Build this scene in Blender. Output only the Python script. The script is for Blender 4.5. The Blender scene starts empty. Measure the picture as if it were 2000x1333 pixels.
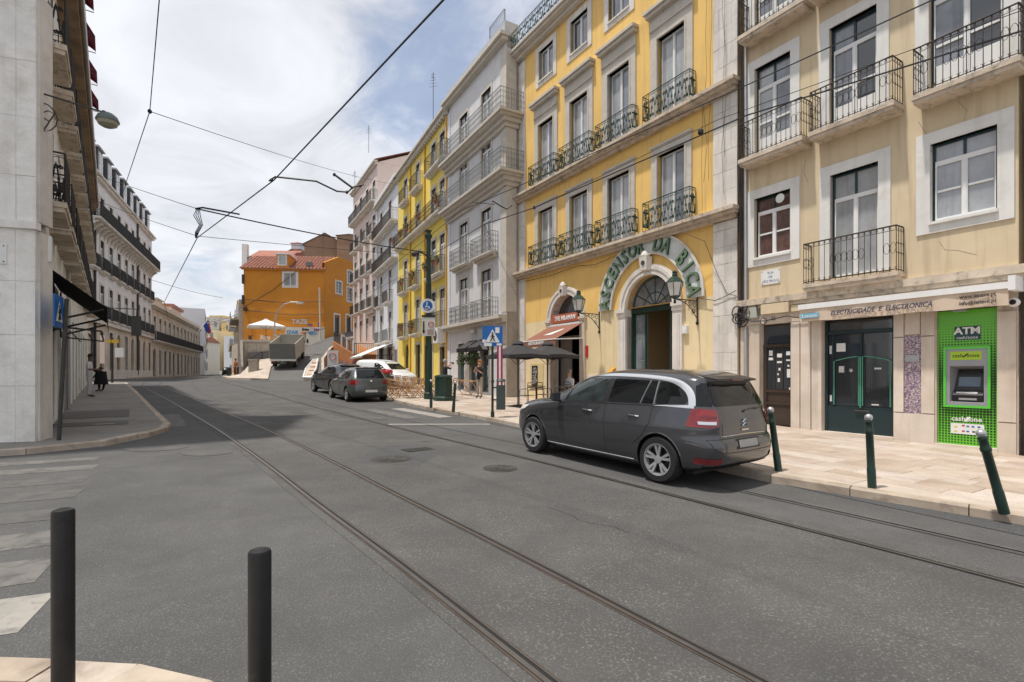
import bpy, bmesh, math, random
import numpy as np
from mathutils import Vector, Matrix
R=random.Random(7)
SC=bpy.context.scene; COL=SC.collection
# ---------------------------------------------------------------- camera, sky, sun, exposure
cam=bpy.data.objects.new('camera',bpy.data.cameras.new('camera')); COL.objects.link(cam)
cam.location=(0,0,1.75); cam.rotation_euler=(math.pi/2,0,0)
cam.data.sensor_width=36; cam.data.lens=18; cam.data.shift_y=.03075; cam.data.clip_start=.05; cam.data.clip_end=3000
SC.camera=cam
SUN_EL=math.radians(72); SUN_DIR=Vector((.927,.375))      # direction in which shadows fall
sun=bpy.data.objects.new('sun',bpy.data.lights.new('sun','SUN')); COL.objects.link(sun)
sun.data.energy=4.2; sun.data.angle=math.radians(2.0); sun.data.color=(1,.945,.87)
sv=Vector((SUN_DIR.x*math.cos(SUN_EL),SUN_DIR.y*math.cos(SUN_EL),-math.sin(SUN_EL)))
sun.rotation_euler=sv.to_track_quat('-Z','Y').to_euler()
W=bpy.data.worlds.new('World'); SC.world=W; W.use_nodes=True
nt=W.node_tree; nt.nodes.clear()
def N(nt,t,**k):
    n=nt.nodes.new(t)
    for a,b in k.items():
        if a=='ins':
            for i,v in b.items(): n.inputs[i].default_value=v
        else: setattr(n,a,b)
    return n
def lk(nt,a,b): nt.links.new(a,b)
sky=N(nt,'ShaderNodeTexSky'); sky.sky_type='NISHITA'; sky.sun_disc=False; sky.sun_elevation=SUN_EL
sky.sun_rotation=math.atan2(-SUN_DIR.x,-SUN_DIR.y); sky.air_density=1.0; sky.dust_density=.6; sky.ozone_density=1.5
tc=N(nt,'ShaderNodeTexCoord'); sep=N(nt,'ShaderNodeSeparateXYZ'); lk(nt,tc.outputs['Generated'],sep.inputs[0])
def M(nt,op,a,b=None,c=None,clamp=False):
    n=nt.nodes.new('ShaderNodeMath'); n.operation=op; n.use_clamp=clamp
    for i,v in enumerate((a,b,c)):
        if v is None: continue
        if isinstance(v,(int,float)): n.inputs[i].default_value=v
        else: lk(nt,v,n.inputs[i])
    return n.outputs[0]
zz=M(nt,'ADD',M(nt,'MAXIMUM',sep.outputs[2],0.0),.22)
cx=M(nt,'DIVIDE',sep.outputs[0],zz); cy=M(nt,'DIVIDE',sep.outputs[1],zz)
cmb=N(nt,'ShaderNodeCombineXYZ'); lk(nt,cx,cmb.inputs[0]); lk(nt,cy,cmb.inputs[1]); cmb.inputs[2].default_value=3.7
n1=N(nt,'ShaderNodeTexNoise',ins={'Scale':1.15,'Detail':9,'Roughness':.55,'Distortion':.35}); lk(nt,cmb.outputs[0],n1.inputs['Vector'])
n2=N(nt,'ShaderNodeTexNoise',ins={'Scale':3.2,'Detail':8,'Roughness':.6,'Distortion':.8}); lk(nt,cmb.outputs[0],n2.inputs['Vector'])
def blob(px,py,r):
    dx=M(nt,'SUBTRACT',cx,px); dy=M(nt,'SUBTRACT',cy,py)
    d=M(nt,'SQRT',M(nt,'ADD',M(nt,'MULTIPLY',dx,dx),M(nt,'MULTIPLY',dy,dy)))
    return M(nt,'SUBTRACT',1.0,M(nt,'DIVIDE',d,r),clamp=True)
hole=M(nt,'ADD',blob(-.22,1.28,.5),blob(.9,1.0,.7))
cov=M(nt,'ADD',M(nt,'MULTIPLY',n1.outputs['Fac'],.8),M(nt,'MULTIPLY',n2.outputs['Fac'],.3))
cov=M(nt,'SUBTRACT',M(nt,'ADD',cov,.06),M(nt,'MULTIPLY',hole,.30))
mr=N(nt,'ShaderNodeMapRange',interpolation_type='SMOOTHSTEP',ins={'From Min':.40,'From Max':.60,'To Min':.30,'To Max':.98}); lk(nt,cov,mr.inputs['Value'])
# cloud brightness relief
cr=N(nt,'ShaderNodeMapRange',ins={'From Min':.35,'From Max':.72,'To Min':.76,'To Max':.97}); lk(nt,n2.outputs['Fac'],cr.inputs['Value'])
cc=N(nt,'ShaderNodeCombineColor'); 
lk(nt,M(nt,'MULTIPLY',cr.outputs[0],.955),cc.inputs[0]); lk(nt,M(nt,'MULTIPLY',cr.outputs[0],.975),cc.inputs[1]); lk(nt,M(nt,'MULTIPLY',cr.outputs[0],1.03),cc.inputs[2])
b1=N(nt,'ShaderNodeBackground',ins={'Strength':.15}); lk(nt,sky.outputs[0],b1.inputs[0])
b2=N(nt,'ShaderNodeBackground',ins={'Strength':1.05}); lk(nt,cc.outputs[0],b2.inputs[0])
mx=N(nt,'ShaderNodeMixShader'); lk(nt,mr.outputs[0],mx.inputs[0]); lk(nt,b1.outputs[0],mx.inputs[1]); lk(nt,b2.outputs[0],mx.inputs[2])
out=N(nt,'ShaderNodeOutputWorld'); lk(nt,mx.outputs[0],out.inputs[0])
vs=SC.view_settings; vs.view_transform='Standard'; vs.look='None'; vs.gamma=1; vs.use_curve_mapping=False; vs.exposure=0.0

# ---------------------------------------------------------------- materials
MATS={}
def mat(name,col,rough=.7,var=.12,scale=1.5,bump=.0,bscale=30,metal=0,stain=None,fine=0,spec=.4,coat=0,rnd=0,emit=None,strk=None):
    if name in MATS: return MATS[name]
    m=bpy.data.materials.new(name); m.use_nodes=True; t=m.node_tree; p=t.nodes['Principled BSDF']
    p.inputs['Roughness'].default_value=rough; p.inputs['Metallic'].default_value=metal
    p.inputs['Specular IOR Level'].default_value=spec; p.inputs['Coat Weight'].default_value=coat; p.inputs['Coat Roughness'].default_value=.04
    g=N(t,'ShaderNodeNewGeometry'); pos=g.outputs['Position']
    cur=None
    def noise(sc,det=5,rough=.6,vec=pos,dist=0):
        n=N(t,'ShaderNodeTexNoise',ins={'Scale':sc,'Detail':det,'Roughness':rough,'Distortion':dist}); lk(t,vec,n.inputs['Vector']); return n.outputs['Fac']
    def mixc(f,a,b):
        n=N(t,'ShaderNodeMix',data_type='RGBA'); 
        (lk(t,f,n.inputs[0]) if not isinstance(f,(int,float)) else setattr(n.inputs[0],'default_value',f))
        for v,i in ((a,6),(b,7)):
            if isinstance(v,tuple): n.inputs[i].default_value=(*v[:3],1)
            else: lk(t,v,n.inputs[i])
        return n.outputs[2]
    def rng(f,a,b,c=0,d=1):
        n=N(t,'ShaderNodeMapRange',ins={'From Min':a,'From Max':b,'To Min':c,'To Max':d}); lk(t,f,n.inputs['Value']); return n.outputs[0]
    lo=tuple(max(0,c*(1-var)) for c in col); hi=tuple(min(1,c*(1+var)) for c in col)
    if var>0: cur=mixc(rng(noise(scale,6),.3,.7),lo,hi)
    else: cur=col
    if fine: cur=mixc(rng(noise(fine,2,.8),.54,.70),cur,tuple(min(1,c*2.2+.02) for c in col)) if fine>0 else mixc(rng(noise(-fine,3,.7),.35,.65,0,.5),cur,tuple(c*.6 for c in col))
    if stain:
        sc,ss,lo_,hi_,amt=stain
        cur=mixc(rng(noise(ss,8,.65,dist=.6),lo_,hi_,0,amt),cur,sc)
    if strk:   # vertical dirt streaks
        sc,amt=strk
        mp=N(t,'ShaderNodeMapping'); mp.inputs['Scale'].default_value=(5,5,.35); lk(t,pos,mp.inputs[0])
        cur=mixc(rng(noise(1.0,6,.6,vec=mp.outputs[0]),.5,.78,0,amt),cur,sc)
    if rnd:
        oi=N(t,'ShaderNodeObjectInfo'); hs=N(t,'ShaderNodeHueSaturation'); 
        lk(t,rng(oi.outputs['Random'],0,1,1-rnd,1+rnd),hs.inputs['Value']); lk(t,rng(oi.outputs['Random'],0,1,1+rnd*1.5,1-rnd*1.5),hs.inputs['Saturation'])
        if isinstance(cur,tuple): hs.inputs['Color'].default_value=(*cur,1)
        else: lk(t,cur,hs.inputs['Color'])
        cur=hs.outputs[0]
    if isinstance(cur,tuple): p.inputs['Base Color'].default_value=(*cur[:3],1)
    else: lk(t,cur,p.inputs['Base Color'])
    if bump:
        b=N(t,'ShaderNodeBump',ins={'Strength':1.0,'Distance':bump}); lk(t,noise(bscale,5,.6),b.inputs['Height']); lk(t,b.outputs[0],p.inputs['Normal'])
    if emit: p.inputs['Emission Color'].default_value=(*emit[:3],1); p.inputs['Emission Strength'].default_value=emit[3]
    MATS[name]=m; return m
DIRT=(.16,.13,.10)
m_asph=mat('asphalt',(.080,.079,.077),.85,.22,.5,bump=.006,bscale=50,fine=90,stain=((.058,.057,.056),1.1,.42,.7,.6))
m_asph2=mat('coarse_asphalt',(.079,.077,.073),.85,.25,.6,bump=.008,bscale=50,fine=55,stain=((.054,.053,.052),1.0,.42,.7,.65))
m_asph3=mat('dark_asphalt_patch',(.060,.060,.061),.85,.12,.8,bump=.003,bscale=80,fine=70)
m_pavbase=mat('pavement_mortar',(.34,.28,.22),.9,.1,2)
m_slab=mat('limestone_slab',(.52,.435,.36),.6,.15,2.2,bump=.001,bscale=30,stain=((.36,.26,.21),1.9,.45,.7,.6),rnd=.14,fine=-40)
m_farpav=mat('limestone_paving',(.48,.41,.34),.75,.18,1.2,stain=((.33,.26,.21),1.5,.5,.7,.5))
m_gpav=mat('grey_pavement',(.26,.245,.22),.85,.12,1.0,bump=.002,bscale=60,fine=-50,stain=((.1,.095,.09),.8,.5,.7,.5))
m_gpav2=mat('dark_pavement_patch',(.14,.128,.118),.85,.1,1.0,fine=-60)
m_kerb=mat('kerb_stone',(.42,.35,.28),.8,.18,3,bump=.003,bscale=30,stain=((.17,.13,.1),2.5,.5,.7,.7),rnd=.1)
m_paint=mat('worn_road_paint',(.155,.148,.136),.8,.12,2,stain=((.07,.068,.066),5,.42,.66,.9))
m_paint2=mat('road_paint',(.30,.28,.25),.8,.12,2,stain=((.10,.095,.09),9,.5,.75,.8))
m_paint3=mat('faint_road_paint',(.108,.105,.10),.85,.12,2,stain=((.062,.06,.06),4,.4,.65,.8))
m_steel=mat('rail_steel',(.17,.155,.14),.42,.2,4,metal=.7)
m_rust=mat('rail_rust',(.065,.048,.038),.8,.3,6)
m_groove=mat('rail_groove',(.018,.017,.016),.9,.1,5)
m_iron=mat('cast_iron',(.05,.047,.043),.7,.2,8,bump=.003,bscale=60)
m_beige=mat('beige_render',(.64,.525,.355),.88,.06,.9,bump=.002,bscale=20,stain=((.54,.43,.27),.7,.5,.75,.55),strk=((.34,.26,.18),.6))
m_white=mat('white_window_paint',(.74,.74,.73),.6,.06,2,stain=((.5,.48,.45),4,.6,.8,.4))
m_stone=mat('limestone',(.64,.55,.45),.8,.13,1.2,bump=.004,bscale=12,stain=((.40,.31,.23),1.6,.5,.75,.6),strk=(DIRT,.45))
m_wstone=mat('white_limestone',(.66,.62,.57),.8,.12,1.5,bump=.004,bscale=12,stain=((.42,.38,.33),1.8,.5,.75,.5),strk=(DIRT,.35))
m_slabd=mat('dirty_balcony_stone',(.56,.47,.37),.85,.18,3,bump=.006,bscale=14,stain=((.14,.12,.10),5,.5,.7,.7))
m_yel=mat('ochre_yellow_render',(.81,.525,.165),.85,.06,.8,bump=.001,bscale=20,stain=((.70,.46,.18),.9,.45,.75,.6),strk=((.46,.30,.13),.5))
m_cream=mat('cream_render',(.76,.62,.38),.85,.06,1,strk=((.42,.34,.22),.45),stain=((.6,.48,.28),1,.5,.75,.35))
m_gstone=mat('grey_stone_trim',(.53,.49,.43),.8,.12,2,bump=.003,bscale=15,stain=((.3,.27,.24),2,.5,.75,.5))
m_lilac=mat('pale_grey_wall',(.61,.605,.615),.8,.05,1,stain=((.52,.51,.51),1,.5,.75,.4),strk=((.3,.29,.29),.25))
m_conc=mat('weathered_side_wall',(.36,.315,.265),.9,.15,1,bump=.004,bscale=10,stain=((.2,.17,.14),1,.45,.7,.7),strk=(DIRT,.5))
m_byel=mat('lemon_yellow_render',(.80,.62,.13),.85,.05,1,stain=((.7,.48,.06),1,.5,.75,.5))
m_wwall=mat('white_render',(.66,.67,.70),.8,.05,1,stain=((.5,.5,.52),1,.5,.75,.4))
m_pink=mat('pale_pink_render',(.66,.54,.49),.85,.06,1,stain=((.5,.41,.37),1,.5,.75,.4))
m_orange=mat('burnt_orange_render',(.60,.25,.033),.85,.09,.25,stain=((.42,.165,.03),.3,.45,.75,.5))
m_brown=mat('bare_brown_render',(.30,.19,.12),.9,.12,.3,stain=((.2,.13,.09),.5,.45,.7,.5))
m_tile=mat('terracotta_tile',(.34,.15,.105),.8,.22,3,bump=.01,bscale=8,rnd=.08)
m_slate=mat('dark_slate_roof',(.075,.08,.09),.6,.2,3)
m_zinc=mat('pale_zinc',(.42,.43,.44),.5,.1,3)
m_lwall=mat('mansard_white_wall',(.70,.70,.72),.85,.05,.8,strk=((.4,.38,.36),.3))  # near-white wall colour with vertical streaks, for the mansard building
m_lstone=mat('old_white_stone',(.79,.77,.73),.85,.10,1.1,bump=.03,bscale=4,stain=((.50,.45,.39),1.3,.5,.72,.65),strk=((.38,.33,.28),.3))
m_eave=mat('brown_eave',(.24,.17,.105),.9,.25,1.2,stain=((.1,.075,.05),1.3,.45,.65,.7))
m_glass=mat('window_glass',(.035,.042,.05),.04,0,spec=.9,coat=.6)
m_glassl=mat('curtained_glass',(.34,.35,.36),.12,.15,3,strk=((.12,.125,.14),.8),spec=.8,coat=.6)  # painted pale for curtains and, on some houses, for reflected sky
m_glassm=mat('sky_reflection_glass',(.17,.185,.21),.07,.4,2,strk=((.05,.055,.065),.7),spec=.8,coat=.6)  # pale base colour stands in for sky reflected in the panes
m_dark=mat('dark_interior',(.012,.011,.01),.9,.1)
m_railing=mat('black_wrought_iron',(.028,.026,.025),.55,.2,9)
m_rusty=mat('rusty_wrought_iron',(.05,.037,.028),.7,.3,9)
m_greenr=mat('green_wrought_iron',(.013,.042,.031),.5,.2,9)
m_greyr=mat('grey_wrought_iron',(.20,.205,.205),.6,.15,9)
m_green=mat('dark_green_paint',(.017,.042,.031),.45,.15,4)
m_bgreen=mat('bollard_green',(.016,.038,.029),.42,.15,8,stain=((.2,.2,.19),18,.66,.74,.6))
m_dkgreen=mat('shop_green',(.016,.034,.038),.35,.12,3)
m_doorb=mat('brown_door_paint',(.05,.035,.026),.35,.15,3)
m_blackm=mat('black_metal',(.012,.012,.012),.32,.1,5,spec=.5)
m_alu=mat('aluminium',(.45,.45,.46),.35,.1,5,metal=.6)
m_silver=mat('silver_trim',(.70,.71,.73),.22,0,metal=.85)
m_chrome=mat('chrome',(.75,.75,.75),.08,0,metal=1)
m_tyre=mat('tyre_rubber',(.016,.016,.016),.8,.1,20)
m_wood=mat('chair_wood',(.50,.30,.15),.6,.2,8,rnd=.1)
m_brownaw=mat('terracotta_awning',(.24,.105,.07),.85,.06,3)
m_blackaw=mat('black_awning',(.010,.011,.013),.9,.1,3)
m_burg=mat('burgundy_awning',(.17,.012,.035),.85,.1,3)
m_greyaw=mat('dark_grey_canvas',(.045,.043,.045),.85,.1,3)
m_whiteaw=mat('pale_canvas',(.72,.72,.70),.85,.06,3)
m_beigeaw=mat('beige_awning',(.62,.50,.39),.85,.06,3,stain=((.45,.34,.25),6,.5,.7,.5))
m_leaf=mat('plant_leaves',(.05,.09,.025),.6,.3,10)
m_red=mat('red_flowers',(.45,.02,.03),.6,.2,10)
m_lamp=mat('lamp_glass',(.62,.60,.56),.25,.08,4,spec=.6)
m_bluesign=mat('blue_sign',(.012,.12,.40),.4,.08,5)
m_signw=mat('white_sign',(.72,.72,.70),.45,.05,5)
m_black=mat('black_print',(.015,.015,.016),.5,0)
m_redp=mat('red_print',(.45,.03,.03),.5,0)
m_graf=[mat('graffiti_blue',(.05,.22,.42),.7,.15,3),mat('graffiti_grey',(.42,.45,.45),.7,.15,3),mat('graffiti_purple',(.18,.07,.25),.7,.15,3),mat('graffiti_black',(.03,.03,.035),.7,.1,3),mat('graffiti_orange',(.50,.13,.03),.7,.15,3),mat('graffiti_white',(.6,.58,.52),.7,.1,3)]
m_wire=mat('overhead_wire',(.02,.02,.022),.6,0)

# ---------------------------------------------------------------- mesh helpers
class MB:
    def __init__(s): s.v=[];s.f=[];s.m=[]
    def add(s,vs,fs,mi=0):
        o=len(s.v); s.v+=[tuple(v) for v in vs]
        for f in fs: s.f.append(tuple(o+i for i in f)); s.m.append(mi)
        return s
    def box(s,x0,x1,y0,y1,z0,z1,mi=0):
        if x1<x0:x0,x1=x1,x0
        if y1<y0:y0,y1=y1,y0
        if z1<z0:z0,z1=z1,z0
        return s.add([(x0,y0,z0),(x1,y0,z0),(x1,y1,z0),(x0,y1,z0),(x0,y0,z1),(x1,y0,z1),(x1,y1,z1),(x0,y1,z1)],
              [(0,3,2,1),(4,5,6,7),(0,1,5,4),(1,2,6,5),(2,3,7,6),(3,0,4,7)],mi)
    def quad(s,*p,mi=0): return s.add(p,[tuple(range(len(p)))],mi)
    def prism(s,poly,fn,a,b,mi=0):   # poly of 2D points, fn(p,q,depth)->3D
        n=len(poly); vs=[fn(p,q,a) for p,q in poly]+[fn(p,q,b) for p,q in poly]
        return s.add(vs,[tuple(range(n))[::-1],tuple(range(n,2*n))]+[(i,(i+1)%n,n+(i+1)%n,n+i) for i in range(n)],mi)
    def tube(s,pts,r,n=5,mi=0,closed=False,cap=True):
        pts=[Vector(p) for p in pts]; k=len(pts)
        rs=r if isinstance(r,(list,tuple)) else [r]*k
        vs=[];prev=None
        for i,p in enumerate(pts):
            if closed: t=pts[(i+1)%k]-pts[i-1]
            else: t=pts[min(i+1,k-1)]-pts[max(i-1,0)]
            if t.length<1e-9: t=Vector((0,0,1))
            t.normalize()
            if prev is None:
                a=Vector((0,0,1)) if abs(t.z)<.9 else Vector((1,0,0)); e=t.cross(a).normalized()
            else:
                e=(prev-t*prev.dot(t)); 
                if e.length<1e-6: e=t.cross(Vector((.3,.5,.8)))
                e.normalize()
            prev=e; g=t.cross(e)
            for j in range(n):
                an=2*math.pi*j/n; vs.append(p+(e*math.cos(an)+g*math.sin(an))*rs[i])
        fs=[]
        for i in range(k if closed else k-1):
            for j in range(n):
                a=i*n+j;b=i*n+(j+1)%n;c=((i+1)%k)*n+(j+1)%n;d=((i+1)%k)*n+j; fs.append((a,b,c,d))
        if cap and not closed: fs+= [tuple(range(n))[::-1],tuple((k-1)*n+j for j in range(n))]
        return s.add(vs,fs,mi)
    def lathe(s,prof,n=16,c=(0,0,0),mi=0,axis='z',cap=True):
        vs=[];k=len(prof)
        for r,z in prof:
            for j in range(n):
                an=2*math.pi*j/n; a,b=r*math.cos(an),r*math.sin(an)
                vs.append((c[0]+a,c[1]+b,c[2]+z) if axis=='z' else (c[0]+a,c[1]-z,c[2]+b) if axis=='y' else (c[0]+z,c[1]+a,c[2]+b))
        fs=[(i*n+j,i*n+(j+1)%n,(i+1)*n+(j+1)%n,(i+1)*n+j) for i in range(k-1) for j in range(n)]
        if cap: fs+=[tuple(range(n))[::-1],tuple((k-1)*n+j for j in range(n))]
        return s.add(vs,fs,mi)
    def mesh(s,name,mats,smooth=False):
        me=bpy.data.meshes.new(name); me.from_pydata(s.v,[],s.f)
        if not isinstance(mats,(list,tuple)): mats=[mats]
        for m in mats: me.materials.append(m)
        me.polygons.foreach_set('material_index',s.m)
        if smooth: me.polygons.foreach_set('use_smooth',[True]*len(s.f)); me.set_sharp_from_angle(angle=math.radians(40))
        me.update(); return me
    def build(s,name,mats,parent=None,smooth=False,loc=None,rz=None,**k):
        return OB(name,s.mesh(name,mats,smooth),parent,loc,rz,**k)
def tag(o,label=None,cat=None,group=None,kind=None):
    if label: o['label']=label
    if cat: o['category']=cat
    if group: o['group']=group
    if kind: o['kind']=kind
    return o
def OB(name,me,parent=None,loc=None,rz=None,label=None,cat=None,group=None,kind=None):
    o=bpy.data.objects.new(name,me); COL.objects.link(o)
    if parent: o.parent=parent
    if loc is not None: o.location=loc
    if rz is not None: o.rotation_euler=(0,0,rz)
    return tag(o,label,cat,group,kind)
def EM(name,loc,rz,label,cat,group=None): 
    o=OB(name,None,None,loc,rz,label,cat,group); o.empty_display_size=.2; return o
def copy_tree(o,parent=None):
    c=o.copy(); COL.objects.link(c); c.parent=parent
    for ch in list(o.children): copy_tree(ch,c)
    return c
CACHE={}
def cached(key,fn):
    if key not in CACHE: CACHE[key]=fn()
    return CACHE[key]
TXT=Matrix(((-1,0,0),(0,0,1),(0,1,0)))   # text facing local +y, read from outside
_font={}
def text_mesh(s,size,ext=.005,shear=0,mat_=None,align='CENTER',sx=1,bold=0):
    c=bpy.data.curves.new('t','FONT'); c.body=s; c.size=size; c.extrude=ext; c.align_x=align; c.align_y='CENTER'; c.shear=shear; c.offset=bold; c.resolution_u=2
    o=bpy.data.objects.new('t',c); COL.objects.link(o); bpy.context.view_layer.update()
    me=bpy.data.meshes.new_from_object(o.evaluated_get(bpy.context.evaluated_depsgraph_get()))
    bpy.data.objects.remove(o); me.materials.clear(); me.materials.append(mat_ or m_black)
    for v in me.vertices: v.co.x*=sx
    me.name='lettering'; return me
def put_text(parent,s,x,y,z,size,name='lettering',rot=0,**k):
    me=text_mesh(s,size,**k); r=Matrix.Rotation(rot,3,'Z')
    for v in me.vertices: v.co=Vector((x,y,z))+TXT@(r@v.co)
    return OB(name,me,parent)

# ---------------------------------------------------------------- ground
US=Vector((-.5238,.8518)); NS=Vector((-.8518,-.5238))
ZP=[(-60,-1.6),(-20,-.55),(-5,-.14),(0,0),(5,.15),(8,.24),(14,.37),(20,.46),(24,.54),(30,.72),(46,1.12),(67,1.22),(120,1.25),(900,1.3)]
def gz(x,y):
    s=US.x*x+US.y*y
    if s<=ZP[0][0]: return ZP[0][1]
    for (a,b),(c,d) in zip(ZP,ZP[1:]):
        if s<=c: return b+(d-b)*(s-a)/(c-a)
    return ZP[-1][1]
def g3(x,y,dz=0): return Vector((x,y,gz(x,y)+dz))
mb=MB(); ss=[-300]+[a for a,b in ZP]; ww=[-500,-60,-20,0,20,60,500]
ss[0]=-300
for s_ in ss:
    for w_ in ww:
        p=US*s_+NS*w_; mb.v.append((p.x,p.y,gz(p.x,p.y)))
nw=len(ww)
for i in range(len(ss)-1):
    for j in range(nw-1): mb.f.append((i*nw+j,i*nw+j+1,(i+1)*nw+j+1,(i+1)*nw+j)); mb.m.append(0)
mb.f=[tuple(reversed(f)) for f in mb.f]
mb.build('road',m_asph,kind='structure')
def sheet_bm(poly,dz,skirt=0):
    bm=bmesh.new(); vs=[bm.verts.new((x,y,0)) for x,y in poly]; bm.faces.new(vs)
    for a,b in ZP:
        c=US*a
        bmesh.ops.bisect_plane(bm,geom=bm.verts[:]+bm.edges[:]+bm.faces[:],plane_co=(c.x,c.y,0),plane_no=(US.x,US.y,0),dist=1e-4)
    bmesh.ops.triangulate(bm,faces=bm.faces[:])
    for f in bm.faces:
        if f.normal.z<0: f.normal_flip()
    if skirt:
        be=[e for e in bm.edges if e.is_boundary]
        r=bmesh.ops.extrude_edge_only(bm,edges=be)
        nv=set(g for g in r['geom'] if isinstance(g,bmesh.types.BMVert))
        for v in bm.verts: v.co.z=gz(v.co.x,v.co.y)+(dz-skirt if v in nv else dz)
        bmesh.ops.recalc_face_normals(bm,faces=bm.faces[:])
    else:
        for v in bm.verts: v.co.z=gz(v.co.x,v.co.y)+dz
    return bm
def sheet(name,poly,dz,m,parent=None,skirt=0,**k):
    bm=sheet_bm(poly,dz,skirt); me=bpy.data.meshes.new(name); bm.to_mesh(me); bm.free(); me.materials.append(m)
    return OB(name,me,parent,**k)
def smooth_path(pts,n=8):
    P=[Vector(p) for p in pts]; o=[]
    for i in range(len(P)-1):
        p0=P[max(i-1,0)];p1=P[i];p2=P[i+1];p3=P[min(i+2,len(P)-1)]
        for j in range(n):
            t=j/n; o.append(.5*((2*p1)+(p2-p0)*t+(2*p0-5*p1+4*p2-p3)*t*t+(3*p1-p0-3*p2+p3)*t**3))
    o.append(P[-1]); return o
def offs(path,d):
    o=[]
    for i,p in enumerate(path):
        t=(path[min(i+1,len(path)-1)]-path[max(i-1,0)]).normalized(); o.append(Vector((p.x+t.y*d,p.y-t.x*d)))
    return o       # positive = right of travel
def ribbon(mb,path,a,b,dz,mi=0,dzb=None):
    A=offs(path,a);B=offs(path,b); n=len(path); dzb=dz if dzb is None else dzb
    vs=[g3(p.x,p.y,dz) for p in A]+[g3(p.x,p.y,dzb) for p in B]
    mb.add(vs,[(i,n+i,n+i+1,i+1) for i in range(n-1)],mi)
T1=smooth_path([(6.0,-5),(4.1,-2.0),(2.1,1.0),(.77,2.8),(-.57,4.6),(-2.10,6.58),(-4.68,10.0),(-8.2,14.5),(-13.25,20.8),(-18.3,26.8),(-23.0,32.6),(-29.0,42),(-33.2,51),(-38.5,62),(-44.5,76),(-56,100)],8)
T2l=smooth_path([(8.2,-1.5),(6.2,1.2),(4.09,4.09),(2.48,6.2),(1.0,8.1),(-3.25,13.44),(-5.5,16.5),(-10.3,23.1),(-17,32),(-23.5,41),(-28,48.5),(-34,59.5),(-41,74),(-52,98)],8)
T2=offs(T2l,.47)
mb=MB(); 
ls=offs(T1,-.62); rs=offs(T2l,.2)
# coarse tram lane surface between the outer edge of track one and track two
n=min(len(ls),len(rs))
vs=[];
for i in range(n): vs+= [g3(ls[i].x,ls[i].y,.004),g3(rs[i].x,rs[i].y,.004)]
lane=[ (p.x,p.y) for p in ls[:60]]+[(p.x,p.y) for p in rs[:62]][::-1]
sheet('tram_lane_asphalt',lane,.004,m_asph2,kind='structure')
for T,nm in ((T1,'track one'),(T2,'track two')):
    root=EM('tram_track',g3(T[16].x,T[16].y),0,'embedded tram track '+('in the middle of the road, two worn rails' if nm=='track one' else 'close to the right kerb, passing beside the parked cars'),'tram track')
    iv=root.matrix_basis.inverted() if False else Matrix.Translation(-root.location)
    for sgn in (-1,1):
        mb=MB(); c=.47*sgn
        if nm=='track two' and sgn==1:
            ribbon(mb,T,c-.012,c,.008,0); ribbon(mb,T,c,c+.012,.006,1); me=mb.mesh('rail',[m_iron,m_groove]); me.transform(iv); OB('rail',me,root); continue
        ribbon(mb,T,c-.05,c-.03,.008,2); ribbon(mb,T,c+.042,c+.056,.008,2)
        ribbon(mb,T,c-.03,c+.004,.013,0); ribbon(mb,T,c+.004,c+.032,.009,1); ribbon(mb,T,c+.032,c+.042,.012,0)
        me=mb.mesh('rail',[m_steel,m_groove,m_rust if nm=='track one' else m_groove]); me.transform(iv); OB('rail',me,root)
# manholes and covers
def manhole(x,y,r,label,sq=False):
    mb=MB(); 
    if sq: 
        mb.box(-r,r,-r*.6,r*.6,.004,.010); 
        for i in range(5): mb.box(-r*.9,r*.9,-r*.5+i*r*.22,-r*.5+i*r*.22+.03,.010,.014)
    else:
        mb.lathe([(r*1.16,.003),(r*1.12,.008)],28); mb.lathe([(r,.009),(r,.014)],28)
        for k in range(4): mb.lathe([(r*(.2+.2*k),.014),(r*(.2+.2*k)+.02,.017)],24,cap=False)
        for k in range(12):
            a=k*math.pi/6; mb.tube([(r*.3*math.cos(a),r*.3*math.sin(a),.014),(r*.85*math.cos(a),r*.85*math.sin(a),.014)],.008,4)
    o=mb.build('manhole_cover',m_iron,loc=g3(x,y,.004),label=label,cat='manhole cover'); 
    o.rotation_euler=(math.atan(.028)*US.y*1,-math.atan(.028)*US.x*1,R.random())
manhole(-2.07,8.81,.30,'round ribbed iron manhole cover between the tram tracks, the darkest one')
manhole(-.19,8.18,.24,'plain round manhole cover on the road beside the grey people carrier')
manhole(-1.8,9.8,.28,'rectangular iron cover set in the road just beyond the round ribbed manhole',True)
sheet('light_repair_ring',[(-6.75+.55*math.cos(a/10*math.pi),9.75+.45*math.sin(a/10*math.pi)) for a in range(20)],.006,m_paint3,kind='structure')
sheet('light_repair_ring',[(-5.5+.42*math.cos(a/10*math.pi),9.25+.34*math.sin(a/10*math.pi)) for a in range(20)],.006,m_paint3,kind='structure')
def strip(name,p,q,w,m,dz=.007):
    p=Vector(p);q=Vector(q);t=(q-p).normalized();n=Vector((-t.y,t.x))*w/2
    poly=[p+n,q+n,q-n,p-n]; return sheet(name,[(v.x,v.y) for v in poly],dz,m,kind='structure')
# right-hand crosswalk: stripes along the street
cwA=Vector((-9.5,14.3)); cwB=Vector((-2.2,17.6)); du=Vector((-.58,.81))
for i in range(9):
    c=cwA.lerp(cwB,i/8); m_=m_paint2 if i>=7 else m_paint if i>=6 or i==0 else m_paint3
    strip('crosswalk_stripe',c-du*1.9,c+du*1.9,.5,m_)
strip('stop_line',(-3.3,13.7),(-.6,14.0),.22,m_paint2)
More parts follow.
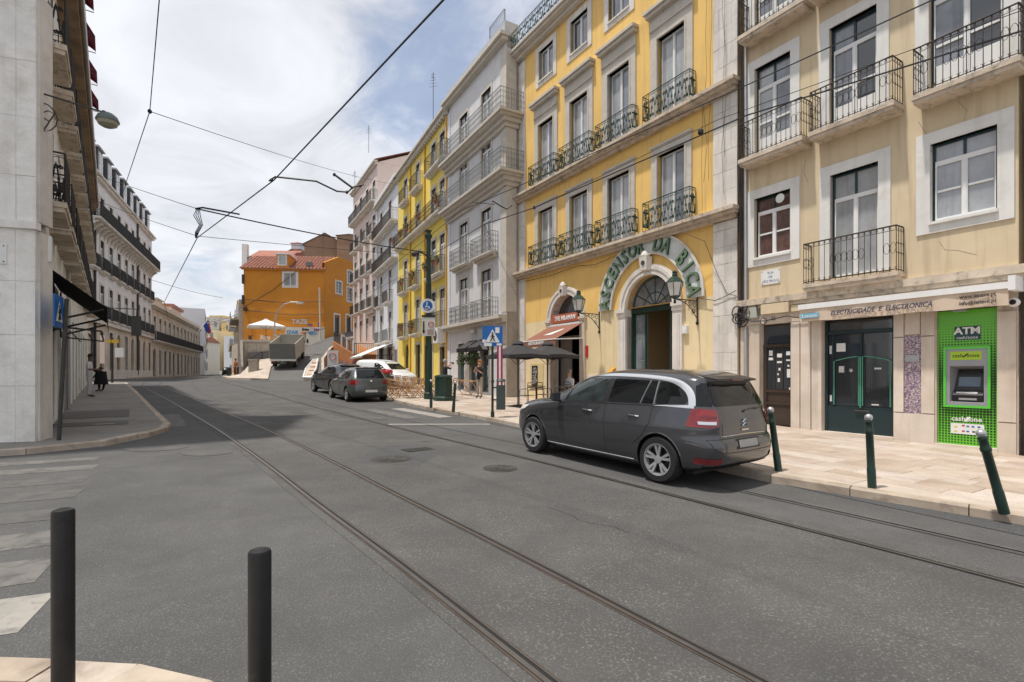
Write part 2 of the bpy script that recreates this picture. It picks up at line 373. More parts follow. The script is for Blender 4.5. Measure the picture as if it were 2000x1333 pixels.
# left crosswalk, very worn, stripes pointing left
for (x,y),w,m_ in (((-3.20,3.46),.50,m_paint2),((-3.76,4.14),.48,m_paint),((-4.22,4.9),.42,m_paint),((-4.85,5.6),.4,m_paint3),((-5.4,6.40),.4,m_paint3),((-5.95,7.17),.4,m_paint3),((-6.45,7.95),.34,m_paint),((-6.95,8.6),.28,m_paint)):
    strip('crosswalk_stripe',(x-4.2,y-1.9 if y<4 else y-2.2),(x,y),w*1.2,m_,.003)
strip('dark_repair_strip',(-.4,14.6),(8.2,1.6),.75,m_asph3,.006)
strip('gutter_line',(3.2,7.0),(6.6,2.6),.07,m_paint3,.010)
sheet('asphalt_patch',[(-9.5,13.6),(-12.9,17.6),(-14.2,17.3),(-10.2,12.9)],.005,m_asph3,kind='structure')
sheet('asphalt_patch',[(-18,23.5),(-25,33),(-26.5,36),(-21,31.8),(-16.8,25.6)],.0052,m_asph3,kind='structure')

rr=random.Random(44)
for (x,y,dx,dy,n) in ((1.2,5.2,-.5,.7,9),(-6.2,8.2,.8,.5,9),(-2.2,11.6,.8,.2,10)):
    P=[Vector((x,y))]
    for k in range(n): P.append(P[-1]+Vector((dx*.16+rr.uniform(-.06,.06),dy*.16+rr.uniform(-.06,.06))))
    mb=MB(); ribbon(mb,P,-.0025,.003,.0075); mb.build('road_crack',m_groove,kind='structure')
for pl in ([(-2.55,8.45),(-1.5,8.3),(-1.35,9.2),(-1.45,10.3),(-2.5,10.35),(-2.65,9.3)],): 
    sheet('asphalt_patch',pl,.0055,m_asph3,kind='structure')
# ---------------------------------------------------------------- pavements
KR=[(9.5,.6),(5.67,5.67),(4.83,6.39),(3.72,7.25),(2.0,10.2),(.31,13.0),(-.64,14.7),(-2.43,17.3),(-3.65,19.2),(-5.1,21.7),(-6.4,22.4),(-10.8,31.5),(-12.8,38),(-14,44),(-13.7,47.2)]
KR=[(9.9,.9),(8.1,3.0),(5.67,5.67),(4.75,6.55),(3.75,7.55),(2.05,10.25),(.31,13.1),(-.64,14.75),(-2.43,17.35),(-3.65,19.25),(-4.9,21.7),(-5.5,23.2),(-9.9,31.8),(-12.2,38.5),(-13.6,43.5),(-14.6,46.8)]
fac_r=[(15.1,.2),(9.40,9.5),(6.38,14.41),(.24,24.39),(-3.77,30.17),(-9.01,40.6),(-12.7,48.27)]
def inr(A,B,d): return A+(B-A)*d
def kerbed_pavement(name,kerb,back,m,mk,h=.12,kw=.16,step=1.0):
    """pavement sheet + individually laid kerb stones"""
    K=[Vector(p) for p in kerb]
    inner=offs(K,kw)
    poly=[(p.x,p.y) for p in inner]+[tuple(p) for p in back][::-1]
    top=sheet(name,poly,h-.004,m,skirt=h+.2,kind='structure')
    # kerb stones
    L=[0]
    for a,b in zip(K,K[1:]): L.append(L[-1]+(b-a).length)
    def at(s):
        for i in range(len(K)-1):
            if s<=L[i+1]+1e-6:
                return K[i].lerp(K[i+1],(s-L[i])/(L[i+1]-L[i]))
        return K[-1]
    s=0; 
    while s<L[-1]-.05:
        e=min(s+step*R.uniform(.85,1.2),L[-1]); 
        if L[-1]-e<.3: e=L[-1]
        a=at(s+.006); b=at(e-.006); t=(b-a).normalized(); n=Vector((t.y,-t.x)); j=R.uniform(-.006,.006)
        vs=[]
        for p in (a,b):
            for q,dz in ((p,-.25),(p,h+j-.02),(p+n*.02,h+j),(p+n*kw,h+j),(p+n*kw,-.25)): vs.append((q.x,q.y,gz(p.x,p.y)+dz))
        c=g3(a.x,a.y); vs=[(v[0]-c.x,v[1]-c.y,v[2]-c.z) for v in vs]
        mb=MB().add(vs,[(0,1,6,5),(1,2,7,6),(2,3,8,7),(3,4,9,8),(0,4,3,2,1)[::1],(5,6,7,8,9)])
        bm=bmesh.new(); me=mb.mesh('kerb_stone',mk); bm.from_mesh(me); bmesh.ops.recalc_face_normals(bm,faces=bm.faces[:]); bm.to_mesh(me); bm.free()
        OB('kerb_stone',me,top,loc=c); s=e
    return top
pavR=kerbed_pavement('pavement',KR,fac_r,m_farpav,m_kerb)
# limestone slabs on the near part of the right pavement
fd=Vector((9.40-6.38,9.5-14.41)).normalized()  # towards camera along facade
Uf=-fd; Nf=Vector((Uf.y*-1,Uf.x)); 
Nf=Vector((-Uf.y,Uf.x))                         # towards the street
Kv=[Vector(p) for p in KR]; Kin=offs(Kv,.20)
def kerb_w(s):   # distance from facade line to kerb inner edge, at s along the facade (origin at near right corner)
    best=None; o=Vector((9.40,9.5))
    for a,b in zip(Kin,Kin[1:]):
        sa=(a-o).dot(Uf); sb=(b-o).dot(Uf)
        if min(sa,sb)<=s<=max(sa,sb): 
            f=(s-sa)/(sb-sa); best=(a.lerp(b,f)-o).dot(Nf)
    return best
slabs=[]; o0=Vector((9.40,9.5)); SW=.42
row=0; w=.03
while w<7.5:
    s=-6.0+R.uniform(0,.5); wid=SW*(1,1.25,.85,1.1)[row%4]
    while s<17:
        ln=(.62,.8,.95,.7)[R.randrange(4)]
        ks=[kerb_w(s),kerb_w(s+ln)]
        if all(k is not None and w+wid<k for k in ks): slabs.append((s,w,ln,wid))
        s+=ln
    w+=wid; row+=1
def slab_pos(sl): 
    s,w,ln,wd=sl; return o0+Uf*(s+ln/2)+Nf*(w+wd/2)
slabs=[s for s in slabs if slab_pos(s).y>1.0]
slabs.sort(key=lambda s: slab_pos(s).length*(1 if abs(slab_pos(s).x)<slab_pos(s).y*1.08 else 3))
def slab_me(ln,wd):
    g=.004; a,b=ln/2-g,wd/2-g; c=.004
    mb=MB().add([(-a,-b,-.03),(a,-b,-.03),(a,b,-.03),(-a,b,-.03),(-a,-b,-c),(a,-b,-c),(a,b,-c),(-a,b,-c),(-a+c,-b+c,0),(a-c,-b+c,0),(a-c,b-c,0),(-a+c,b-c,0)],
      [(0,1,5,4),(1,2,6,5),(2,3,7,6),(3,0,4,7),(4,5,9,8),(5,6,10,9),(6,7,11,10),(7,4,8,11),(8,9,10,11)])
    return mb.mesh('paving_slab',m_slab)
ang=math.atan2(Uf.y,Uf.x)
restM=MB()
for i,sl in enumerate(slabs):
    p=slab_pos(sl); e=Uf*.3
    dz=(gz(p.x+e.x,p.y+e.y)-gz(p.x-e.x,p.y-e.y))/.6; e2=Nf*.3; dw=(gz(p.x+e2.x,p.y+e2.y)-gz(p.x-e2.x,p.y-e2.y))/.6
    X=Vector((Uf.x,Uf.y,dz)).normalized(); Z=X.cross(Vector((Nf.x,Nf.y,dw))).normalized(); Y=Z.cross(X)
    zt=gz(p.x,p.y)+.124+R.uniform(-.0015,.0015)
    mw=Matrix(((X.x,Y.x,Z.x,p.x),(X.y,Y.y,Z.y,p.y),(X.z,Y.z,Z.z,zt),(0,0,0,1)))
    me=cached(('slab',sl[2],round(sl[3],3)),lambda: slab_me(sl[2],sl[3]))
    if i<300:
        o=OB('paving_slab',me,pavR); o.matrix_basis=mw
    else:
        restM.add([mw@v.co for v in me.vertices],[tuple(f.vertices) for f in me.polygons])
if restM.v: restM.build('paving_slab',m_slab,pavR,kind='stuff')
# left pavement
KL=[(-17,5.3),(-10,7.9),(-8.64,8.64),(-8.12,9.23),(-7.81,9.76),(-7.74,10.6),(-7.89,11.68),(-8.48,12.72),(-14.2,19.9),(-24.4,32.5),(-25.2,33.4),(-26.9,33.7)]
pavL=kerbed_pavement('pavement',KL[::-1],[(-19,7.0),(-8.9,9.7),(-17.6,20.5),(-27.3,32.6)][::-1],m_gpav,m_kerb)
sheet('pavement_patch',[(-9.25,12.35),(-10.6,11.3),(-11.15,12.0),(-9.8,13.1)],.124,m_gpav2,kind='structure')
sheet('pavement_patch',[(-10.55,14.1),(-11.7,13.2),(-13.3,15.2),(-12.1,16.2)],.1245,m_gpav2,kind='structure')
mb=MB(); mb.box(-.2,.2,-.16,.16,0,.006); mb.build('pavement_hatch',m_gpav,loc=g3(-9.75,12.25,.124),rz=.65,label='small rectangular hatch in the grey left pavement',cat='hatch')
# near pavement corner with the black posts
KN=[(-9,2.4),(-5.5,2.68),(-2.9,2.77),(-2.2,2.75),(-1.72,2.71),(-1.45,2.57),(-1.12,2.15),(-.8,1.5),(-.4,.2),(.5,-2)]
pavN=kerbed_pavement('pavement',KN,[(-10,-3),(-.5,-4)],m_farpav,m_kerb,h=.11,kw=.22,step=.42)
rr=random.Random(6)
for k,(x,y,a,b_) in enumerate(((-2.55,2.32,.30,.20),(-1.93,2.34,.30,.20),(-1.42,2.1,.18,.14),(-2.9,1.85,.4,.22),(-2.05,1.85,.4,.22),(-1.35,1.62,.26,.2))):
    mb=MB(); mb.box(-a,a,-b_,b_,-.02,.006+.002*(k%2)); mb.build('paving_slab',m_slab,pavN,loc=g3(x,y,.108),rz=-.02)
# pavement along the far left buildings
kerbed_pavement('pavement',[(-30.3,36.0),(-37.0,53.2),(-44.4,73.2),(-50.5,87.0)][::-1],[(-31.6,36.4),(-38.7,55),(-53.4,87.7)][::-1],m_gpav,m_kerb,kw=.2,step=2.5)
# ---------------------------------------------------------------- facades
# local frame of a building: x along the facade from its right end (seen from the street) to the left, y out to the street, z absolute height
def arch_pts(xa,xb,z1,n=12):
    r=(xb-xa)/2; c=(xa+xb)/2; return [(c-r*math.cos(math.pi*i/n),z1-r+r*math.sin(math.pi*i/n)) for i in range(n+1)]
def wall_mb(mb,L,z0,z1,ops,mi=0,rev=.16,x0=0,mr=None):
    ops=[o for o in ops if o[2]<z1 and o[3]>z0]
    xs=sorted({x0,L}|{min(max(v,x0),L) for o in ops for v in o[:2]}); zs_=sorted({z0,z1}|{min(max(v,z0),z1) for o in ops for v in o[2:4]})
    mr=mi if mr is None else mr
    for a,b in zip(xs,xs[1:]):
        for c,d in zip(zs_,zs_[1:]):
            mx_,mz=(a+b)/2,(c+d)/2
            if any(o[0]<mx_<o[1] and o[2]<mz<o[3] for o in ops): continue
            mb.quad((b,0,c),(a,0,c),(a,0,d),(b,0,d),mi=mi)
    for o in ops:
        a,b,c,d=o[:4]; c=max(c,z0); d2=min(d,z1); ar=len(o)>4 and o[4]=='arch'
        zt=d-(b-a)/2 if ar else d2
        mb.quad((a,0,c),(a,-rev,c),(a,-rev,zt),(a,0,zt),mi=mr); mb.quad((b,-rev,c),(b,0,c),(b,0,zt),(b,-rev,zt),mi=mr)
        mb.quad((a,0,c),(b,0,c),(b,-rev,c),(a,-rev,c),mi=mr)
        if ar:
            P=arch_pts(a,b,d); n=len(P)-1
            for i in range(n):
                (p,q),(p2,q2)=P[i],P[i+1]
                mb.quad((p,0,q),(p,-rev,q),(p2,-rev,q2),(p2,0,q2),mi=mr)
                mb.quad((p2,0,q2),(p2,0,d),(p,0,d),(p,0,q),mi=mi)
        elif d<=z1: mb.quad((b,0,d),(a,0,d),(a,-rev,d),(b,-rev,d),mi=mr)
def shell(mb,L,z0,z1,D,mi=0,x0=0):
    mb.quad((x0,0,z0),(x0,0,z1),(x0,-D,z1),(x0,-D,z0),mi=mi); mb.quad((L,0,z1),(L,0,z0),(L,-D,z0),(L,-D,z1),mi=mi)
    mb.quad((x0,-D,z0),(x0,-D,z1),(L,-D,z1),(L,-D,z0),mi=mi); mb.quad((x0,0,z1),(L,0,z1),(L,-D,z1),(x0,-D,z1),mi=mi)
def frame_me(w,h,style,fm,fm2=None):
    """joinery of one window, origin at its lower right corner, x leftwards"""
    def f():
        mb=MB(); t=.05
        mb.box(0,t,-.03,.03,0,h); mb.box(w-t,w,-.03,.03,0,h); mb.box(t,w-t,-.03,.03,h-t,h); mb.box(t,w-t,-.03,.03,0,t)
        tr=h
        if 'T' in style: tr=h*.76; mb.box(t,w-t,-.035,.035,tr-.03,tr+.03,1 if fm2 else 0); mb.box(w/2-.022,w/2+.022,-.025,.025,tr+.03,h-t,0)
        mi=1 if fm2 else 0
        mb.box(w/2-.026,w/2+.026,-.03,.045,t,tr-.03,mi)
        for a,b in ((t,w/2-.026),(w/2+.026,w-t)):
            mb.box(a,a+.022,-.02,.035,t,tr-.03,mi); mb.box(b-.022,b,-.02,.035,t,tr-.03,mi)
            mb.box(a+.022,b-.022,-.02,.035,t,t+.04,mi); mb.box(a+.022,b-.022,-.02,.035,tr-.065,tr-.03,mi)
            if 'D' in style: mb.box(a+.035,b-.035,-.015,.03,t+.05,h*.2,mi); mb.box(a+.035,b-.035,-.02,.035,h*.36,h*.36+.05,mi)
            if 'C' in style: mb.box(a+.035,b-.035,-.02,.035,(t+tr)/2-.02,(t+tr)/2+.02,mi)
            if 'G' in style: 
                for k in (1,2,3): mb.box(a+.035,b-.035,-.015,.03,t+(tr-t)*k/4-.014,t+(tr-t)*k/4+.014,mi)
        return mb.mesh('window_frame',[fm,fm2] if fm2 else [fm])
    return cached(('wf',round(w,2),round(h,2),style,fm.name,fm2.name if fm2 else ''),f)
def pane_me(w,h,gm,two=True):
    def f():
        mb=MB(); mb.box(.03,w/2-.01,-.012,-.004,.03,h-.03) if two else mb.box(.03,w-.03,-.012,-.004,.03,h-.03); return mb.mesh('pane',gm)
    return cached(('pn',round(w,2),round(h,2),gm.name,two),f)
def window(par,xa,xb,z0,z1,style='T',fm=None,gm=None,fm2=None,y=-.12,label=None,curt=None):
    fm=fm or m_white; gm=gm or m_glass; w=xb-xa;h=z1-z0
    o=OB('window',frame_me(w,h,style,fm,fm2),par,(xa,y,z0),label=label)
    OB('pane',pane_me(w,h,gm),o); OB('pane',pane_me(w,h,curt or gm),o,(w/2-.02,0,0))
    return o
def arch_window(par,xa,xb,z0,z1,fm,gm,y=-.12):
    mb=MB(); P=[(p-xa,q-z0) for p,q in arch_pts(xa,xb,z1)]; w=xb-xa; zt=P[0][1]
    mb.tube([(.02,0,0)]+[(p*.98+.01*w,0,q-.02) for p,q in P]+[(w-.02,0,0)],.04,4); mb.box(0,w,-.04,.04,zt-.05,zt+.03); mb.box(w/2-.04,w/2+.04,-.03,.04,0,zt-.05); mb.box(.02,w-.02,-.03,.03,0,zt*.3)
    for k in (1,2): mb.box(.02,w-.02,-.02,.02,zt*(.3+.23*k)-.02,zt*(.3+.23*k)+.02)
    for a in (45,90,135):
        an=math.radians(a); mb.tube([(w/2,0,zt),(w/2+w/2*.95*math.cos(an),0,zt+w/2*.95*math.sin(an))],.015,4)
    o=mb.build('window',fm,par,loc=(xa,y,z0))
    mb=MB(); mb.prism([(0.02,0.02)]+P+[(w-.02,.02)],lambda p,q,a:(p,a,q),-.02,-.01); mb.build('pane',gm,o); return o
def surround(par,xa,xb,z0,z1,t,m,sill=True,y=.035,name='window_surround',door=False,th=None):
    th=th or t
    def f():
        mb=MB(); w=xb-xa;h=z1-z0
        mb.box(-t,0,-.14,y,0 if (door or not sill) else -t*.9,h); mb.box(w,w+t,-.14,y,0 if (door or not sill) else -t*.9,h); mb.box(-t,w+t,-.14,y,h,h+th)
        if sill and not door: mb.box(0,w,-.14,y,-t*.9,0); mb.box(-.02,w+.02,-.10,y+.05,-.045,.012)
        return mb.mesh(name,m)
    return OB(name,cached(('sr',round(xb-xa,2),round(z1-z0,2),t,th,m.name,sill,door,y),f),par,(xa,0,z0))
def scroll(cx,cz,r,turns=1.25,a0=0,sg=1,n=9):
    return [(cx+sg*r*(1-.75*i/n)*math.cos(a0+turns*2*math.pi*i/n),0,cz+r*(1-.75*i/n)*math.sin(a0+turns*2*math.pi*i/n)) for i in range(n+1)]
def rail_panel(mb,w,h,kind,tr):
    """one flat railing panel in the xz plane; tr maps local point to 3D"""
    def tb(pts,r,n=4,mi=0): mb.tube([tr(p) for p in pts],r,n,mi)
    tb([(0,0,h),(w,0,h)],.018); tb([(0,0,.05),(w,0,.05)],.010)
    if kind=='curl':
        tb([(0,0,h-.10),(w,0,h-.10)],.007); n=max(2,round(w/.125))
        for i in range(n+1):
            x=w*i/n; tb([(x,0,0),(x,0,h)],.0075)
            if i<n:
                c=x+w/n/2
                if kind=='curl':
                    tb([(c-.05,0,.06),(c-.045,0,.11),(c-.02,0,.10)],.005,3); tb([(c+.05,0,.06),(c+.045,0,.11),(c+.02,0,.10)],.005,3)
                    tb([(c-.05,0,h-.02),(c-.045,0,h-.08),(c-.02,0,h-.06)],.005,3); tb([(c+.05,0,h-.02),(c+.045,0,h-.08),(c+.02,0,h-.06)],.005,3)
                    if w<.6 or i%1==0 and (i<2 or i>=n-2 or (w>1.4 and abs(i-n/2+.5)<3)): 
                        tb([(c+.055*math.cos(a*math.pi/5),0,h*.52+.12*math.sin(a*math.pi/5)) for a in range(11)],.006,3)
    elif kind=='scroll':
        tb([(0,0,h-.09),(w,0,h-.09)],.007); n=max(2,round(w/.26)); s=w/n
        for i in range(n+1): tb([(s*i,0,0),(s*i,0,h)],.010)
        for i in range(n):
            c=s*(i+.5)
            tb([(c-s*.42+s*.84*k/8,0,h*.5+.30*math.sin(k/8*2*math.pi)*(1 if i%2 else -1)) for k in range(9)],.014,4)
            for sx_,sz in ((-1,1),(1,1),(-1,-1),(1,-1)):
                tb(scroll(c+sx_*s*.22,h*.47+sz*h*.24,s*.21,1.3,math.pi*.5,sx_),.016,4)
            tb([(c+s*.11*math.cos(a*math.pi/4),0,h*.47+s*.16*math.sin(a*math.pi/4)) for a in range(9)],.010,3)
            tb([(c-s*.4,0,h-.045),(c,0,h-.07),(c+s*.4,0,h-.045)],.008,3)
    elif kind=='grey':
        n=max(2,round(w/.13))
        for i in range(n+1):
            x=w*i/n; tb([(x,0,0),(x,0,h)],.010,4)
            if i<n:
                c=x+w/n/2
                for zc in (.2,.5,.78): tb([(c+.045*math.cos(a*math.pi/3),0,h*zc+.055*math.sin(a*math.pi/3)) for a in range(7)],.008,3)
    elif kind=='bars':
        n=max(2,round(w/.11))
        for i in range(n+1): x=w*i/n; tb([(x,0,0),(x,0,h)],.010,4)
        tb([(0,0,h*.8),(w,0,h*.8)],.008)
    elif kind=='dense':
        n=max(2,round(w/.14))
        for i in range(n+1): x=w*i/n; tb([(x,0,0),(x,0,h)],.016,4)
        for i in range(n):
            x=w*i/n
            for k in range(5): tb([(x,0,h*k/5),(x+w/n,0,h*(k+1)/5)],.016,3); tb([(x+w/n,0,h*k/5),(x,0,h*(k+1)/5)],.016,3)
def railing_me(w,d,h,kind,m,sides=(1,1)):
    def f():
        mb=MB(); i=.035
        rail_panel(mb,w-2*i,h,kind,lambda p:(i+p[0],d-i,p[2]))
        if sides[0]: rail_panel(mb,d-i-.01,h,kind,lambda p:(i,d-i-p[0],p[2]))
        if sides[1]: rail_panel(mb,d-i-.01,h,kind,lambda p:(w-i,d-i-p[0],p[2]))
        return mb.mesh('railing',m)
    return cached(('rl',round(w,2),d,h,kind,m.name,sides),f)
def balcony(par,xa,xb,z,d,sm,kind,rm,h=1.0,th=.14,sides=(1,1),mould=True,slab=True):
    if slab:
        def f():
            w=xb-xa; mb=MB(); mb.box(0,w,0,d,-th*.55,0); mb.box(.03,w-.03,0,d-.03,-th,-th*.55)
            if mould: mb.box(.08,w-.08,0,d*.55,-th*1.7,-th)
            return mb.mesh('balcony',sm)
        b=OB('balcony',cached(('bl',round(xb-xa,2),d,th,sm.name,mould),f),par,(xa,0,z))
    else: b=None
    r=OB('railing',railing_me(xb-xa,d,h,kind,rm,sides),b or par,None if b else (xa,0,z))
    return b or r
def bldg(name,label,A,B,cat='building',group=None):
    A=Vector(A);B=Vector(B);d=B-A
    o=EM(name,(A.x,A.y,0),math.atan2(d.y,d.x),label,cat,group); return o,d.length
def ashlar(par,xa,xb,z0,z1,m,y=.04,rows=.42,name='stone_block',seed=1,cols=2):
    rr=random.Random(seed); z=z0; i=0
    while z<z1-.05:
        h=min(rows*rr.uniform(.92,1.08),z1-z)
        if z1-z-h<.12: h=z1-z
        cuts=[xa]+sorted(xa+(xb-xa)*((k+(.5 if i%2 else 0))/cols) for k in range(1 if not i%2 else 0,cols) if 0<(k+(.5 if i%2 else 0))/cols<1)+[xb]
        for a,b in zip(cuts,cuts[1:]):
            jj=rr.uniform(-.003,.003); w=round(b-a,2); hh=round(h,2); g=.002
            def f():
                mb=MB(); c=.006
                mb.add([(g,-.05,g),(w-g,-.05,g),(w-g,-.05,hh-g),(g,-.05,hh-g),(g,y-c,g),(w-g,y-c,g),(w-g,y-c,hh-g),(g,y-c,hh-g),(g+c,y,g+c),(w-g-c,y,g+c),(w-g-c,y,hh-g-c),(g+c,y,hh-g-c)],
                 [(1,0,4,5),(2,1,5,6),(3,2,6,7),(0,3,7,4),(5,4,8,9),(6,5,9,10),(7,6,10,11),(4,7,11,8),(9,8,11,10)]); return mb.mesh(name,m)
            OB(name,cached(('as',w,hh,y,m.name),f),par,(a,jj,z))
        z+=h; i+=1

# ======== 1. beige building (near right)
b,L=bldg('beige_building','beige house at the right with an electrical shop and green cash machine at street level',(9.40,9.50),(6.38,14.41))
FB=b; LB=5.60
# openings
w1=[(.29,1.34,4.85,6.48),(2.29,3.31,4.0,6.48),(4.28,5.28,4.85,6.48)]
w2=[(.20,1.36,7.62,10.02),(2.32,3.33,7.62,10.02),(4.28,5.27,7.62,10.02)]
w3=[(a,c,10.95,13.4) for a,c,_,_ in w2]
gf=[(4.26,5.11,.30,3.04),(2.0,3.5,.28,3.02),(.30,1.24,.28,3.02)]
mb=MB(); wall_mb(mb,LB,3.62,14.5,w1+w2+w3,rev=.2); shell(mb,LB,3.62,14.5,9)
mb.build('wall',m_beige,b)
mb=MB(); wall_mb(mb,5.7,0,3.5,gf,rev=.25); mb.quad((0,-.6,0),(0,-.6,3.5),(5.7,-.6,3.5),(5.7,-.6,0)); mb.build('lower_wall',m_stone,b)
mb=MB(); mb.box(-.15,5.74,-.05,.16,3.58,3.74); mb.box(-.15,5.74,-.05,.09,3.48,3.58); mb.build('cornice',m_slabd,b)
def bwin(o,st,gm,curt=None,fm=m_dkgreen):
    xa,xb,z0,z1=o; window(b,xa,xb,z0,z1,st,fm,gm,m_white,y=-.13,curt=curt); surround(b,xa,xb,z0,z1,.24,m_white if False else m_wst,sill=(z1-z0<2))
m_wst=mat('painted_white_stone',(.70,.69,.66),.75,.06,1.5,stain=((.5,.46,.4),2.5,.52,.75,.5),strk=((.4,.36,.3),.3))
bwin(w1[0],'TC',m_glassl); bwin(w1[1],'T',m_glassl); bwin(w1[2],'TC',mat('red_curtained_glass',(.11,.06,.05),.1,.4,5,spec=.8,coat=.5))
for o,g,c in zip(w2,(m_glass,m_glass,m_glassm),(m_glassm,m_glassm,m_glassl)): bwin(o,'TD',g,c)
for o in w3: bwin(o,'TD',m_glassm)
balcony(b,3.72,5.45,7.50,.5,m_slabd,'curl',m_rusty,h=.95,th=.18,mould=False)
balcony(b,1.80,3.58,7.50,.5,m_slabd,'curl',m_rusty,h=.95,th=.18,mould=False)
balcony(b,-.15,1.50,7.42,.5,m_slabd,'curl',m_rusty,h=.95,th=.18,mould=False)
balcony(b,1.78,3.80,3.90,.38,m_slabd,'curl',m_rusty,h=.98,th=.16,mould=False)
for xa,xb in ((3.68,5.47),(1.70,3.60),(-.15,1.60)): balcony(b,xa,xb,10.85,.5,m_slabd,'curl',m_rusty,h=.95,th=.18,mould=False)
# ventilator in the left window, street name plate
mb=MB(); mb.lathe([(.11,-.09),(.12,-.08),(.09,-.07),(.07,-.085)],14,(4.52,0,6.28),axis='y'); mb.lathe([(.03,-.06),(.04,-.08)],8,(4.52,0,6.28),axis='y'); 
o=mb.build('ventilator',m_signw,b)
mb=MB(); mb.box(4.55,5.08,0,.02,4.10,4.48); o=mb.build('street_name_plate',m_signw,b)
for i,t in enumerate(('RUA','DE','SÃO PAULO')): put_text(o,t,4.815,.022,4.40-.11*i,.085,sx=1,ext=.002,mat_=mat('faded_blue_print',(.15,.2,.33),.6,0))
mb=MB(); 
for x in (4.58,5.05):
    for z in (4.13,4.45): mb.lathe([(.012,-.02),(.012,-.028)],8,(x,0,z),axis='y')
mb.build('screw',m_iron,o)
# ground floor: stone jambs and blocks
m_gf=mat('ground_floor_marble',(.62,.54,.455),.55,.12,1.4,stain=((.52,.40,.30),1.5,.45,.75,.6),strk=(DIRT,.3),rnd=.06)
for i,(xa,xb,z0,z1) in enumerate(((4.03,4.26,.28,3.04),(5.11,5.42,.28,3.04),(4.03,5.42,3.05,3.30),(3.5,3.74,.27,3.04),(3.76,4.01,.27,3.04),(1.80,1.99,.9,2.5),(1.80,1.99,2.52,3.1),(1.26,1.49,.9,2.5),(1.26,1.49,2.52,3.1),(1.51,1.78,2.56,3.1),(1.26,1.99,.22,.88),(.02,.29,.20,.80),(.02,.29,.82,2.9),(5.46,5.68,.3,1.6),(5.46,5.68,1.62,3.0),(.30,1.25,3.04,3.3),(2.0,3.5,3.04,3.3))):
    mb=MB(); mb.box(xa+.003,xb-.003,-.2,.045 if i not in(9,) else .03,z0,z1-.003); mb.build('stone_block',m_gf,b)
m_mos=mat('mosaic_tiles',(.30,.26,.36),.4,.1,3)
t=m_mos.node_tree; vor=N(t,'ShaderNodeTexVoronoi',ins={'Scale':42}); gg=N(t,'ShaderNodeNewGeometry'); lk(t,gg.outputs['Position'],vor.inputs['Vector']); rp=N(t,'ShaderNodeValToRGB'); rp.color_ramp.elements[0].color=(.10,.08,.2,1); rp.color_ramp.elements[1].color=(.55,.5,.5,1); e=rp.color_ramp.elements.new(.5); e.color=(.30,.2,.22,1)
sp=N(t,'ShaderNodeSeparateColor'); lk(t,vor.outputs['Color'],sp.inputs[0]); lk(t,sp.outputs[0],rp.inputs[0]); lk(t,rp.outputs[0],t.nodes['Principled BSDF'].inputs['Base Color'])
mb=MB(); mb.box(1.50,1.79,-.1,.02,.88,2.54); mb.build('mosaic_panel',m_mos,b)
mb=MB(); mb.box(1.52,1.77,.02,.04,1.98,2.12); mb.box(1.54,1.75,.04,.05,2.0,2.02); mb.build('letter_box',m_alu,b)
# brown door 
mb=MB(); mb.box(4.28,5.09,-.2,-.15,.36,3.02); mb.box(4.28,5.09,-.15,-.11,2.42,2.5); mb.box(4.28,4.36,-.15,-.12,.36,2.42); mb.box(5.01,5.09,-.15,-.12,.36,2.42); mb.box(4.36,5.01,-.15,-.12,1.22,1.30); mb.box(4.36,5.01,-.15,-.12,.9,.96)
for x in (4.55,4.78): mb.box(x,x+.035,-.15,-.12,1.3,2.42)
d=mb.build('door',m_doorb,b,label='brown glazed door with notices')
mb=MB(); mb.box(4.37,5.0,-.148,-.14,1.31,2.41); mb.box(4.3,5.07,-.148,-.14,2.52,3.0); mb.build('pane',m_glass,d)
for x,z,w,h in ((4.9,2.2,.1,.14),(4.9,2.08,.12,.07),(4.66,2.15,.13,.1),(4.66,2.0,.14,.05),(4.42,2.2,.12,.1),(4.42,2.05,.12,.04),(4.66,1.8,.05,.07),(4.7,1.68,.04,.05),(4.4,1.62,.12,.22),(4.42,1.9,.05,.05),(4.36,1.3,.09,.06),(4.68,1.5,.06,.1)): mb=MB(); mb.box(x-w/2,x+w/2,-.14,-.136,z,z+h); mb.build('paper_notice',m_signw,d)
put_text(b,'22',4.72,.047,3.17,.13,ext=.002)
mb=MB(); mb.box(4.0,5.5,-.05,.10,.2,.33); mb.box(1.98,3.56,-.3,.06,.2,.33); mb.box(.28,1.26,-.2,.06,.2,.30); mb.build('door_step',m_gf,b)
# green shop front
mb=MB(); mb.box(2.02,3.48,-.24,-.18,.33,3.0); mb.box(2.02,2.07,-.18,-.1,.33,3.0); mb.box(3.43,3.48,-.18,-.1,.33,3.0); mb.box(2.02,3.48,-.18,-.10,2.66,2.74); mb.box(2.07,3.43,-.18,-.12,.33,.95)
for x in (3.30,2.68): mb.box(x,x+.035,-.18,-.11,.95,2.66)
s=mb.build('shop_front',m_dkgreen,b,label='dark green glazed shop front with wire mesh gates')
mb=MB(); mb.box(2.08,3.42,-.178,-.165,.96,2.65); mb.box(2.08,3.42,-.178,-.165,2.75,2.98); mb.build('pane',m_glass,s)
m_gl=mat('light_green_frame',(.08,.30,.20),.4,.1,4)
mb=MB()
for xa,xb in ((2.10,2.66),(2.74,3.28)):
    pk=[(xa,-.09,.98),(xa,-.09,2.02)]+[(xa+(xb-xa)*k/8,-.09,2.02+.10*(math.sin(k/8*math.pi/2) if xa<2.5 else math.cos(k/8*math.pi/2))-(.0 if xa<2.5 else 0)) for k in range(9)]+[(xb,-.09,.98)]
    mb.tube(pk,.013,4)
mb.tube([(2.7,-.08,.94),(2.7,-.08,2.12)],.016,4)
mb.build('gate_frame',m_gl,s)
mb=MB()
for i in range(24): mb.tube([(2.11+i*.0505,-.092,.98),(2.11+i*.0505,-.092,2.0)],.0018,3,cap=False)
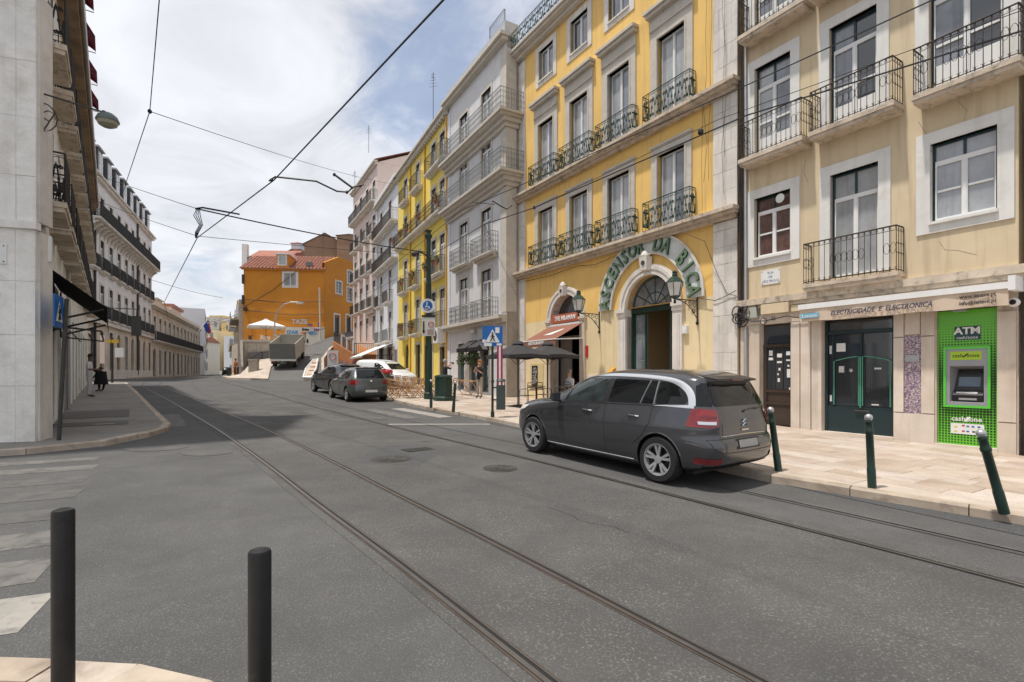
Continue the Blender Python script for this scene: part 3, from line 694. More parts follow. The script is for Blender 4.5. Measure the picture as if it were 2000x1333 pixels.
for i in range(22): mb.tube([(2.1,-.092,.99+i*.046),(3.28,-.092,.99+i*.046)],.0018,3,cap=False)
mb.build('wire_mesh',m_iron,s,kind='stuff')
for q in ((3.33,3.41,.62,.78),(3.33,3.40,1.05,1.2),(2.35,2.5,1.0,1.03),(3.05,3.25,2.25,2.45),(3.08,3.2,1.75,1.9),(3.34,3.41,2.2,2.4),(2.3,2.44,1.82,1.86)):
    mb=MB(); mb.box(q[0],q[1],-.16,-.15,q[2],q[3]); mb.build('sticker',m_signw,s)
pts=[(2.93+.055*(1 if k%2 else .45)*math.sin(k*math.pi/5),1.80+.055*(1 if k%2 else .45)*math.cos(k*math.pi/5)) for k in range(10)]
mb=MB(); mb.prism(pts,lambda p,q,a:(p,a,q),-.16,-.15); mb.build('star_sticker',m_signw,s)
mb=MB(); mb.tube([(2.50,-.08,.86),(2.82,-.08,.86)],.018,6); mb.build('handle',m_rusty,s)
# shop sign (folded awning with a printed valance)
sg=EM('awning_sign',(FB.location.x,FB.location.y,0),FB.rotation_euler.z,'long beige awning valance above the shop reading ELECTRICIDADE E ELECTRONICA','sign')
mb=MB(); mb.box(.02,3.84,.34,.46,3.28,3.40); mb.box(.02,3.84,.1,.34,3.34,3.40); mb.box(-.08,.02,-.0,.50,3.24,3.5); mb.build('cassette',m_white,sg)
mb=MB(); 
for i in range(24):
    xa=.03+i*.158; xb=xa+.158; ya=.42+.012*math.sin(i*1.3); yb=.42+.012*math.sin((i+1)*1.3)
    mb.quad((xb,yb,2.98+.01*math.sin(i)),(xa,ya,2.98+.01*math.sin(i-1)),(xa,ya+.01,3.29),(xb,yb+.01,3.29))
    mb.quad((xa,ya-.01,2.98+.01*math.sin(i-1)),(xb,yb-.01,2.98+.01*math.sin(i)),(xb,yb,3.29),(xa,ya,3.29))
va=mb.build('valance',m_beigeaw,sg)
put_text(va,'ELECTRICIDADE  E  ELECTRONICA',2.12,.455,3.12,.150,shear=.25,ext=.003,mat_=mat('dark_blue_print',(.04,.045,.09),.6,0),sx=.83,bold=.002)
put_text(va,'www.lenave.pt',.46,.455,3.20,.105,ext=.003,sx=.85,bold=.001); put_text(va,'info@lenave.pt',.46,.455,3.075,.105,ext=.003,sx=.85,bold=.001)
mb=MB(); mb.box(3.35,3.78,.44,.452,3.06,3.17); lb=mb.build('name_panel',mat('teal_panel',(.16,.42,.58),.5,.05,3),va)
put_text(lb,'Lenave',3.565,.455,3.112,.13,ext=.002,mat_=m_signw)
# cash machine
atm=EM('cash_machine',(FB.location.x,FB.location.y,0),FB.rotation_euler.z,'bright green cash machine panel set into the doorway, dotted pattern with grey screen recess','cash machine')
m_atg=mat('lime_green_panel',(.13,.48,.03),.35,.05,2,coat=.3); m_atd=mat('dark_green_dots',(.012,.03,.014),.5,0)
mb=MB()
def bx(mb,xa,xb,ya,yb,za,zb,mi=0): mb.box(xa,xb,ya,yb,za,zb,mi)
for r_ in ((.31,.44,.3,3.0),(1.09,1.235,.3,3.0),(.44,1.09,2.25,3.0),(.44,1.09,.3,1.05)): mb.box(r_[0],r_[1],-.16,-.06,r_[2],r_[3])
mb.build('panel',m_atg,atm)
mb=MB(); nx,nz=18,50
for i in range(nx):
    for j in range(nz):
        x=.325+(i+.5)*.9/nx; z=.32+(j+.5)*2.66/nz
        if .40<x<1.13 and 1.04<z<2.28: continue
        f=abs(z-1.55)/1.25; sz=.0215*max(.0,min(1,1.2-f*(.62 if z<1.55 else 1.02)))
        if .55<x<.97 and 2.38<z<2.69: continue
        if sz<.003: continue
        mb.quad((x+sz,-.056,z-sz),(x-sz,-.056,z-sz),(x-sz,-.056,z+sz),(x+sz,-.056,z+sz))
mb.build('dot_pattern',m_atd,atm,kind='stuff')
mb=MB()
for r_ in ((.40,.44,1.05,2.26),(1.09,1.13,1.05,2.26),(.44,1.09,2.22,2.26),(.44,1.09,1.05,1.09)): mb.box(r_[0],r_[1],-.06,-.01,r_[2],r_[3])
mb.build('green_rim',mat('bright_green_rim',(.10,.55,.05),.3,0,coat=.4),atm)
m_atmg=mat('machine_grey',(.33,.33,.35),.35,.04,4,metal=.3)
mb=MB(); mb.box(.44,1.09,-.10,-.03,1.95,2.22); 
for r_ in ((.44,.50,1.09,1.95),(1.03,1.09,1.09,1.95)): mb.box(r_[0],r_[1],-.10,-.03,r_[2],r_[3])
mb.box(.50,1.03,-.10,-.03,1.09,1.15); mb.box(.50,1.03,-.10,-.03,1.88,1.95)
mb.quad((.50,-.03,1.15),(.50,-.03,1.88),(.56,-.30,1.82),(.56,-.30,1.22)); mb.quad((1.03,-.03,1.88),(1.03,-.03,1.15),(.97,-.30,1.22),(.97,-.30,1.82)); mb.quad((.56,-.30,1.82),(.50,-.03,1.88),(1.03,-.03,1.88),(.97,-.30,1.82)); mb.quad((.50,-.03,1.15),(.56,-.30,1.22),(.97,-.30,1.22),(1.03,-.03,1.15))
mb.build('surround',m_atmg,atm)
mb=MB(); mb.add([(.53,-.08,1.17),(1.0,-.08,1.17),(1.0,-.08,1.30),(.53,-.08,1.30),(.53,-.16,1.40),(1.0,-.16,1.40),(.55,-.28,1.78),(.98,-.28,1.78),(.55,-.29,1.2),(.98,-.29,1.2)],[(0,1,2,3)[::-1],(3,2,5,4)[::-1],(4,5,7,6)[::-1],(0,3,4,6,8),(1,9,7,5,2),(6,7,9,8)]); k=mb.build('console',m_blackm,atm)
mb=MB(); mb.quad((.94,-.18,1.47),(.60,-.18,1.47),(.60,-.235,1.66),(.94,-.235,1.66)); mb.build('screen',mat('grey_blue_screen',(.10,.14,.19),.15,.1,3,coat=.3),k)
mb=MB(); mb.box(.62,.9,-.079,-.07,1.20,1.24); mb.quad((.95,-.10,1.335),(.62,-.10,1.335),(.62,-.125,1.365),(.95,-.125,1.365)); mb.build('slot',m_alu,k)
mb=MB(); mb.box(.53,1.02,-.03,-.024,2.0,2.17); o=mb.build('name_panel',mat('yellow_green',(.38,.55,.04),.4,.05,3),atm); put_text(o,'cash',.90,-.022,2.085,.10,ext=.002,mat_=m_atd); put_text(o,'zone',.66,-.022,2.085,.10,ext=.002,mat_=m_atd)
mb=MB(); mb.quad((.80,-.022,2.05),(.835,-.022,2.05),(.76,-.022,2.125),(.725,-.022,2.125)); mb.quad((.725,-.0215,2.125),(.76,-.0215,2.125),(.835,-.0215,2.05),(.80,-.0215,2.05));mb.build('slash_mark',m_black,o)
mb=MB(); mb.box(.56,.96,-.06,-.05,2.40,2.67); o=mb.build('sign_plate',mat('dark_teal_plate',(.02,.06,.065),.4,0),atm); put_text(o,'ATM',.76,-.048,2.575,.19,ext=.002,mat_=m_signw,bold=.006,sx=1.05); put_text(o,'cash/zone',.76,-.048,2.445,.085,ext=.002,mat_=m_signw)
put_text(atm,'cash',.90,-.055,.82,.13,ext=.002,mat_=m_signw,bold=.002); put_text(atm,'zone',.66,-.055,.82,.13,ext=.002,mat_=m_signw,bold=.002)
mb=MB(); mb.quad((.82,-.055,.77),(.76,-.055,.77),(.70,-.055,.87),(.76,-.055,.87)); mb.build('slash_mark',m_signw,atm)
mb=MB(); mb.box(.50,1.02,-.058,-.050,.52,.73); o=mb.build('sticker_strip',m_signw,atm)
for i,(x,z,m_) in enumerate(((.94,.66,'y'),(.82,.69,'r'),(.75,.68,'b'),(.67,.68,'b'),(.58,.68,'b'),(.82,.58,'r'),(.75,.58,'b'),(.66,.58,'k'),(.94,.57,'y'))):
    mb=MB(); mb.box(x-.022,x+.022,-.05,-.047,z-.014,z+.014); mb.build('card_symbol',{'y':mat('yellow_print',(.7,.5,.03),.5,0),'r':m_redp,'b':m_bluesign,'k':m_black}[m_],o)
mb=MB(); rr=random.Random(2)
for pts in (((1.55,7.05),(1.42,6.75),(1.46,6.6),(1.3,6.3)),((.9,7.2),(.75,6.95),(.8,6.75)),((1.2,4.45),(1.1,4.25),(.9,4.2),(.6,4.05)),((3.9,7.1),(3.95,6.8),(3.85,6.5))):
    mb.tube([(x,.0,z) for x,z in pts],.0035,3)
mb.build('plaster_crack',m_iron,b,kind='stuff')
# small things on the beige facade
mb=MB(); mb.box(-.02,.06,.0,.06,3.02,3.10); mb.lathe([(.03,-.06),(.075,-.10),(.085,-.2),(.07,-.24),(.05,-.245)],14,(.02,0,3.04),axis='y'); o=mb.build('security_camera',m_signw,None,loc=(FB.location.x,FB.location.y,0),rz=FB.rotation_euler.z,label='white dome security camera beside the green cash machine',cat='camera')
mb=MB(); mb.lathe([(.05,-.245),(.03,-.262)],12,(.02,0,3.04),axis='y'); mb.build('lens',m_black,o)
mb=MB(); mb.box(.74,.86,.02,.16,3.02,3.10); mb.box(.70,.90,.08,.24,2.95,3.02); mb.tube([(.8,.05,3.1),(.8,.05,3.2)],.02,5); mb.build('floodlight',m_alu,None,loc=(FB.location.x,FB.location.y,0),rz=FB.rotation_euler.z,label='small grey floodlight above the green cash machine',cat='floodlight')
def at_b(n,mb,m,l,c,**k): return mb.build(n,m,None,loc=(FB.location.x,FB.location.y,0),rz=FB.rotation_euler.z,label=l,cat=c,**k)
mb=MB(); mb.box(4.25,5.0,0,.16,3.30,3.56); mb.box(3.95,4.22,0,.10,3.30,3.46); at_b('service_box',mb,m_beige,'beige electrical service box under the cornice left of the shop sign','service box')
mb=MB(); mb.box(5.12,5.4,0,.14,3.22,3.52); mb.box(5.14,5.38,.14,.15,3.24,3.5); at_b('meter_box',mb,mat('grey_green_box',(.40,.41,.36),.6,.08,5),'pale grey green meter box beside the beige service box','meter box')
# cable bundle with coils
mb=MB(); rr=random.Random(5)
for k in range(7):
    x=5.62+rr.uniform(-.06,.06); mb.tube([(x+rr.uniform(-.05,.05),.1+rr.uniform(0,.06),z) for z in (14,11.5,9,7.5,6,4.8,3.6,3.0)],rr.uniform(.008,.018),4)
for k in range(6):
    c=(5.55+rr.uniform(-.12,.15),.16,3.2+rr.uniform(-.1,.25)); r=rr.uniform(.1,.2); mb.tube([(c[0]+r*math.cos(a*.6),c[1]+.03*math.sin(a),c[2]+r*math.sin(a*.6)) for a in range(22)],.011,4)
mb.tube([(5.5,.12,3.3),(5.3,.14,3.15),(4.9,.13,3.12),(4.3,.13,3.2),(3.9,.1,3.1),(3.5,.09,3.12)],.015,5); mb.tube([(5.5,.12,3.35),(5.35,.14,3.7),(5.15,.14,3.66),(5.1,.14,3.3)],.012,5)
mb.tube([(4.95+.09*math.cos(a*.63),.12,3.12+.09*math.sin(a*.63)) for a in range(20)],.012,4)
at_b('cable_bundle',mb,m_wire,'tangled black cables running down the joint between the yellow and beige houses','cables')
mb=MB(); mb.tube([(5.50,.08,z) for z in (.3,1.2,2.0,3.0)],.045,8); mb.tube([(5.50,.08,1.2),(5.5,.08,1.24)],.055,8); mb.tube([(5.50,.08,3.5),(5.5,.08,8),(5.5,.08,14.4)],.04,8); at_b('downpipe',mb,m_alu,'grey downpipe on the pilaster between the yellow and beige houses','downpipe')
mb=MB()  # pigeon on the cornice
mb.lathe([(.005,-.16),(.03,-.12),(.055,-.03),(.06,.03),(.035,.10),(.02,.13)],10,(0,0,0),axis='x'); mb.lathe([(.018,.10),(.028,.13),(.024,.155),(.006,.185)],8,(0,0,.045),axis='x'); mb.tube([(-.1,0,0),(-.22,0,-.02)],[.03,.012],4)
mb.tube([(.0,.02,-.05),(0,.02,-.10)],.005,4); mb.tube([(.0,-.02,-.05),(0,-.02,-.10)],.005,4)
o=mb.build('pigeon',mat('pigeon_grey',(.08,.08,.09),.6,.2,20),None,True,label='dark pigeon perched on the beige service box',cat='pigeon'); 
ub=(Vector((6.38,14.41))-Vector((9.40,9.50))).normalized(); nb=Vector((-ub.y,ub.x)); p=Vector((9.40,9.5))+ub*4.55+nb*.10; o.location=(p.x,p.y,3.665+.0); o.rotation_euler=(0,0,math.atan2(ub.y,ub.x))
# downpipe and wall piece of the next house at the right edge
b2,L2=bldg('white_stone_house','edge of a white stone house at the right border of the view',(12.2,4.95),(9.46,9.40))
mb=MB(); wall_mb(mb,L2,0,14,[]); shell(mb,L2,0,14,6); mb.build('wall',m_wstone,b2); ashlar(b2,L2-.5,L2-.01,.1,14,m_wstone,.05,.62,seed=4)
ashlar(b2,L2-2.2,L2-.52,.1,3.4,m_wstone,.03,.55,seed=9)

# ======== 2. ochre yellow building
b,L=bldg('yellow_station_building','ochre yellow building with green scroll balconies and a large arched entrance',(6.38,14.41),(.24,24.39)); YB=b
cs=[2.40,4.80,7.06,9.33]
op=[(2.28,4.38,.3,5.03,'arch'),(6.95,8.90,.3,4.98,'arch')]
L1=[(c-.56,c+.56,6.42,8.9) for c in cs]; L2_=[(c-.56,c+.56,9.98,12.75) for c in cs]; L3=[(c-.54,c+.54,14.65,16.0) for c in cs]
mb=MB(); wall_mb(mb,10.95,0,4.02,op,mi=1,rev=.35,x0=.82,mr=2); wall_mb(mb,10.95,4.02,16.4,op+L1+L2_+L3,rev=.22,x0=.82,mr=0)
shell(mb,11.7,0,16.4,10,0); mb.quad((.82,0,0),(0,0,0),(0,0,16.4),(.82,0,16.4),mi=2); mb.quad((11.7,0,0),(10.95,0,0),(10.95,0,16.4),(11.7,0,16.4),mi=2)
mb.build('wall',[m_yel,m_cream,m_wstone],b)
ashlar(b,.0,.80,.25,6.1,m_wstone,.06,.52,seed=2); ashlar(b,.0,.80,6.45,9.7,m_wstone,.06,.55,seed=3); ashlar(b,.0,.80,10.0,16.2,m_wstone,.06,.55,seed=5)
ashlar(b,10.97,11.6,.3,6.1,m_wstone,.06,.52,seed=6); ashlar(b,10.97,11.6,6.45,9.7,m_wstone,.06,.55,seed=7); ashlar(b,10.97,11.6,10.0,16.2,m_wstone,.06,.55,seed=8)
for z in (6.2,9.78):
    mb=MB(); mb.box(-.12,11.72,0,.42,z+.10,z+.20); mb.box(-.08,11.68,0,.34,z+.02,z+.10); mb.box(-.02,11.62,0,.2,z-.08,z+.02); mb.build('cornice',m_slabd,b)
mb=MB(); mb.box(-.1,11.75,0,.55,16.62,16.72); mb.box(-.06,11.7,0,.45,16.5,16.62); mb.box(0,11.65,0,.25,16.35,16.5); mb.build('cornice',m_gstone,b)
OB('railing',railing_me(11.6,.5,.85,'scroll',m_greenr),b,(0,0,16.72))
mb=MB(); mb.box(3.2,4.6,-2.5,-1.2,16.7,18.7); mb.box(3.1,4.7,-2.6,-1.1,18.7,18.8); dm=mb.build('dormer',m_wwall,b); mb=MB(); mb.box(3.6,4.2,-1.2,-1.17,17.1,18.4); mb.build('pane',m_glassm,dm)
for i,c in enumerate(cs):
    for (xa,xb,z0,z1),f2 in ((L1[i],0),(L2_[i],1)):
        w=window(b,xa,xb,z0,z1,'',m_green,m_glassl if (i+f2)%2 else m_glassm,m_white,y=-.16,curt=m_glassl)
        t=.26 if f2==0 else .30
        mb=MB(); mb.box(xa-t,xa,-.20,.05,z0,z1); mb.box(xb,xb+t,-.20,.05,z0,z1); mb.box(xa-t,xb+t,-.20,.05,z1,z1+.28); mb.box(xa-.06,xa,.05,.07,z0,z1+.06); mb.box(xb,xb+.06,.05,.07,z0,z1+.06); mb.box(xa,xb,.05,.07,z1,z1+.06)
        if f2==0: mb.box(xa-t-.03,xb+t+.03,0,.09,z1+.28,z1+.35)
        mb.build('window_surround',m_gstone,b)
        if f2:
            mb=MB(); mb.box(xa-t,xb+t,0,.06,z1+.282,z1+.78); mb.box(xa-t-.12,xb+t+.12,0,.30,z1+.90,z1+1.0); mb.box(xa-t-.07,xb+t+.07,0,.22,z1+.78,z1+.90); mb.box(xa-t,xb+t,.06,.10,z1+.34,z1+.40); mb.build('window_hood',m_gstone,b)
        OB('railing',railing_me(1.98,.32,.98,'scroll',m_greenr),b,(c-.99,0.02,z0-.02))
    xa,xb,z0,z1=L3[i]; window(b,xa,xb,z0,z1,'',m_green,m_glassm,m_white,y=-.14,curt=m_glassm if i%2 else m_glass); surround(b,xa,xb,z0,z1,.24,m_wstone)
# big arch
def archivolt(par,c,z,ri,ro,y0,y1,m,n=24,name='arch',leg=0):
    mb=MB()
    P=[(c-r*math.cos(math.pi*i/n),z+r*math.sin(math.pi*i/n)) for r in (ri,ro) for i in range(n+1)]
    k=n+1; vs=[(x,y,zz) for y in (y0,y1) for x,zz in P]; f=[]
    for i in range(n):
        a,b_,c_,d_=i,i+1,k+i+1,k+i; o=2*k
        f+= [(o+a,o+b_,o+c_,o+d_),(d_,c_,b_,a),(a,b_,o+b_,o+a),(d_,o+d_,o+c_,c_)]
    f+=[(0,2*k,3*k,k),(n,k+n,3*k+n,2*k+n)]
    mb.add(vs,f); me=mb.mesh(name,m); bm=bmesh.new(); bm.from_mesh(me); bmesh.ops.recalc_face_normals(bm,faces=bm.faces[:]); bm.to_mesh(me); bm.free()
    return OB(name,me,par)
AC=3.33
archivolt(b,AC,3.98,1.05,1.40,-.30,.10,m_wstone); archivolt(b,AC,3.98,1.22,1.34,.10,.14,m_wstone); archivolt(b,AC,3.98,1.06,1.14,.10,.13,m_wstone)
mb=MB()
for s in (-1,1):
    xa,xb=(AC+s*1.05,AC+s*1.42); mb.box(xa,xb,-.3,.10,.3,3.72); mb.box(AC+s*1.03,AC+s*1.48,-.3,.17,3.86,3.98); mb.box(AC+s*1.04,AC+s*1.45,-.3,.13,3.72,3.86); mb.box(AC+s*1.12,AC+s*1.34,.10,.12,1.0,3.6); mb.box(AC+s*1.04,AC+s*1.46,-.3,.14,.28,.8)
mb.build('door_jamb',m_wstone,b)
# sign band with letters
band=archivolt(b,3.43,4.04,1.70,2.33,.02,.09,mat('pale_sign_band',(.62,.65,.62),.7,.08,2,stain=((.5,.52,.5),3,.5,.7,.5)),36,'sign_band')
archivolt(b,3.43,4.04,2.28,2.36,.09,.12,m_wstone,36,'band_rim'); archivolt(b,3.43,4.04,1.68,1.73,.09,.12,m_wstone,36,'band_rim')
txt='ASCENSOR DA BICA'; m_let=mat('weathered_green_letters',(.13,.19,.11),.6,.2,6); m_letd=mat('dark_green_letter_edge',(.03,.09,.06),.6,.1,5)
for i,ch in enumerate(txt):
    if ch==' ': continue
    a=math.radians(174-168*i/(len(txt)-1)); rad=2.0
    me=text_mesh(ch,.70,.04,0,m_let,bold=.012,sx=.74); rm=Matrix.Rotation(a-math.pi/2,3,'Z')
    for v in me.vertices: v.co=TXT@(rm@v.co)
    me.materials.append(m_letd); me.update()
    for p_ in me.polygons:
        if p_.normal.y<.5: p_.material_index=1
    OB('letter',me,band,(3.43-rad*math.cos(a),.13,4.04+rad*math.sin(a)))
# emblem keystones
def emblem(par,x,z,s):
    mb=MB(); mb.add([(x-.16*s,.08,z-.38*s),(x+.16*s,.08,z-.38*s),(x+.2*s,.08,z+.1*s),(x-.2*s,.08,z+.1*s),(x-.14*s,.26*s+.05,z-.36*s),(x+.14*s,.26*s+.05,z-.36*s),(x+.18*s,.3*s+.05,z+.1*s),(x-.18*s,.3*s+.05,z+.1*s)],[(7,6,5,4),(0,4,5,1),(1,5,6,2),(2,6,7,3),(3,7,4,0)][::1])
    mb.lathe([(.15*s,0),(.17*s,.05*s),(.13*s,.16*s),(.05*s,.24*s),(0.01,.26*s)],10,(x,.2*s,z+.1*s)); mb.lathe([(.06*s,0),(.06*s,.03)],8,(x-.22*s,.2*s,z+.16*s)); mb.lathe([(.06*s,0),(.06*s,.03)],8,(x+.22*s,.2*s,z+.16*s))
    o=mb.build('keystone_emblem',m_wstone,par)
    mb=MB(); mb.lathe([(.085*s,-(.27*s+.055)),(.085*s,-(.27*s+.075))],14,(x,0,z-.12*s),axis='y'); mb.build('medallion',m_iron,o)
    return o
emblem(b,AC,5.52,.95); emblem(b,7.92,5.20,.8)
# entrance: fanlight, transom, doors, interior
mb=MB(); c=AC; z=3.98; r=1.03
mb.tube([(c-r*math.cos(math.pi*i/16)*.98,-.26,z+r*math.sin(math.pi*i/16)*.98) for i in range(17)],.05,4)
for a in (30,60,90,120,150): mb.tube([(c,-.26,z+.03),(c+r*math.cos(math.radians(a)),-.26,z+r*math.sin(math.radians(a)))],.018,4)
mb.tube([(c-.5*math.cos(math.pi*i/12),-.26,z+.5*math.sin(math.pi*i/12)) for i in range(13)],.015,4)
mb.box(c-1.04,c+1.04,-.32,-.18,z-.16,z+.03); mb.box(c-1.05,c-.99,-.32,-.2,.5,z-.16); mb.box(c+.99,c+1.05,-.32,-.2,.5,z-.16)
fl=mb.build('fanlight',m_green,b); mb=MB(); mb.prism([(c-r*math.cos(math.pi*i/16)*.97,z+r*math.sin(math.pi*i/16)*.97) for i in range(17)],lambda p,q,a:(p,a,q),-.28,-.27); mb.build('pane',m_glassm,fl)
m_pg=mat('pale_green_door',(.13,.21,.17),.45,.1,3)
for (xa,xb) in ((c+.42,c+.99),(c-.99,c-.62)):
    mb=MB(); mb.box(xa,xb,-.36,-.31,.45,z-.2); 
    for k in range(4):
        za=.55+k*.80; mb.box(xa+.03,xb-.03,-.31,-.295,za,za+.03)
    mb.box(xa,xa+.06,-.31,-.27,.45,z-.2,1); mb.box(xb-.06,xb,-.31,-.27,.45,z-.2,1); dd=mb.build('door',[m_pg,m_green],b)
    mb=MB(); mb.box(xa+.07,xb-.07,-.309,-.30,1.35,z-.28); mb.build('pane',m_glassm,dd)
mb=MB(); mb.quad((c+1.1,-.4,.4),(c+1.1,-4.5,.6),(c-1.1,-4.5,.6),(c-1.1,-.4,.4),mi=0); mb.quad((c-1.05,-.36,.4),(c-1.05,-4.5,.4),(c-1.05,-4.5,4.2),(c-1.05,-.36,4.2),mi=1); mb.quad((c+1.05,-4.5,.4),(c+1.05,-.36,.4),(c+1.05,-.36,4.2),(c+1.05,-4.5,4.2),mi=1); mb.quad((c+1.05,-4.5,.4),(c-1.05,-4.5,.4),(c-1.05,-4.5,2.05),(c+1.05,-4.5,2.05),mi=2); mb.quad((c+1.05,-4.5,2.05),(c-1.05,-4.5,2.05),(c-1.05,-4.5,4.2),(c+1.05,-4.5,4.2),mi=1)
mb.box(c-1.04,c+1.04,-4.49,-4.45,2.02,2.12,3)
mb.build('entrance_hall',[m_gpav,mat('hall_ochre',(.42,.30,.16),.8,.05,2),mat('hall_tiles',(.5,.47,.42),.4,.06,4),m_doorb],b)
# restaurant arch
AC2=7.92
archivolt(b,AC2,4.0,.975,1.28,-.28,.09,m_wstone); archivolt(b,AC2,4.0,1.15,1.24,.09,.12,m_wstone)
mb=MB()
for s in (-1,1): mb.box(AC2+s*.975,AC2+s*1.28,-.3,.09,.3,3.8); mb.box(AC2+s*.95,AC2+s*1.34,-.3,.15,3.88,4.0); mb.box(AC2+s*.96,AC2+s*1.31,-.3,.12,3.80,3.88); mb.box(AC2+s*.96,AC2+s*1.31,-.3,.12,.28,.75)
mb.build('door_jamb',m_stone,b)
mb=MB(); mb.quad((AC2+1,-.34,4.0),(AC2-1,-.34,4.0),(AC2-1,-.34,5.0),(AC2+1,-.34,5.0)); mb.build('fanlight',m_glass,b)
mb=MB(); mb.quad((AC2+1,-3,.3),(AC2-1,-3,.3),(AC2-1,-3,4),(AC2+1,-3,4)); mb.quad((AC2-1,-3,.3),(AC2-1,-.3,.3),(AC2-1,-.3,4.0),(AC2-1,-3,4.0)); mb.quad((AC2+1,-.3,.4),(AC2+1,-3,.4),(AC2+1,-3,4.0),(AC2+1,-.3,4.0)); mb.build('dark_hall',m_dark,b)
mb=MB(); mb.box(AC2+.2,AC2+.96,-.5,-.45,.5,3.2); mb.box(AC2-.98,AC2+.98,-.5,-.42,3.2,3.3); mb.build('door',mat('grey_door',(.2,.19,.18),.5,.1,3),b)
mb=MB(); mb.box(AC2-.93,AC2+.93,-.12,.06,3.83,4.18); sgn=mb.build('sign',mat('terracotta_sign',(.42,.11,.05),.6,.05,3),b)
put_text(sgn,'THE MILAMAN',AC2,.065,4.0,.26,ext=.01,mat_=m_signw,sx=.82,bold=.006)
def put_at(o,B,x,y,z): 
    u=Vector((math.cos(B.rotation_euler.z),math.sin(B.rotation_euler.z))); n=Vector((-u.y,u.x)); p=Vector((B.location.x,B.location.y))+u*x+n*y; o.location=(p.x,p.y,z); return o
aw=EM('restaurant_awning',YB.location,YB.rotation_euler.z,'terracotta canvas awning over the restaurant door in the yellow building','awning')
mb=MB(); xa,xb=6.80,9.02
mb.quad((xb,.05,3.72),(xa,.05,3.72),(xa,1.35,3.04),(xb,1.35,3.04)); mb.quad((xa,.05,3.70),(xb,.05,3.70),(xb,1.35,3.02),(xa,1.35,3.02)); mb.quad((xb,1.35,3.04),(xa,1.35,3.04),(xa,1.37,2.76),(xb,1.37,2.76)); mb.quad((xa,1.34,3.04),(xb,1.34,3.04),(xb,1.36,2.76),(xa,1.36,2.76))
cv=mb.build('canopy',m_brownaw,aw)
mb=MB(); mb.tube([(xa-.04,.02,3.10),(xa-.04,1.36,3.02)],.025,5); mb.tube([(xb+.02,.02,3.10),(xb+.02,1.36,3.02)],.025,5); mb.tube([(xa-.05,1.35,3.03),(xb+.05,1.35,3.03)],.025,5); mb.box(xa-.04,xb+.04,0,.1,3.7,3.78); mb.build('frame',m_signw,aw)
put_text(aw,'RESTAURANTE',8.1,1.385,2.92,.17,ext=.004,mat_=m_signw,sx=.95,bold=.004)
mb=MB(); mb.quad((7.55,.5,3.50),(7.35,.5,3.50),(7.65,.95,3.265),(8.2,.95,3.265)); mb.quad((8.2,.95,3.263),(7.65,.95,3.263),(7.35,.5,3.498),(7.55,.5,3.498)); mb.build('white_print',m_signw,aw)
def wall_lantern(x,z,label):
    o=EM('wall_lantern',(0,0,0),YB.rotation_euler.z,label,'lantern','ornate lanterns on the yellow building'); put_at(o,YB,x,0,z)
    mb=MB(); mb.tube([(0,.03,-.62),(0,.03,.12)],.022,6); mb.tube([(0,.03,0),(0,1.02,.0)],.018,6); mb.tube([(0,.03,-.55)]+[(0,.05+.9*(k/8)**1.3,-.55+.53*math.sin(k/8*math.pi/2)) for k in range(1,9)],.014,5)
    for cy_,cz_,r_ in ((.16,-.12,.10),(.36,-.10,.08),(.20,-.32,.08),(.53,-.07,.05)): mb.tube([(0,cy_+r_*math.cos(a*.7)*(1-a*.05),cz_+r_*math.sin(a*.7)*(1-a*.05)) for a in range(12)],.010,4)
    mb.lathe([(.035,-.72),(.05,-.66),(.03,-.62)],8,(0,.03,0)); mb.build('bracket',m_railing,o)
    c=(0,1.02,0)
    mb=MB(); mb.lathe([(.03,-.14),(.05,-.08),(.02,-.02),(.06,.0),(.155,.06),(.16,.08)],6,c)
    for k in range(6):
        a=k*math.pi/3; mb.tube([(.155*math.cos(a),1.02+.155*math.sin(a),.08),(.25*math.cos(a),1.02+.25*math.sin(a),.48)],.012,4)
        a2=a+math.pi/3; mb.tube([(.25*math.cos(a),1.02+.25*math.sin(a),.48),(.25*math.cos(a2),1.02+.25*math.sin(a2),.48)],.014,4)
    mb.lathe([(.27,.48),(.25,.50),(.14,.62),(.08,.66),(.09,.70),(.07,.74),(.09,.78),(.03,.82),(.01,.84)],6,c); mb.build('lantern_frame',m_green,o)
    mb=MB(); mb.lathe([(.148,.08),(.24,.48)],6,c); mb.build('glass',m_lamp,o); return o
wall_lantern(5.84,3.95,'green lantern on scrolled bracket between the restaurant and the big arch')
wall_lantern(1.38,3.92,'green lantern on scrolled bracket right of the big arch')
def at_y(n,mb,m,l,c,**k): return mb.build(n,m,None,loc=(YB.location.x,YB.location.y,0),rz=YB.rotation_euler.z,label=l,cat=c,**k)
mb=MB(); mb.box(1.72,1.9,0,.1,2.95,3.2); mb.box(1.74,1.88,.1,.12,2.97,3.1); at_y('alarm_box',mb,m_signw,'small white alarm box right of the big arch','alarm box')
mb=MB(); mb.box(6.50,6.66,0,.03,2.35,2.8); at_y('wall_plaque',mb,m_redp,'small dark red plaque beside the restaurant door','plaque')
mb=MB(); mb.box(9.95,10.4,.0,.04,1.15,2.05); o=at_y('menu_board',mb,m_black,'black menu chalkboard on the cream wall by the cafe tables','menu board')
mb=MB(); rr=random.Random(8)
for k in range(11):
    z_=1.95-k*.07; x_=10.33
    while x_>10.03:
        w_=rr.uniform(.02,.07); 
        if rr.random()<.75: mb.box(x_-w_,x_,.04,.043,z_-.018,z_+.012)
        x_-=w_+.02
mb.build('chalk_marks',m_signw,o,kind='stuff')
mb=MB(); mb.box(9.5,10.55,.0,.02,1.05,2.15); at_y('board_frame',mb,mat('board_niche',(.62,.5,.27),.8,.05,3),'plain cream panel behind the black menu chalkboard','wall panel')
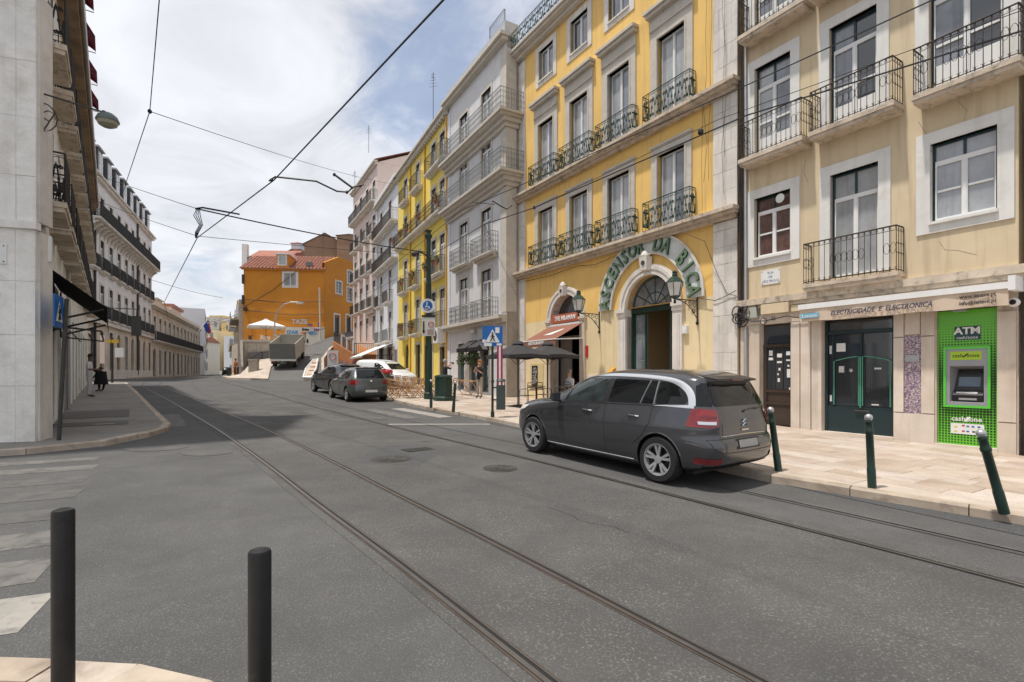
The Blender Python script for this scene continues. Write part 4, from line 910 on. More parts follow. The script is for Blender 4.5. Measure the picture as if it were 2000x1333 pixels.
mb=MB(); mb.box(4.95,5.15,.0,.25,1.3,1.75); mb.quad((5.15,.25,1.75),(4.95,.25,1.75),(4.95,.02,1.95),(5.15,.02,1.95)); at_y('yellow_box',mb,mat('post_yellow',(.55,.28,.03),.4,.05,3),'small yellow machine on the wall left of the big arch','ticket machine')
mb=MB(); mb.box(5.9,6.5,.0,.03,1.2,1.65); at_y('notice_board',mb,m_signw,'white notice board on the cream wall between the two arches','notice board')
mb=MB(); mb.box(1.85,2.03,.10,.13,1.15,1.75); at_y('door_plaque',mb,m_iron,'dark bronze plaque on the right jamb of the big arch','plaque')
# loose cables on the yellow facade
mb=MB(); rr=random.Random(12)
for k in range(5):
    x=rr.uniform(.3,1.5); mb.tube([(x+rr.uniform(-.08,.08)*1,.12,z) for z in np.linspace(rr.uniform(10,15),rr.uniform(6.3,8),6)],.006,3)
mb.tube([(1.4,.47,5.9),(.9,.3,5.6),(.6,.12,4.6),(.3,.1,4.0),(0,.1,3.9)],.008,4); mb.tube([(10.9,.1,5.95),(9,.1,5.9),(7,.1,5.98),(6,.1,5.85),(5,.1,5.95),(4,.1,6.05)],.012,4); mb.tube([(1.3,.1,4.0),(.7,.1,3.85),(.3,.1,3.95),(0,.12,4.05)],.010,4)
at_y('facade_cable',mb,m_wire,'thin loose cables hanging across the yellow facade','cables')
# ======== 3. pale grey building with wrap-around balconies
b,L=bldg('grey_building','pale grey five storey building with long wrap around balconies between the yellow houses',(-.24,23.86),(-3.77,30.17))
cols=((4.40,5.49),(1.62,2.69)); op=[]
for a,c in cols: op+=[(a,c,4.55,6.9),(a,c,7.66,9.95),(a,c,11.22,13.45),(a,c,13.98,15.92)]
sf=[(4.79,5.69,.75,3.35),(1.85,2.75,.75,3.25),(3.1,4.2,.75,3.3)]
mb=MB(); wall_mb(mb,L,4.4,17.2,op,rev=.18,mi=0); wall_mb(mb,L,0,4.4,sf,rev=.22,mi=0)
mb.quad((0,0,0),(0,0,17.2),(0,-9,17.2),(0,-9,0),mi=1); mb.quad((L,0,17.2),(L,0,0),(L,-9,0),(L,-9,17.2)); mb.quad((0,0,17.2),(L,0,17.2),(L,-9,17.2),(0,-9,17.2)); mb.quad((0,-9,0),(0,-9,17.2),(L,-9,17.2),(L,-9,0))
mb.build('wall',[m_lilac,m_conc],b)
mb=MB(); mb.box(-.03,.55,-.5,.05,4.6,16.9); mb.build('corner_pilaster',m_gstone,b); ashlar(b,.0,.95,.6,4.2,m_gstone,.05,.5,seed=21); mb=MB(); mb.box(6.85,L+.02,-.1,.05,.6,16.9); mb.build('corner_pilaster',m_wwall,b)
for o in op:
    window(b,*o,'TC',m_iron,m_glassm,m_white,y=-.1,curt=m_glassl); surround(b,*o,.16,m_gstone,door=True,y=.03)
for z in (13.82,11.08): 
    mb=MB(); mb.box(-.5,L,-.9,.62,z-.12,z); mb.box(-.38,L,-.8,.5,z-.22,z-.12); mb.box(-.25,L,-.7,.3,z-.42,z-.22); mb.box(-.12,L,-.6,.15,z-.62,z-.42); k=mb.build('balcony',m_gstone,b)
    OB('railing',railing_me(L+.5,.62,.92,'grey',m_greyr),k,(-.5,0,z))
    mb=MB(); rail_panel(mb,.85,.92,'grey',lambda p:(-.47,-p[0],p[2])); mb.build('railing',m_greyr,k,loc=(0,0,z))
for xa,xb in ((3.75,6.1),(.85,3.25)): balcony(b,xa,xb,7.6,.42,m_gstone,'grey',m_greyr,h=.95)
mb=MB(); mb.box(-.03,L,0,.46,4.28,4.44); mb.box(-.03,L,0,.25,4.12,4.28); k=mb.build('balcony',m_gstone,b)
for xa,xb in ((3.75,6.1),(.85,3.25)): OB('railing',railing_me(xb-xa,.44,.92,'grey',m_greyr),b,(xa,0,4.45))
mb=MB(); mb.box(-.2,L+.1,0,.45,17.35,17.5); mb.box(-.1,L+.05,0,.3,17.2,17.35); mb.build('cornice',m_gstone,b)
mb=MB(); mb.box(0,L,-.6,.1,17.5,18.15); mb.build('parapet',m_zinc,b)
OB('railing',railing_me(1.6,.1,.6,'bars',m_greyr),b,(.1,0,18.15))
mb=MB(); mb.box(3.4,5.2,-3.2,-1.0,18.15,19.1); dm=mb.build('dormer',m_wwall,b); mb=MB(); mb.add([(3.2,-.8,19.1),(5.4,-.8,19.1),(5.4,-3.3,19.1),(3.2,-3.3,19.1),(4.3,-1.0,19.75),(4.3,-3.2,19.75)],[(0,1,4),(1,2,5,4),(2,3,5),(3,0,4,5),(0,3,2,1)]); mb.build('roof',m_tile,dm)
mb=MB(); mb.box(3.8,4.8,-1.0,-.96,18.35,18.95); mb.build('pane',m_glass,dm)
for o in sf:
    mb=MB(); xa,xb,z0,z1=o; mb.box(xa,xa+.06,-.2,-.1,z0,z1); mb.box(xb-.06,xb,-.2,-.1,z0,z1); mb.box(xa,xb,-.2,-.1,z1-.06,z1); mb.box(xa,xb,-.2,-.1,z0,z0+.08); mb.box(xa,xb,-.2,-.1,2.55,2.62); w=mb.build('shop_front',m_greyr,b)
    mb=MB(); mb.box(xa+.06,xb-.06,-.17,-.16,z0+.08,z1-.06); mb.build('pane',mat('teal_glass',(.03,.06,.075),.05,.1,3,spec=.9,coat=.5),w); surround(b,*o,.14,m_wstone,door=True)
GB=b
def on(Bd,o,x,y,z=None):
    put_at(o,Bd,x,y,o.location.z if z is None else z); o.rotation_euler.z=Bd.rotation_euler.z; return o
for x,l in ((2.3,'nearer'),(3.65,'farther')):
    aw=EM('small_awning',(0,0,0),0,'small dark door awning with a white stripe on the grey building, the %s one'%l,'awning','small awnings on the grey building'); on(GB,aw,x,0,3.35)
    mb=MB(); mb.quad((.55,0,.1),(-.55,0,.1),(-.55,.75,-.35),(.55,.75,-.35)); mb.quad((-.55,0,.08),(.55,0,.08),(.55,.75,-.37),(-.55,.75,-.37)); mb.quad((.55,.75,-.35),(-.55,.75,-.35),(-.55,.75,-.55),(.55,.75,-.55)); mb.quad((-.55,.75,-.35),(.55,.75,-.35),(.55,.75,-.55),(-.55,.75,-.55))
    for s in (-.55,.55): mb.add([(s,0,.1),(s,0,-.5),(s,.75,-.55),(s,.75,-.35)],[(0,1,2,3)]); 
    mb.build('canopy',m_greyaw,aw); mb=MB(); mb.add([(-.556,.3,-.18),(-.556,.55,-.2),(-.556,.40,-.45),(-.556,.12,-.45)],[(0,1,2,3),(3,2,1,0)]); mb.build('white_mark',m_signw,aw)
def leaves(n,rad,mt,seed=1,sz=.06,squash=(1,1,1)):
    rr=random.Random(seed); mb=MB()
    for i in range(n):
        v=Vector((rr.gauss(0,1),rr.gauss(0,1),rr.gauss(0,1))).normalized()*rad*rr.uniform(.3,1)**.6
        v=Vector((v.x*squash[0],v.y*squash[1],v.z*squash[2])); a=Vector((rr.uniform(-1,1),rr.uniform(-1,1),rr.uniform(-1,1))).normalized()*sz; c=a.orthogonal().normalized()*sz*.5
        mb.add([v-a,v+c,v+a,v-c],[(0,1,2,3)])
    return mb
for i,x in enumerate((2.75,3.4,4.45)):
    o=EM('hanging_plant',(0,0,0),0,'hanging basket of trailing green leaves, %s along the grey shop front'%('nearest','middle','farthest')[i],'plant','hanging baskets'); on(GB,o,x,.35,2.45)
    leaves(160,.33,m_leaf,i,.07,(1,.8,1.2)).build('foliage',m_leaf,o); mb=MB(); mb.lathe([(.08,-.15),(.16,.05),(.15,.06)],8); mb.build('basket',m_iron,o); mb=MB(); mb.tube([(0,0,.05),(0,0,.7)],.008,3); mb.build('chain',m_iron,o)
mb=MB(); mb.lathe([(.02,0),(.12,.04),(.16,.12),(.12,.2),(.05,.24)],12); o=mb.build('globe_lamp',m_lamp,None,label='round white wall lamp under the grey balcony',cat='wall lamp'); on(GB,o,3.4,.15,3.75)

def house(nm,lab,A,B,H,D,wm,base,rows,cols,w,tm,fst,bal,fm=m_iron,gm=None,extra=None,cornice=m_gstone,gfm=None,gf=(),reveal=.15,par=0,th=.18,cz=None,group=None):
    """rows: (z0,z1); cols: centre x list; bal: dict row-> list of (xa,xb) spans"""
    b,L=bldg(nm,lab,A,B,group=group); op=[(c-w/2,c+w/2,z0,z1) for z0,z1 in rows for c in cols]
    mb=MB(); wall_mb(mb,L,base,H,op,rev=reveal); shell(mb,L,0,H,D); mb.build('wall',wm,b)
    mb=MB(); wall_mb(mb,L,0,base,list(gf),rev=.25); mb.build('lower_wall',gfm or wm,b)
    if cornice:
        mb=MB(); mb.box(-.15,L+.15,0,.40,H,H+.14); mb.box(-.08,L+.08,0,.24,H-.2,H); mb.build('cornice',cornice,b)
    for i,o in enumerate(op):
        window(b,*o,fst,fm,(gm or m_glassm) if (i*7)%3 else m_glass,m_white,y=-.09,curt=m_glassl if i%2 else m_glassm)
        surround(b,*o,th,tm,door=True)
    for r_,(kind,rm,d,sm,spans) in bal.items():
        for xa,xb in spans: balcony(b,xa,xb,rows[r_][0]-.04,d,sm,kind,rm,h=.95)
    for g in gf:
        xa,xb,z0,z1=g[:4]; ar=len(g)>4
        if ar: 
            arch_window(b,xa,xb,z0,z1,m_dkgreen,m_glass,-.18)
        else:
            mb=MB(); mb.box(xa,xa+.06,-.22,-.14,z0,z1); mb.box(xb-.06,xb,-.22,-.14,z0,z1); mb.box(xa,xb,-.22,-.14,z1-.5,z1-.44); mb.box(xa,xb,-.22,-.14,z0,z0+.5); dd=mb.build('door',m_doorb,b); mb=MB(); mb.box(xa,xb,-.19,-.18,z0,z1); mb.build('pane',m_glass,dd)
        surround(b,xa,xb,z0,z1 if not ar else z1,.16,tm,door=True) if not ar else None
    return b,L
# ======== 4. lemon yellow house
rows=[(4.48,6.8),(7.8,10.1),(11.45,13.4),(14.45,16.25)]
b,L=house('lemon_yellow_house','narrow bright lemon yellow house with flower balconies beyond the grey building',(-3.77,30.10),(-9.01,40.60),17.1,9,m_byel,4.0,rows,(9.45,6.2,2.65,.95),.9,m_gstone,'T',
 {0:('bars',m_rusty,.45,m_wstone,((8.6,10.5),(5.3,7.2),(.2,3.4))),1:('bars',m_rusty,.45,m_wstone,((8.6,10.5),(5.3,7.2),(.2,3.4))),2:('grey',m_rusty,.5,m_wstone,((.05,11.6),)),3:('bars',m_rusty,.45,m_wstone,((8.2,10.1),(5.0,7.0),(-.3,3.4)))},
 gf=((8.7,9.9,.9,3.95,'arch'),(5.6,6.7,.9,3.7),(2.9,4.1,.8,3.6),(.5,1.4,.8,3.3)))
YN=b
for x in (8.0,4.45,.1): 
    mb=MB(); mb.tube([(x,.07,z) for z in (.9,8,16.9)],.06,6); mb.build('downpipe',mat('orange_pipe',(.62,.33,.03),.6,.1,4),b)
mb=MB()
for i in range(28): mb.box(.2+i*.41,.38+i*.41,.02,.28,16.75,16.9)
mb.build('dentil_row',m_gstone,b,kind='stuff'); 
mb=MB(); mb.box(0,L,-.5,.12,17.25,17.65); mb.build('parapet',m_byel,b)
rr=random.Random(4); k=0
for (x,z) in ((9.3,12.2),(7.6,12.2),(4.6,12.2),(.9,12.3),(.3,11.9),(8.9,8.5),(6.1,8.5),(2.2,8.6),(1.3,8.6),(.6,8.5),(9.2,5.2),(6.2,5.0),(11.3,12.1),(2.9,8.5)):
    o=EM('balcony_plant',(0,0,0),0,'red flowered pot, %s, number %s from the left'%('long yellow house balcony' if z>11 else 'yellow house middle balconies' if z>7 else 'yellow house lowest balconies',{9.3:'two',7.6:'three',4.6:'four',.9:'six',.3:'seven',8.9:'one',6.1:'two',2.2:'four',1.3:'five',.6:'six',9.2:'one',6.2:'two',11.3:'one',2.9:'three'}[x]),'plant','balcony plants on the lemon yellow house'); on(YN,o,x,.5,z)
    leaves(70,.26,m_leaf,k,.07,(1.3,.8,1)).build('foliage',m_leaf,o); leaves(26,.28,m_red,k+9,.05,(1.3,.8,.9)).build('flowers',m_red,o); mb=MB(); mb.lathe([(.10,-.36),(.14,-.12)],8); mb.build('pot',m_tile,o); k+=1
mb=MB(); mb.box(-.45,.45,0,.5,-.45,.45); 
o=EM('air_conditioner',(0,0,0),0,'white boxy air conditioner on the wall above the sidewalk by the lemon yellow house','air conditioner'); on(YN,o,.55,.1,3.95); mb.build('housing',m_signw,o); mb=MB(); mb.lathe([(.3,-.505),(.32,-.52),(.28,-.53)],16,(0,0,0),axis='y'); mb.build('fan_grille',m_iron,o)
mb=MB(); mb.box(2.95,3.9,.0,.03,1.0,3.2); mb.build('painted_door',m_black,b); mb=MB()
for (xa,xb,za,zb) in ((3.1,3.75,2.9,3.0),(3.1,3.2,2.2,2.85),(3.65,3.75,2.2,2.85),(3.3,3.55,2.2,2.8),(3.1,3.75,2.05,2.15),(3.15,3.7,1.75,1.85),(3.15,3.25,1.3,1.8),(3.6,3.7,1.3,1.8),(3.1,3.75,1.15,1.25)): mb.box(xa,xb,.03,.04,za,zb)
mb.build('yellow_print',mat('yellow_print2',(.6,.42,.04),.6,0),b)
# ======== 5. white house
rows=[(4.45,6.9),(7.7,10.4),(10.95,13.1),(13.95,16.2)]
b,L=house('white_house','white house with brown railed balconies and a pale awning beyond the lemon yellow one',(-9.01,40.6),(-12.7,48.27),17.1,9,m_wwall,4.2,rows,(6.5,2.9),1.0,m_wstone,'T',
 {0:('bars',m_greyr,.5,m_wstone,((5.6,7.5),(1.9,4.0))),1:('bars',m_rusty,.5,m_wstone,((5.6,7.5),(1.9,4.0))),2:('bars',m_rusty,.6,m_wstone,((.1,8.3),)),3:('bars',m_rusty,.6,m_wstone,((.1,8.3),))},
 gf=((5.6,7.6,1.0,3.9),(2.0,4.2,1.0,3.9),(.4,1.2,1.0,3.6)))
WH=b; mb=MB(); mb.box(-.1,L,-.4,.3,17.24,17.6); mb.build('parapet',m_wwall,b)
aw=EM('shop_awning',(0,0,0),0,'long pale grey awning sloping down from the white house','awning'); on(WH,aw,0,0,0)
mb=MB(); mb.quad((7.8,.1,4.2),(1.2,.1,4.2),(1.2,2.6,3.1),(7.8,2.6,3.1)); mb.quad((1.2,.1,4.16),(7.8,.1,4.16),(7.8,2.6,3.06),(1.2,2.6,3.06)); mb.quad((7.8,2.6,3.1),(1.2,2.6,3.1),(1.2,2.6,2.95),(7.8,2.6,2.95)); mb.quad((1.2,2.6,3.1),(7.8,2.6,3.1),(7.8,2.6,2.95),(1.2,2.6,2.95)); mb.build('canopy',m_whiteaw,aw)
mb=MB(); mb.tube([(1.3,.1,3.2),(1.3,2.5,3.05)],.03,4); mb.tube([(7.7,.1,3.2),(7.7,2.5,3.05)],.03,4); mb.build('arm',m_iron,aw)
mb=MB(); mb.tube([(8.1,.1,z) for z in (1,9,17)],.07,6); mb.build('downpipe',m_signw,b)
# ======== 6. pink tall house
rows=[(4.9,7.2),(8.1,10.6),(11.6,13.8),(15.0,16.9),(18.1,20.2)]
b,L=house('pink_house','tall pale pink house with a red tiled roof and rows of small black balconies',(-12.7,48.3),(-17.79,57.38),21.6,12,m_pink,4.3,rows,(1.2,3.9,6.6,9.2),1.0,m_wstone,'T',
 {1:('bars',m_railing,.5,m_wstone,[(c-.85,c+.85) for c in (1.2,3.9,6.6,9.2)]),2:('bars',m_railing,.5,m_wstone,[(c-.85,c+.85) for c in (1.2,3.9,6.6,9.2)]),3:('bars',m_railing,.5,m_wstone,[(c-.85,c+.85) for c in (1.2,3.9,6.6,9.2)]),4:('bars',m_railing,.6,m_wstone,((0,10.4),))},
 gf=((6.1,7.2,3.4,4.2),),gfm=m_stone,group=None)
PK=b
mb=MB(); mb.quad((-.2,.3,21.8),(-.2,-6,24.4),(L+.2,-6,24.4),(L+.2,.3,21.8)); mb.quad((-.2,-6,24.4),(-.2,-12.3,21.8),(L+.2,-12.3,21.8),(L+.2,-6,24.4)); mb.add([(-.01,0,21.6),(-.01,-12,21.6),(-.01,-6,24.2)],[(0,2,1)],1); mb.build('roof',[m_tile,m_pink],b)
mb=MB(); mb.box(1.0,3.4,.02,.28,7.5,7.9); mb.box(1.3,3.1,.02,.5,7.9,8.05); mb.build('door_pediment',m_wstone,b)
def antenna(loc,h,lab,seed=0):
    mb=MB(); rr=random.Random(seed); mb.tube([(0,0,0),(0,0,h)],.02,4)
    for k in range(5): z=h*(.72+.06*k); mb.tube([(-.3+.04*k,0,z),(.3-.04*k,0,z)],.012,3)
    mb.tube([(0,-.2,h*.9),(0,.25,h*.9)],.012,3)
    return mb.build('antenna',m_iron,None,loc=loc,rz=rr.uniform(0,3),label=lab,cat='antenna')
antenna((-13.6,48.6,22.6),2.6,'thin television antenna on the roof of the pink house',1); antenna((-5.0,32.5,17.6),3.2,'tall television antenna above the lemon yellow house',2); antenna((-17.5,57.0,21.7),2.5,'small antenna at the far end of the pink house roof',3)
# terrace in front of the pink house
o,Lx=bldg('raised_terrace','raised terrace with iron railing and orange and blue graffiti wall below the pink house',(-14.6,47.2),(-19.7,56.3),'terrace')
mb=MB(); mb.add([(0,0,.8),(Lx,0,.8),(Lx,0,5.2),(0,0,3.45),(0,-2.25,.8),(Lx,-2.25,.8),(Lx,-2.25,5.2),(0,-2.25,3.45)],[(0,3,2,1),(4,5,6,7),(3,7,6,2),(0,4,7,3)]); mb.build('wall',mat('terrace_wall',(.42,.17,.06),.85,.15,1),o)
rr=random.Random(11)
for k in range(16):
    x0=rr.uniform(.1,7); z0=rr.uniform(1.5,3.0); s=rr.uniform(.25,.7); mb=MB()
    P=[(x0+s*rr.uniform(.6,1.1)*math.cos(a*.7),z0+s*.7*rr.uniform(.6,1.1)*math.sin(a*.7)) for a in range(9)]
    mb.prism(P,lambda p,q,a:(p,a,q),.005+k*.0015,.012+k*.0015); mb.build('graffiti_patch',m_graf[(0,4,0,2,0,5)[k%6]],o)
for k in range(9):
    y0=-rr.uniform(.1,2.1); z0=rr.uniform(1.6,3.1); s=rr.uniform(.2,.5); mb=MB()
    P=[(y0+s*math.cos(a*.7)*rr.uniform(.6,1.1),z0+s*.8*math.sin(a*.7)) for a in range(9)]
    mb.prism(P,lambda p,q,a:(a,p,q),-.012-k*.0015,-.005-k*.0015); mb.build('graffiti_patch',m_graf[(0,4,0,0,1,3)[k%6]],o)
mb=MB()
def rz_(x): return 3.45+1.75*x/Lx
for i in range(40): x=.05+i*(Lx-.1)/39; mb.tube([(x,-.1,rz_(x)),(x,-.1,rz_(x)+1.0)],.02,4)
mb.tube([(.05,-.1,rz_(0)+1),(Lx-.05,-.1,rz_(Lx)+1)],.03,4); mb.tube([(.05,-.1,rz_(0)+1),(.05,-2.2,rz_(0)+1)],.03,4)
for i in range(12): mb.tube([(.05,-.1-i*.19,rz_(0)),(.05,-.1-i*.19,rz_(0)+1)],.02,4)
mb.build('railing',m_railing,o)
mb=MB()
for x in (.1,2.9,5.6): mb.box(x,x+.3,-.3,.02,rz_(x),rz_(x)+1.25)
mb.build('railing_pier',m_wstone,o)

# ======== ramp
RL=[(-20.2,42.4,1.12),(-21.9,46.5,2.15),(-22.9,51,3.2),(-22.7,56,4.5),(-22.3,61.5,5.85),(-21.5,68,7.2)]
RR_=[(-15.6,42.0,1.06),(-17.2,46.2,1.95),(-18.8,50.5,3.0),(-19.8,55.5,4.3),(-20.2,61.5,5.6),(-18.5,68,7.0)]
def lerp_path(P,t):
    i=min(int(t),len(P)-2); f=t-i; return [P[i][k]*(1-f)+P[i+1][k]*f for k in range(3)]
mb=MB(); n=30; nu=3
for i in range(n+1):
    t=i/n*5; a=lerp_path(RL,t); c=lerp_path(RR_,t)
    for u in range(nu+1): f=u/nu; mb.v.append((a[0]*(1-f)+c[0]*f,a[1]*(1-f)+c[1]*f,a[2]*(1-f)+c[2]*f+(.012 if t>.01 else .006)))
for i in range(n):
    for u in range(nu): q=i*(nu+1)+u; mb.f.append((q,q+1,q+nu+2,q+nu+1)); mb.m.append(0)
mb.build('ramp_road',mat('pale_asphalt',(.105,.102,.098),.85,.12,.6,fine=40),kind='structure',smooth=True)
mb=MB()   # right flank wall of the ramp
for (a,c) in zip(RR_,RR_[1:]): mb.quad((a[0],a[1],.9),(c[0],c[1],.9),(c[0],c[1],c[2]+.15),(a[0],a[1],a[2]+.15)); mb.quad((a[0]+.25,a[1],a[2]+.15),(a[0],a[1],a[2]+.15),(c[0],c[1],c[2]+.15),(c[0]+.25,c[1],c[2]+.15))
for (a,c) in zip(RR_,RR_[1:]): mb.quad((c[0]+.25,c[1],.9),(a[0]+.25,a[1],.9),(a[0]+.25,a[1],a[2]+.15),(c[0]+.25,c[1],c[2]+.15)); mb.quad((a[0],a[1],a[2]-.1),(a[0],a[1],a[2]+.15),(c[0],c[1],c[2]+.15),(c[0],c[1],c[2]-.1))
mb.build('ramp_kerb_wall',m_kerb,kind='structure')
# traffic island wedge with stripes
isl=EM('traffic_island',(0,0,0),0,'tapered white edged traffic island with striped steps beside the ramp','traffic island')
def rp(x,y,dz): 
    # height of ramp surface near its right side
    for a,c in zip(RR_,RR_[1:]):
        if a[1]<=y<=c[1]: f=(y-a[1])/(c[1]-a[1]); return a[2]*(1-f)+c[2]*f+dz
    return 1.06+dz
pl=[(-16.3,41.6),(-16.95,41.6),(-18.3,45.5),(-19.1,49.3),(-18.8,49.6),(-17.4,45.5)]
mb=MB(); mb.add([(x,y,rp(x,y,.3)) for x,y in pl]+[(x,y,rp(x,y,-.3)) for x,y in pl],[(0,5,2,1),(5,4,3,2)]+[(i,(i+1)%6,6+(i+1)%6,6+i) for i in range(6)]); mb.build('island_body',m_farpav,isl)
mb=MB(); mb.tube([(x,y,rp(x,y,.3)) for x,y in pl]+[(pl[0][0],pl[0][1],rp(*pl[0],.3))],.09,4); mb.build('white_edge',m_signw,isl)
mb=MB()
for k in range(4):
    y=42.8+k*1.6; xa=-17.15-(y-42.8)*.30; mb.tube([(xa,y,rp(xa,y,.33)),(xa+.75-.08*k,y,rp(xa,y,.33))],.08,4)
mb.build('stripe',mat('brown_stripe',(.30,.16,.10),.8,.1,3),isl)
# beige sloping pavement left of the ramp with kerb
base=[(-33.4,58.9,1.25),(-27.6,49.3,1.24),(-24.2,43.6,1.2),(-21.2,41.5,1.18)]
WB=[(-24.2,43.8,1.25),(-24.6,46.8,2.0),(-25.0,50.0,2.9)]
mb=MB(); top=[(x-.0,y,z+.12) for x,y,z in RL[:3]]
mb.quad((-21.2,41.5,1.30),top[0],top[1],(-24.0,45.2,1.62)); mb.quad((-24.0,45.2,1.62),top[1],top[2],(-25.2,50.0,2.95)); mb.add([(-33.4,58.9,1.36),(-27.6,49.3,1.34),(-24.2,43.6,1.32),(-21.2,41.5,1.30),(-24.0,45.2,1.62),(-26.4,49.6,1.42),(-31,59,1.4)],[(0,1,5,6),(1,2,4,5),(2,3,4)])
for P in ([(-33.4,58.9,1.36),(-27.6,49.3,1.34),(-24.2,43.6,1.32),(-21.2,41.5,1.30)],[(-21.2,41.5,1.30)]+top):
    for a,c in zip(P,P[1:]): mb.quad((a[0],a[1],a[2]-.35),(c[0],c[1],c[2]-.35),c,a)
mb.add([(-24.0,45.2,1.62),(-25.2,50,2.95),(-26.4,49.6,1.42)],[(0,1,2)])
mb.build('sloping_pavement',m_farpav,kind='structure')
# terrace block
tb=EM('stone_terrace',(-25.5,50.2,1.3),0,'beige stone terrace with dark retaining walls under the orange building','terrace'); O=tb.location
def T_(*p): return tuple(Vector(p)-O)
mb=MB(); P=[(-26.6,50.3),(-22.9,51.3),(-22.8,56),(-22.4,62),(-32.6,62),(-31.2,57)]
mb.add([T_(x,y,4.75) for x,y in P]+[T_(x,y,1.2) for x,y in P],[(0,1,2,3,4,5)]+[(i,6+i,6+(i+1)%6,(i+1)%6) for i in range(6)]); mb.build('terrace_body',m_stone,tb)
mb=MB(); mb.add([T_(-24.5,46.3,1.3),T_(-24.3,46.3,1.3),T_(-24.3,46.3,2.3),T_(-24.5,46.3,2.3),T_(-26.7,50.2,1.3),T_(-26.4,50.2,1.3),T_(-26.4,50.2,4.9),T_(-26.7,50.2,4.9),T_(-30.9,57,5.2),T_(-30.6,57,5.2),T_(-31,57,1.2)],[(0,1,2,3),(0,3,7,4),(1,5,6,2),(3,2,6,7),(4,7,8,10),(7,6,9,8)]); mb.build('retaining_wall',mat('dark_stained_wall',(.24,.21,.18),.9,.2,1.5,stain=((.08,.07,.065),1.5,.45,.7,.8)),tb)
mb=MB(); mb.add([T_(-25.9,50.15,1.9),T_(-22.95,51.1,2.9),T_(-22.95,51.1,4.0),T_(-25.9,50.15,3.7)],[(0,1,2,3)]); mb.build('grey_panel',mat('grey_wall_panel',(.2,.19,.185),.8,.1,2),tb)
mb=MB(); 
for z in (4.75,): mb.add([T_(-26.6,50.2,z),T_(-22.9,51.2,z),T_(-22.9,51.2,z+.25),T_(-26.6,50.2,z+.25),T_(-26.5,50.6,z),T_(-22.9,51.6,z),T_(-22.9,51.6,z+.25),T_(-26.5,50.6,z+.25)],[(0,1,2,3),(3,2,6,7),(4,7,6,5)])
mb.build('parapet',m_stone,tb)
mb=MB()
pts=[(-25.8,50.1,3.0),(-24.6,50.4,3.8),(-22.9,51,4.05)]
mb.tube([T_(*p) for p in pts],.04,4)
for p in pts: mb.tube([T_(*p),T_(p[0],p[1],p[2]-.9)],.035,4)
mb.build('handrail',m_railing,tb); mb=MB(); mb.tube([T_(-22.7,56,6.0),T_(-22.3,61,7.0)],.03,4); mb.tube([T_(-22.7,56.2,4.6),T_(-22.7,56.2,6.1)],.04,4); mb.build('handrail',m_railing,tb)
# low stone pillar
mb=MB(); mb.box(-.35,.35,-.35,.35,0,1.35); mb.box(-.4,.4,-.4,.4,1.35,1.5); mb.build('stone_block_pillar',mat('grey_pillar_stone',(.38,.34,.28),.9,.15,2,stain=((.2,.17,.13),2,.5,.7,.5)),None,loc=(-23.0,45.6,1.45),rz=.2,label='square stone pillar at the foot of the retaining wall by the ramp',cat='pillar')
# parasol white on the terrace
def parasol(name,loc,r,h,eh,label,cm,group=None,sq=True,pole=m_iron):
    o=EM(name,loc,.5,label,'parasol',group); n=4 if sq else 8; rr_=r*(1.41 if sq else 1)
    mb=MB(); mb.tube([(0,0,0),(0,0,h)],.03,6); mb.build('pole',pole,o); mb=MB(); mb.lathe([(.38,0),(.38,.05),(.06,.09)],4 if sq else 12); mb.build('base',m_iron,o)
    mb=MB(); vs=[(0,0,h)]; m_=n*2
    for k in range(m_):
        a=2*math.pi*k/m_+math.pi/4; q=rr_ if k%2==0 or not sq else rr_*math.cos(math.pi/4); vs.append((q*math.cos(a),q*math.sin(a),eh if k%2==0 else eh+.05))
    for k in range(m_): v=vs[1+k]; vs.append((v[0]*1.0,v[1]*1.0,v[2]-.12))
    f=[]
    for k in range(m_): a,c=1+k,1+(k+1)%m_; f+=[(0,a,c),(a,a+m_,c+m_,c)]
    mb.add(vs,f); mb.add([(x,y,z-.015) for x,y,z in vs[:m_+1]],[(0,1+(k+1)%m_,1+k) for k in range(m_)])
    mb.lathe([(.26,-.06),(.16,.03),(.03,.06)],8,(0,0,h)); mb.build('canopy',cm,o)
    mb=MB()
    for k in range(0,m_,2): v=vs[1+k]; mb.tube([(0,0,h-.06),(v[0]*.97,v[1]*.97,v[2]-.02)],.012,4); mb.tube([(0,0,eh-.35),(v[0]*.5,v[1]*.5,(h+v[2])/2-.05)],.010,4)
    mb.build('rib',pole,o); return o
parasol('parasol',(-25.7,53.5,4.75),1.75,2.55,1.75,'white parasol on the terrace in front of the orange building',m_whiteaw)
def slatted_table(loc,rz,label,group,s=1):
    o=EM('folding_table',loc,rz,label,'table',group)
    for k in range(6):
        mb=MB(); mb.box(-.55*s,.55*s,-.30+k*.1,-.215+k*.1,.70,.725); me=cached(('slt',k),lambda: mb.mesh('slat',m_wood)); OB('slat',me,o)
    for s_ in (-.45,.45):
        def lg():
            mb=MB(); mb.tube([(0,-.28,.70),(0,.28,0)],.018,4); mb.tube([(0.03,.28,.70),(0.03,-.28,0)],.018,4); return mb.mesh('leg',m_wood)
        OB('leg',cached('tleg',lg),o,(s_,0,0))
    return o
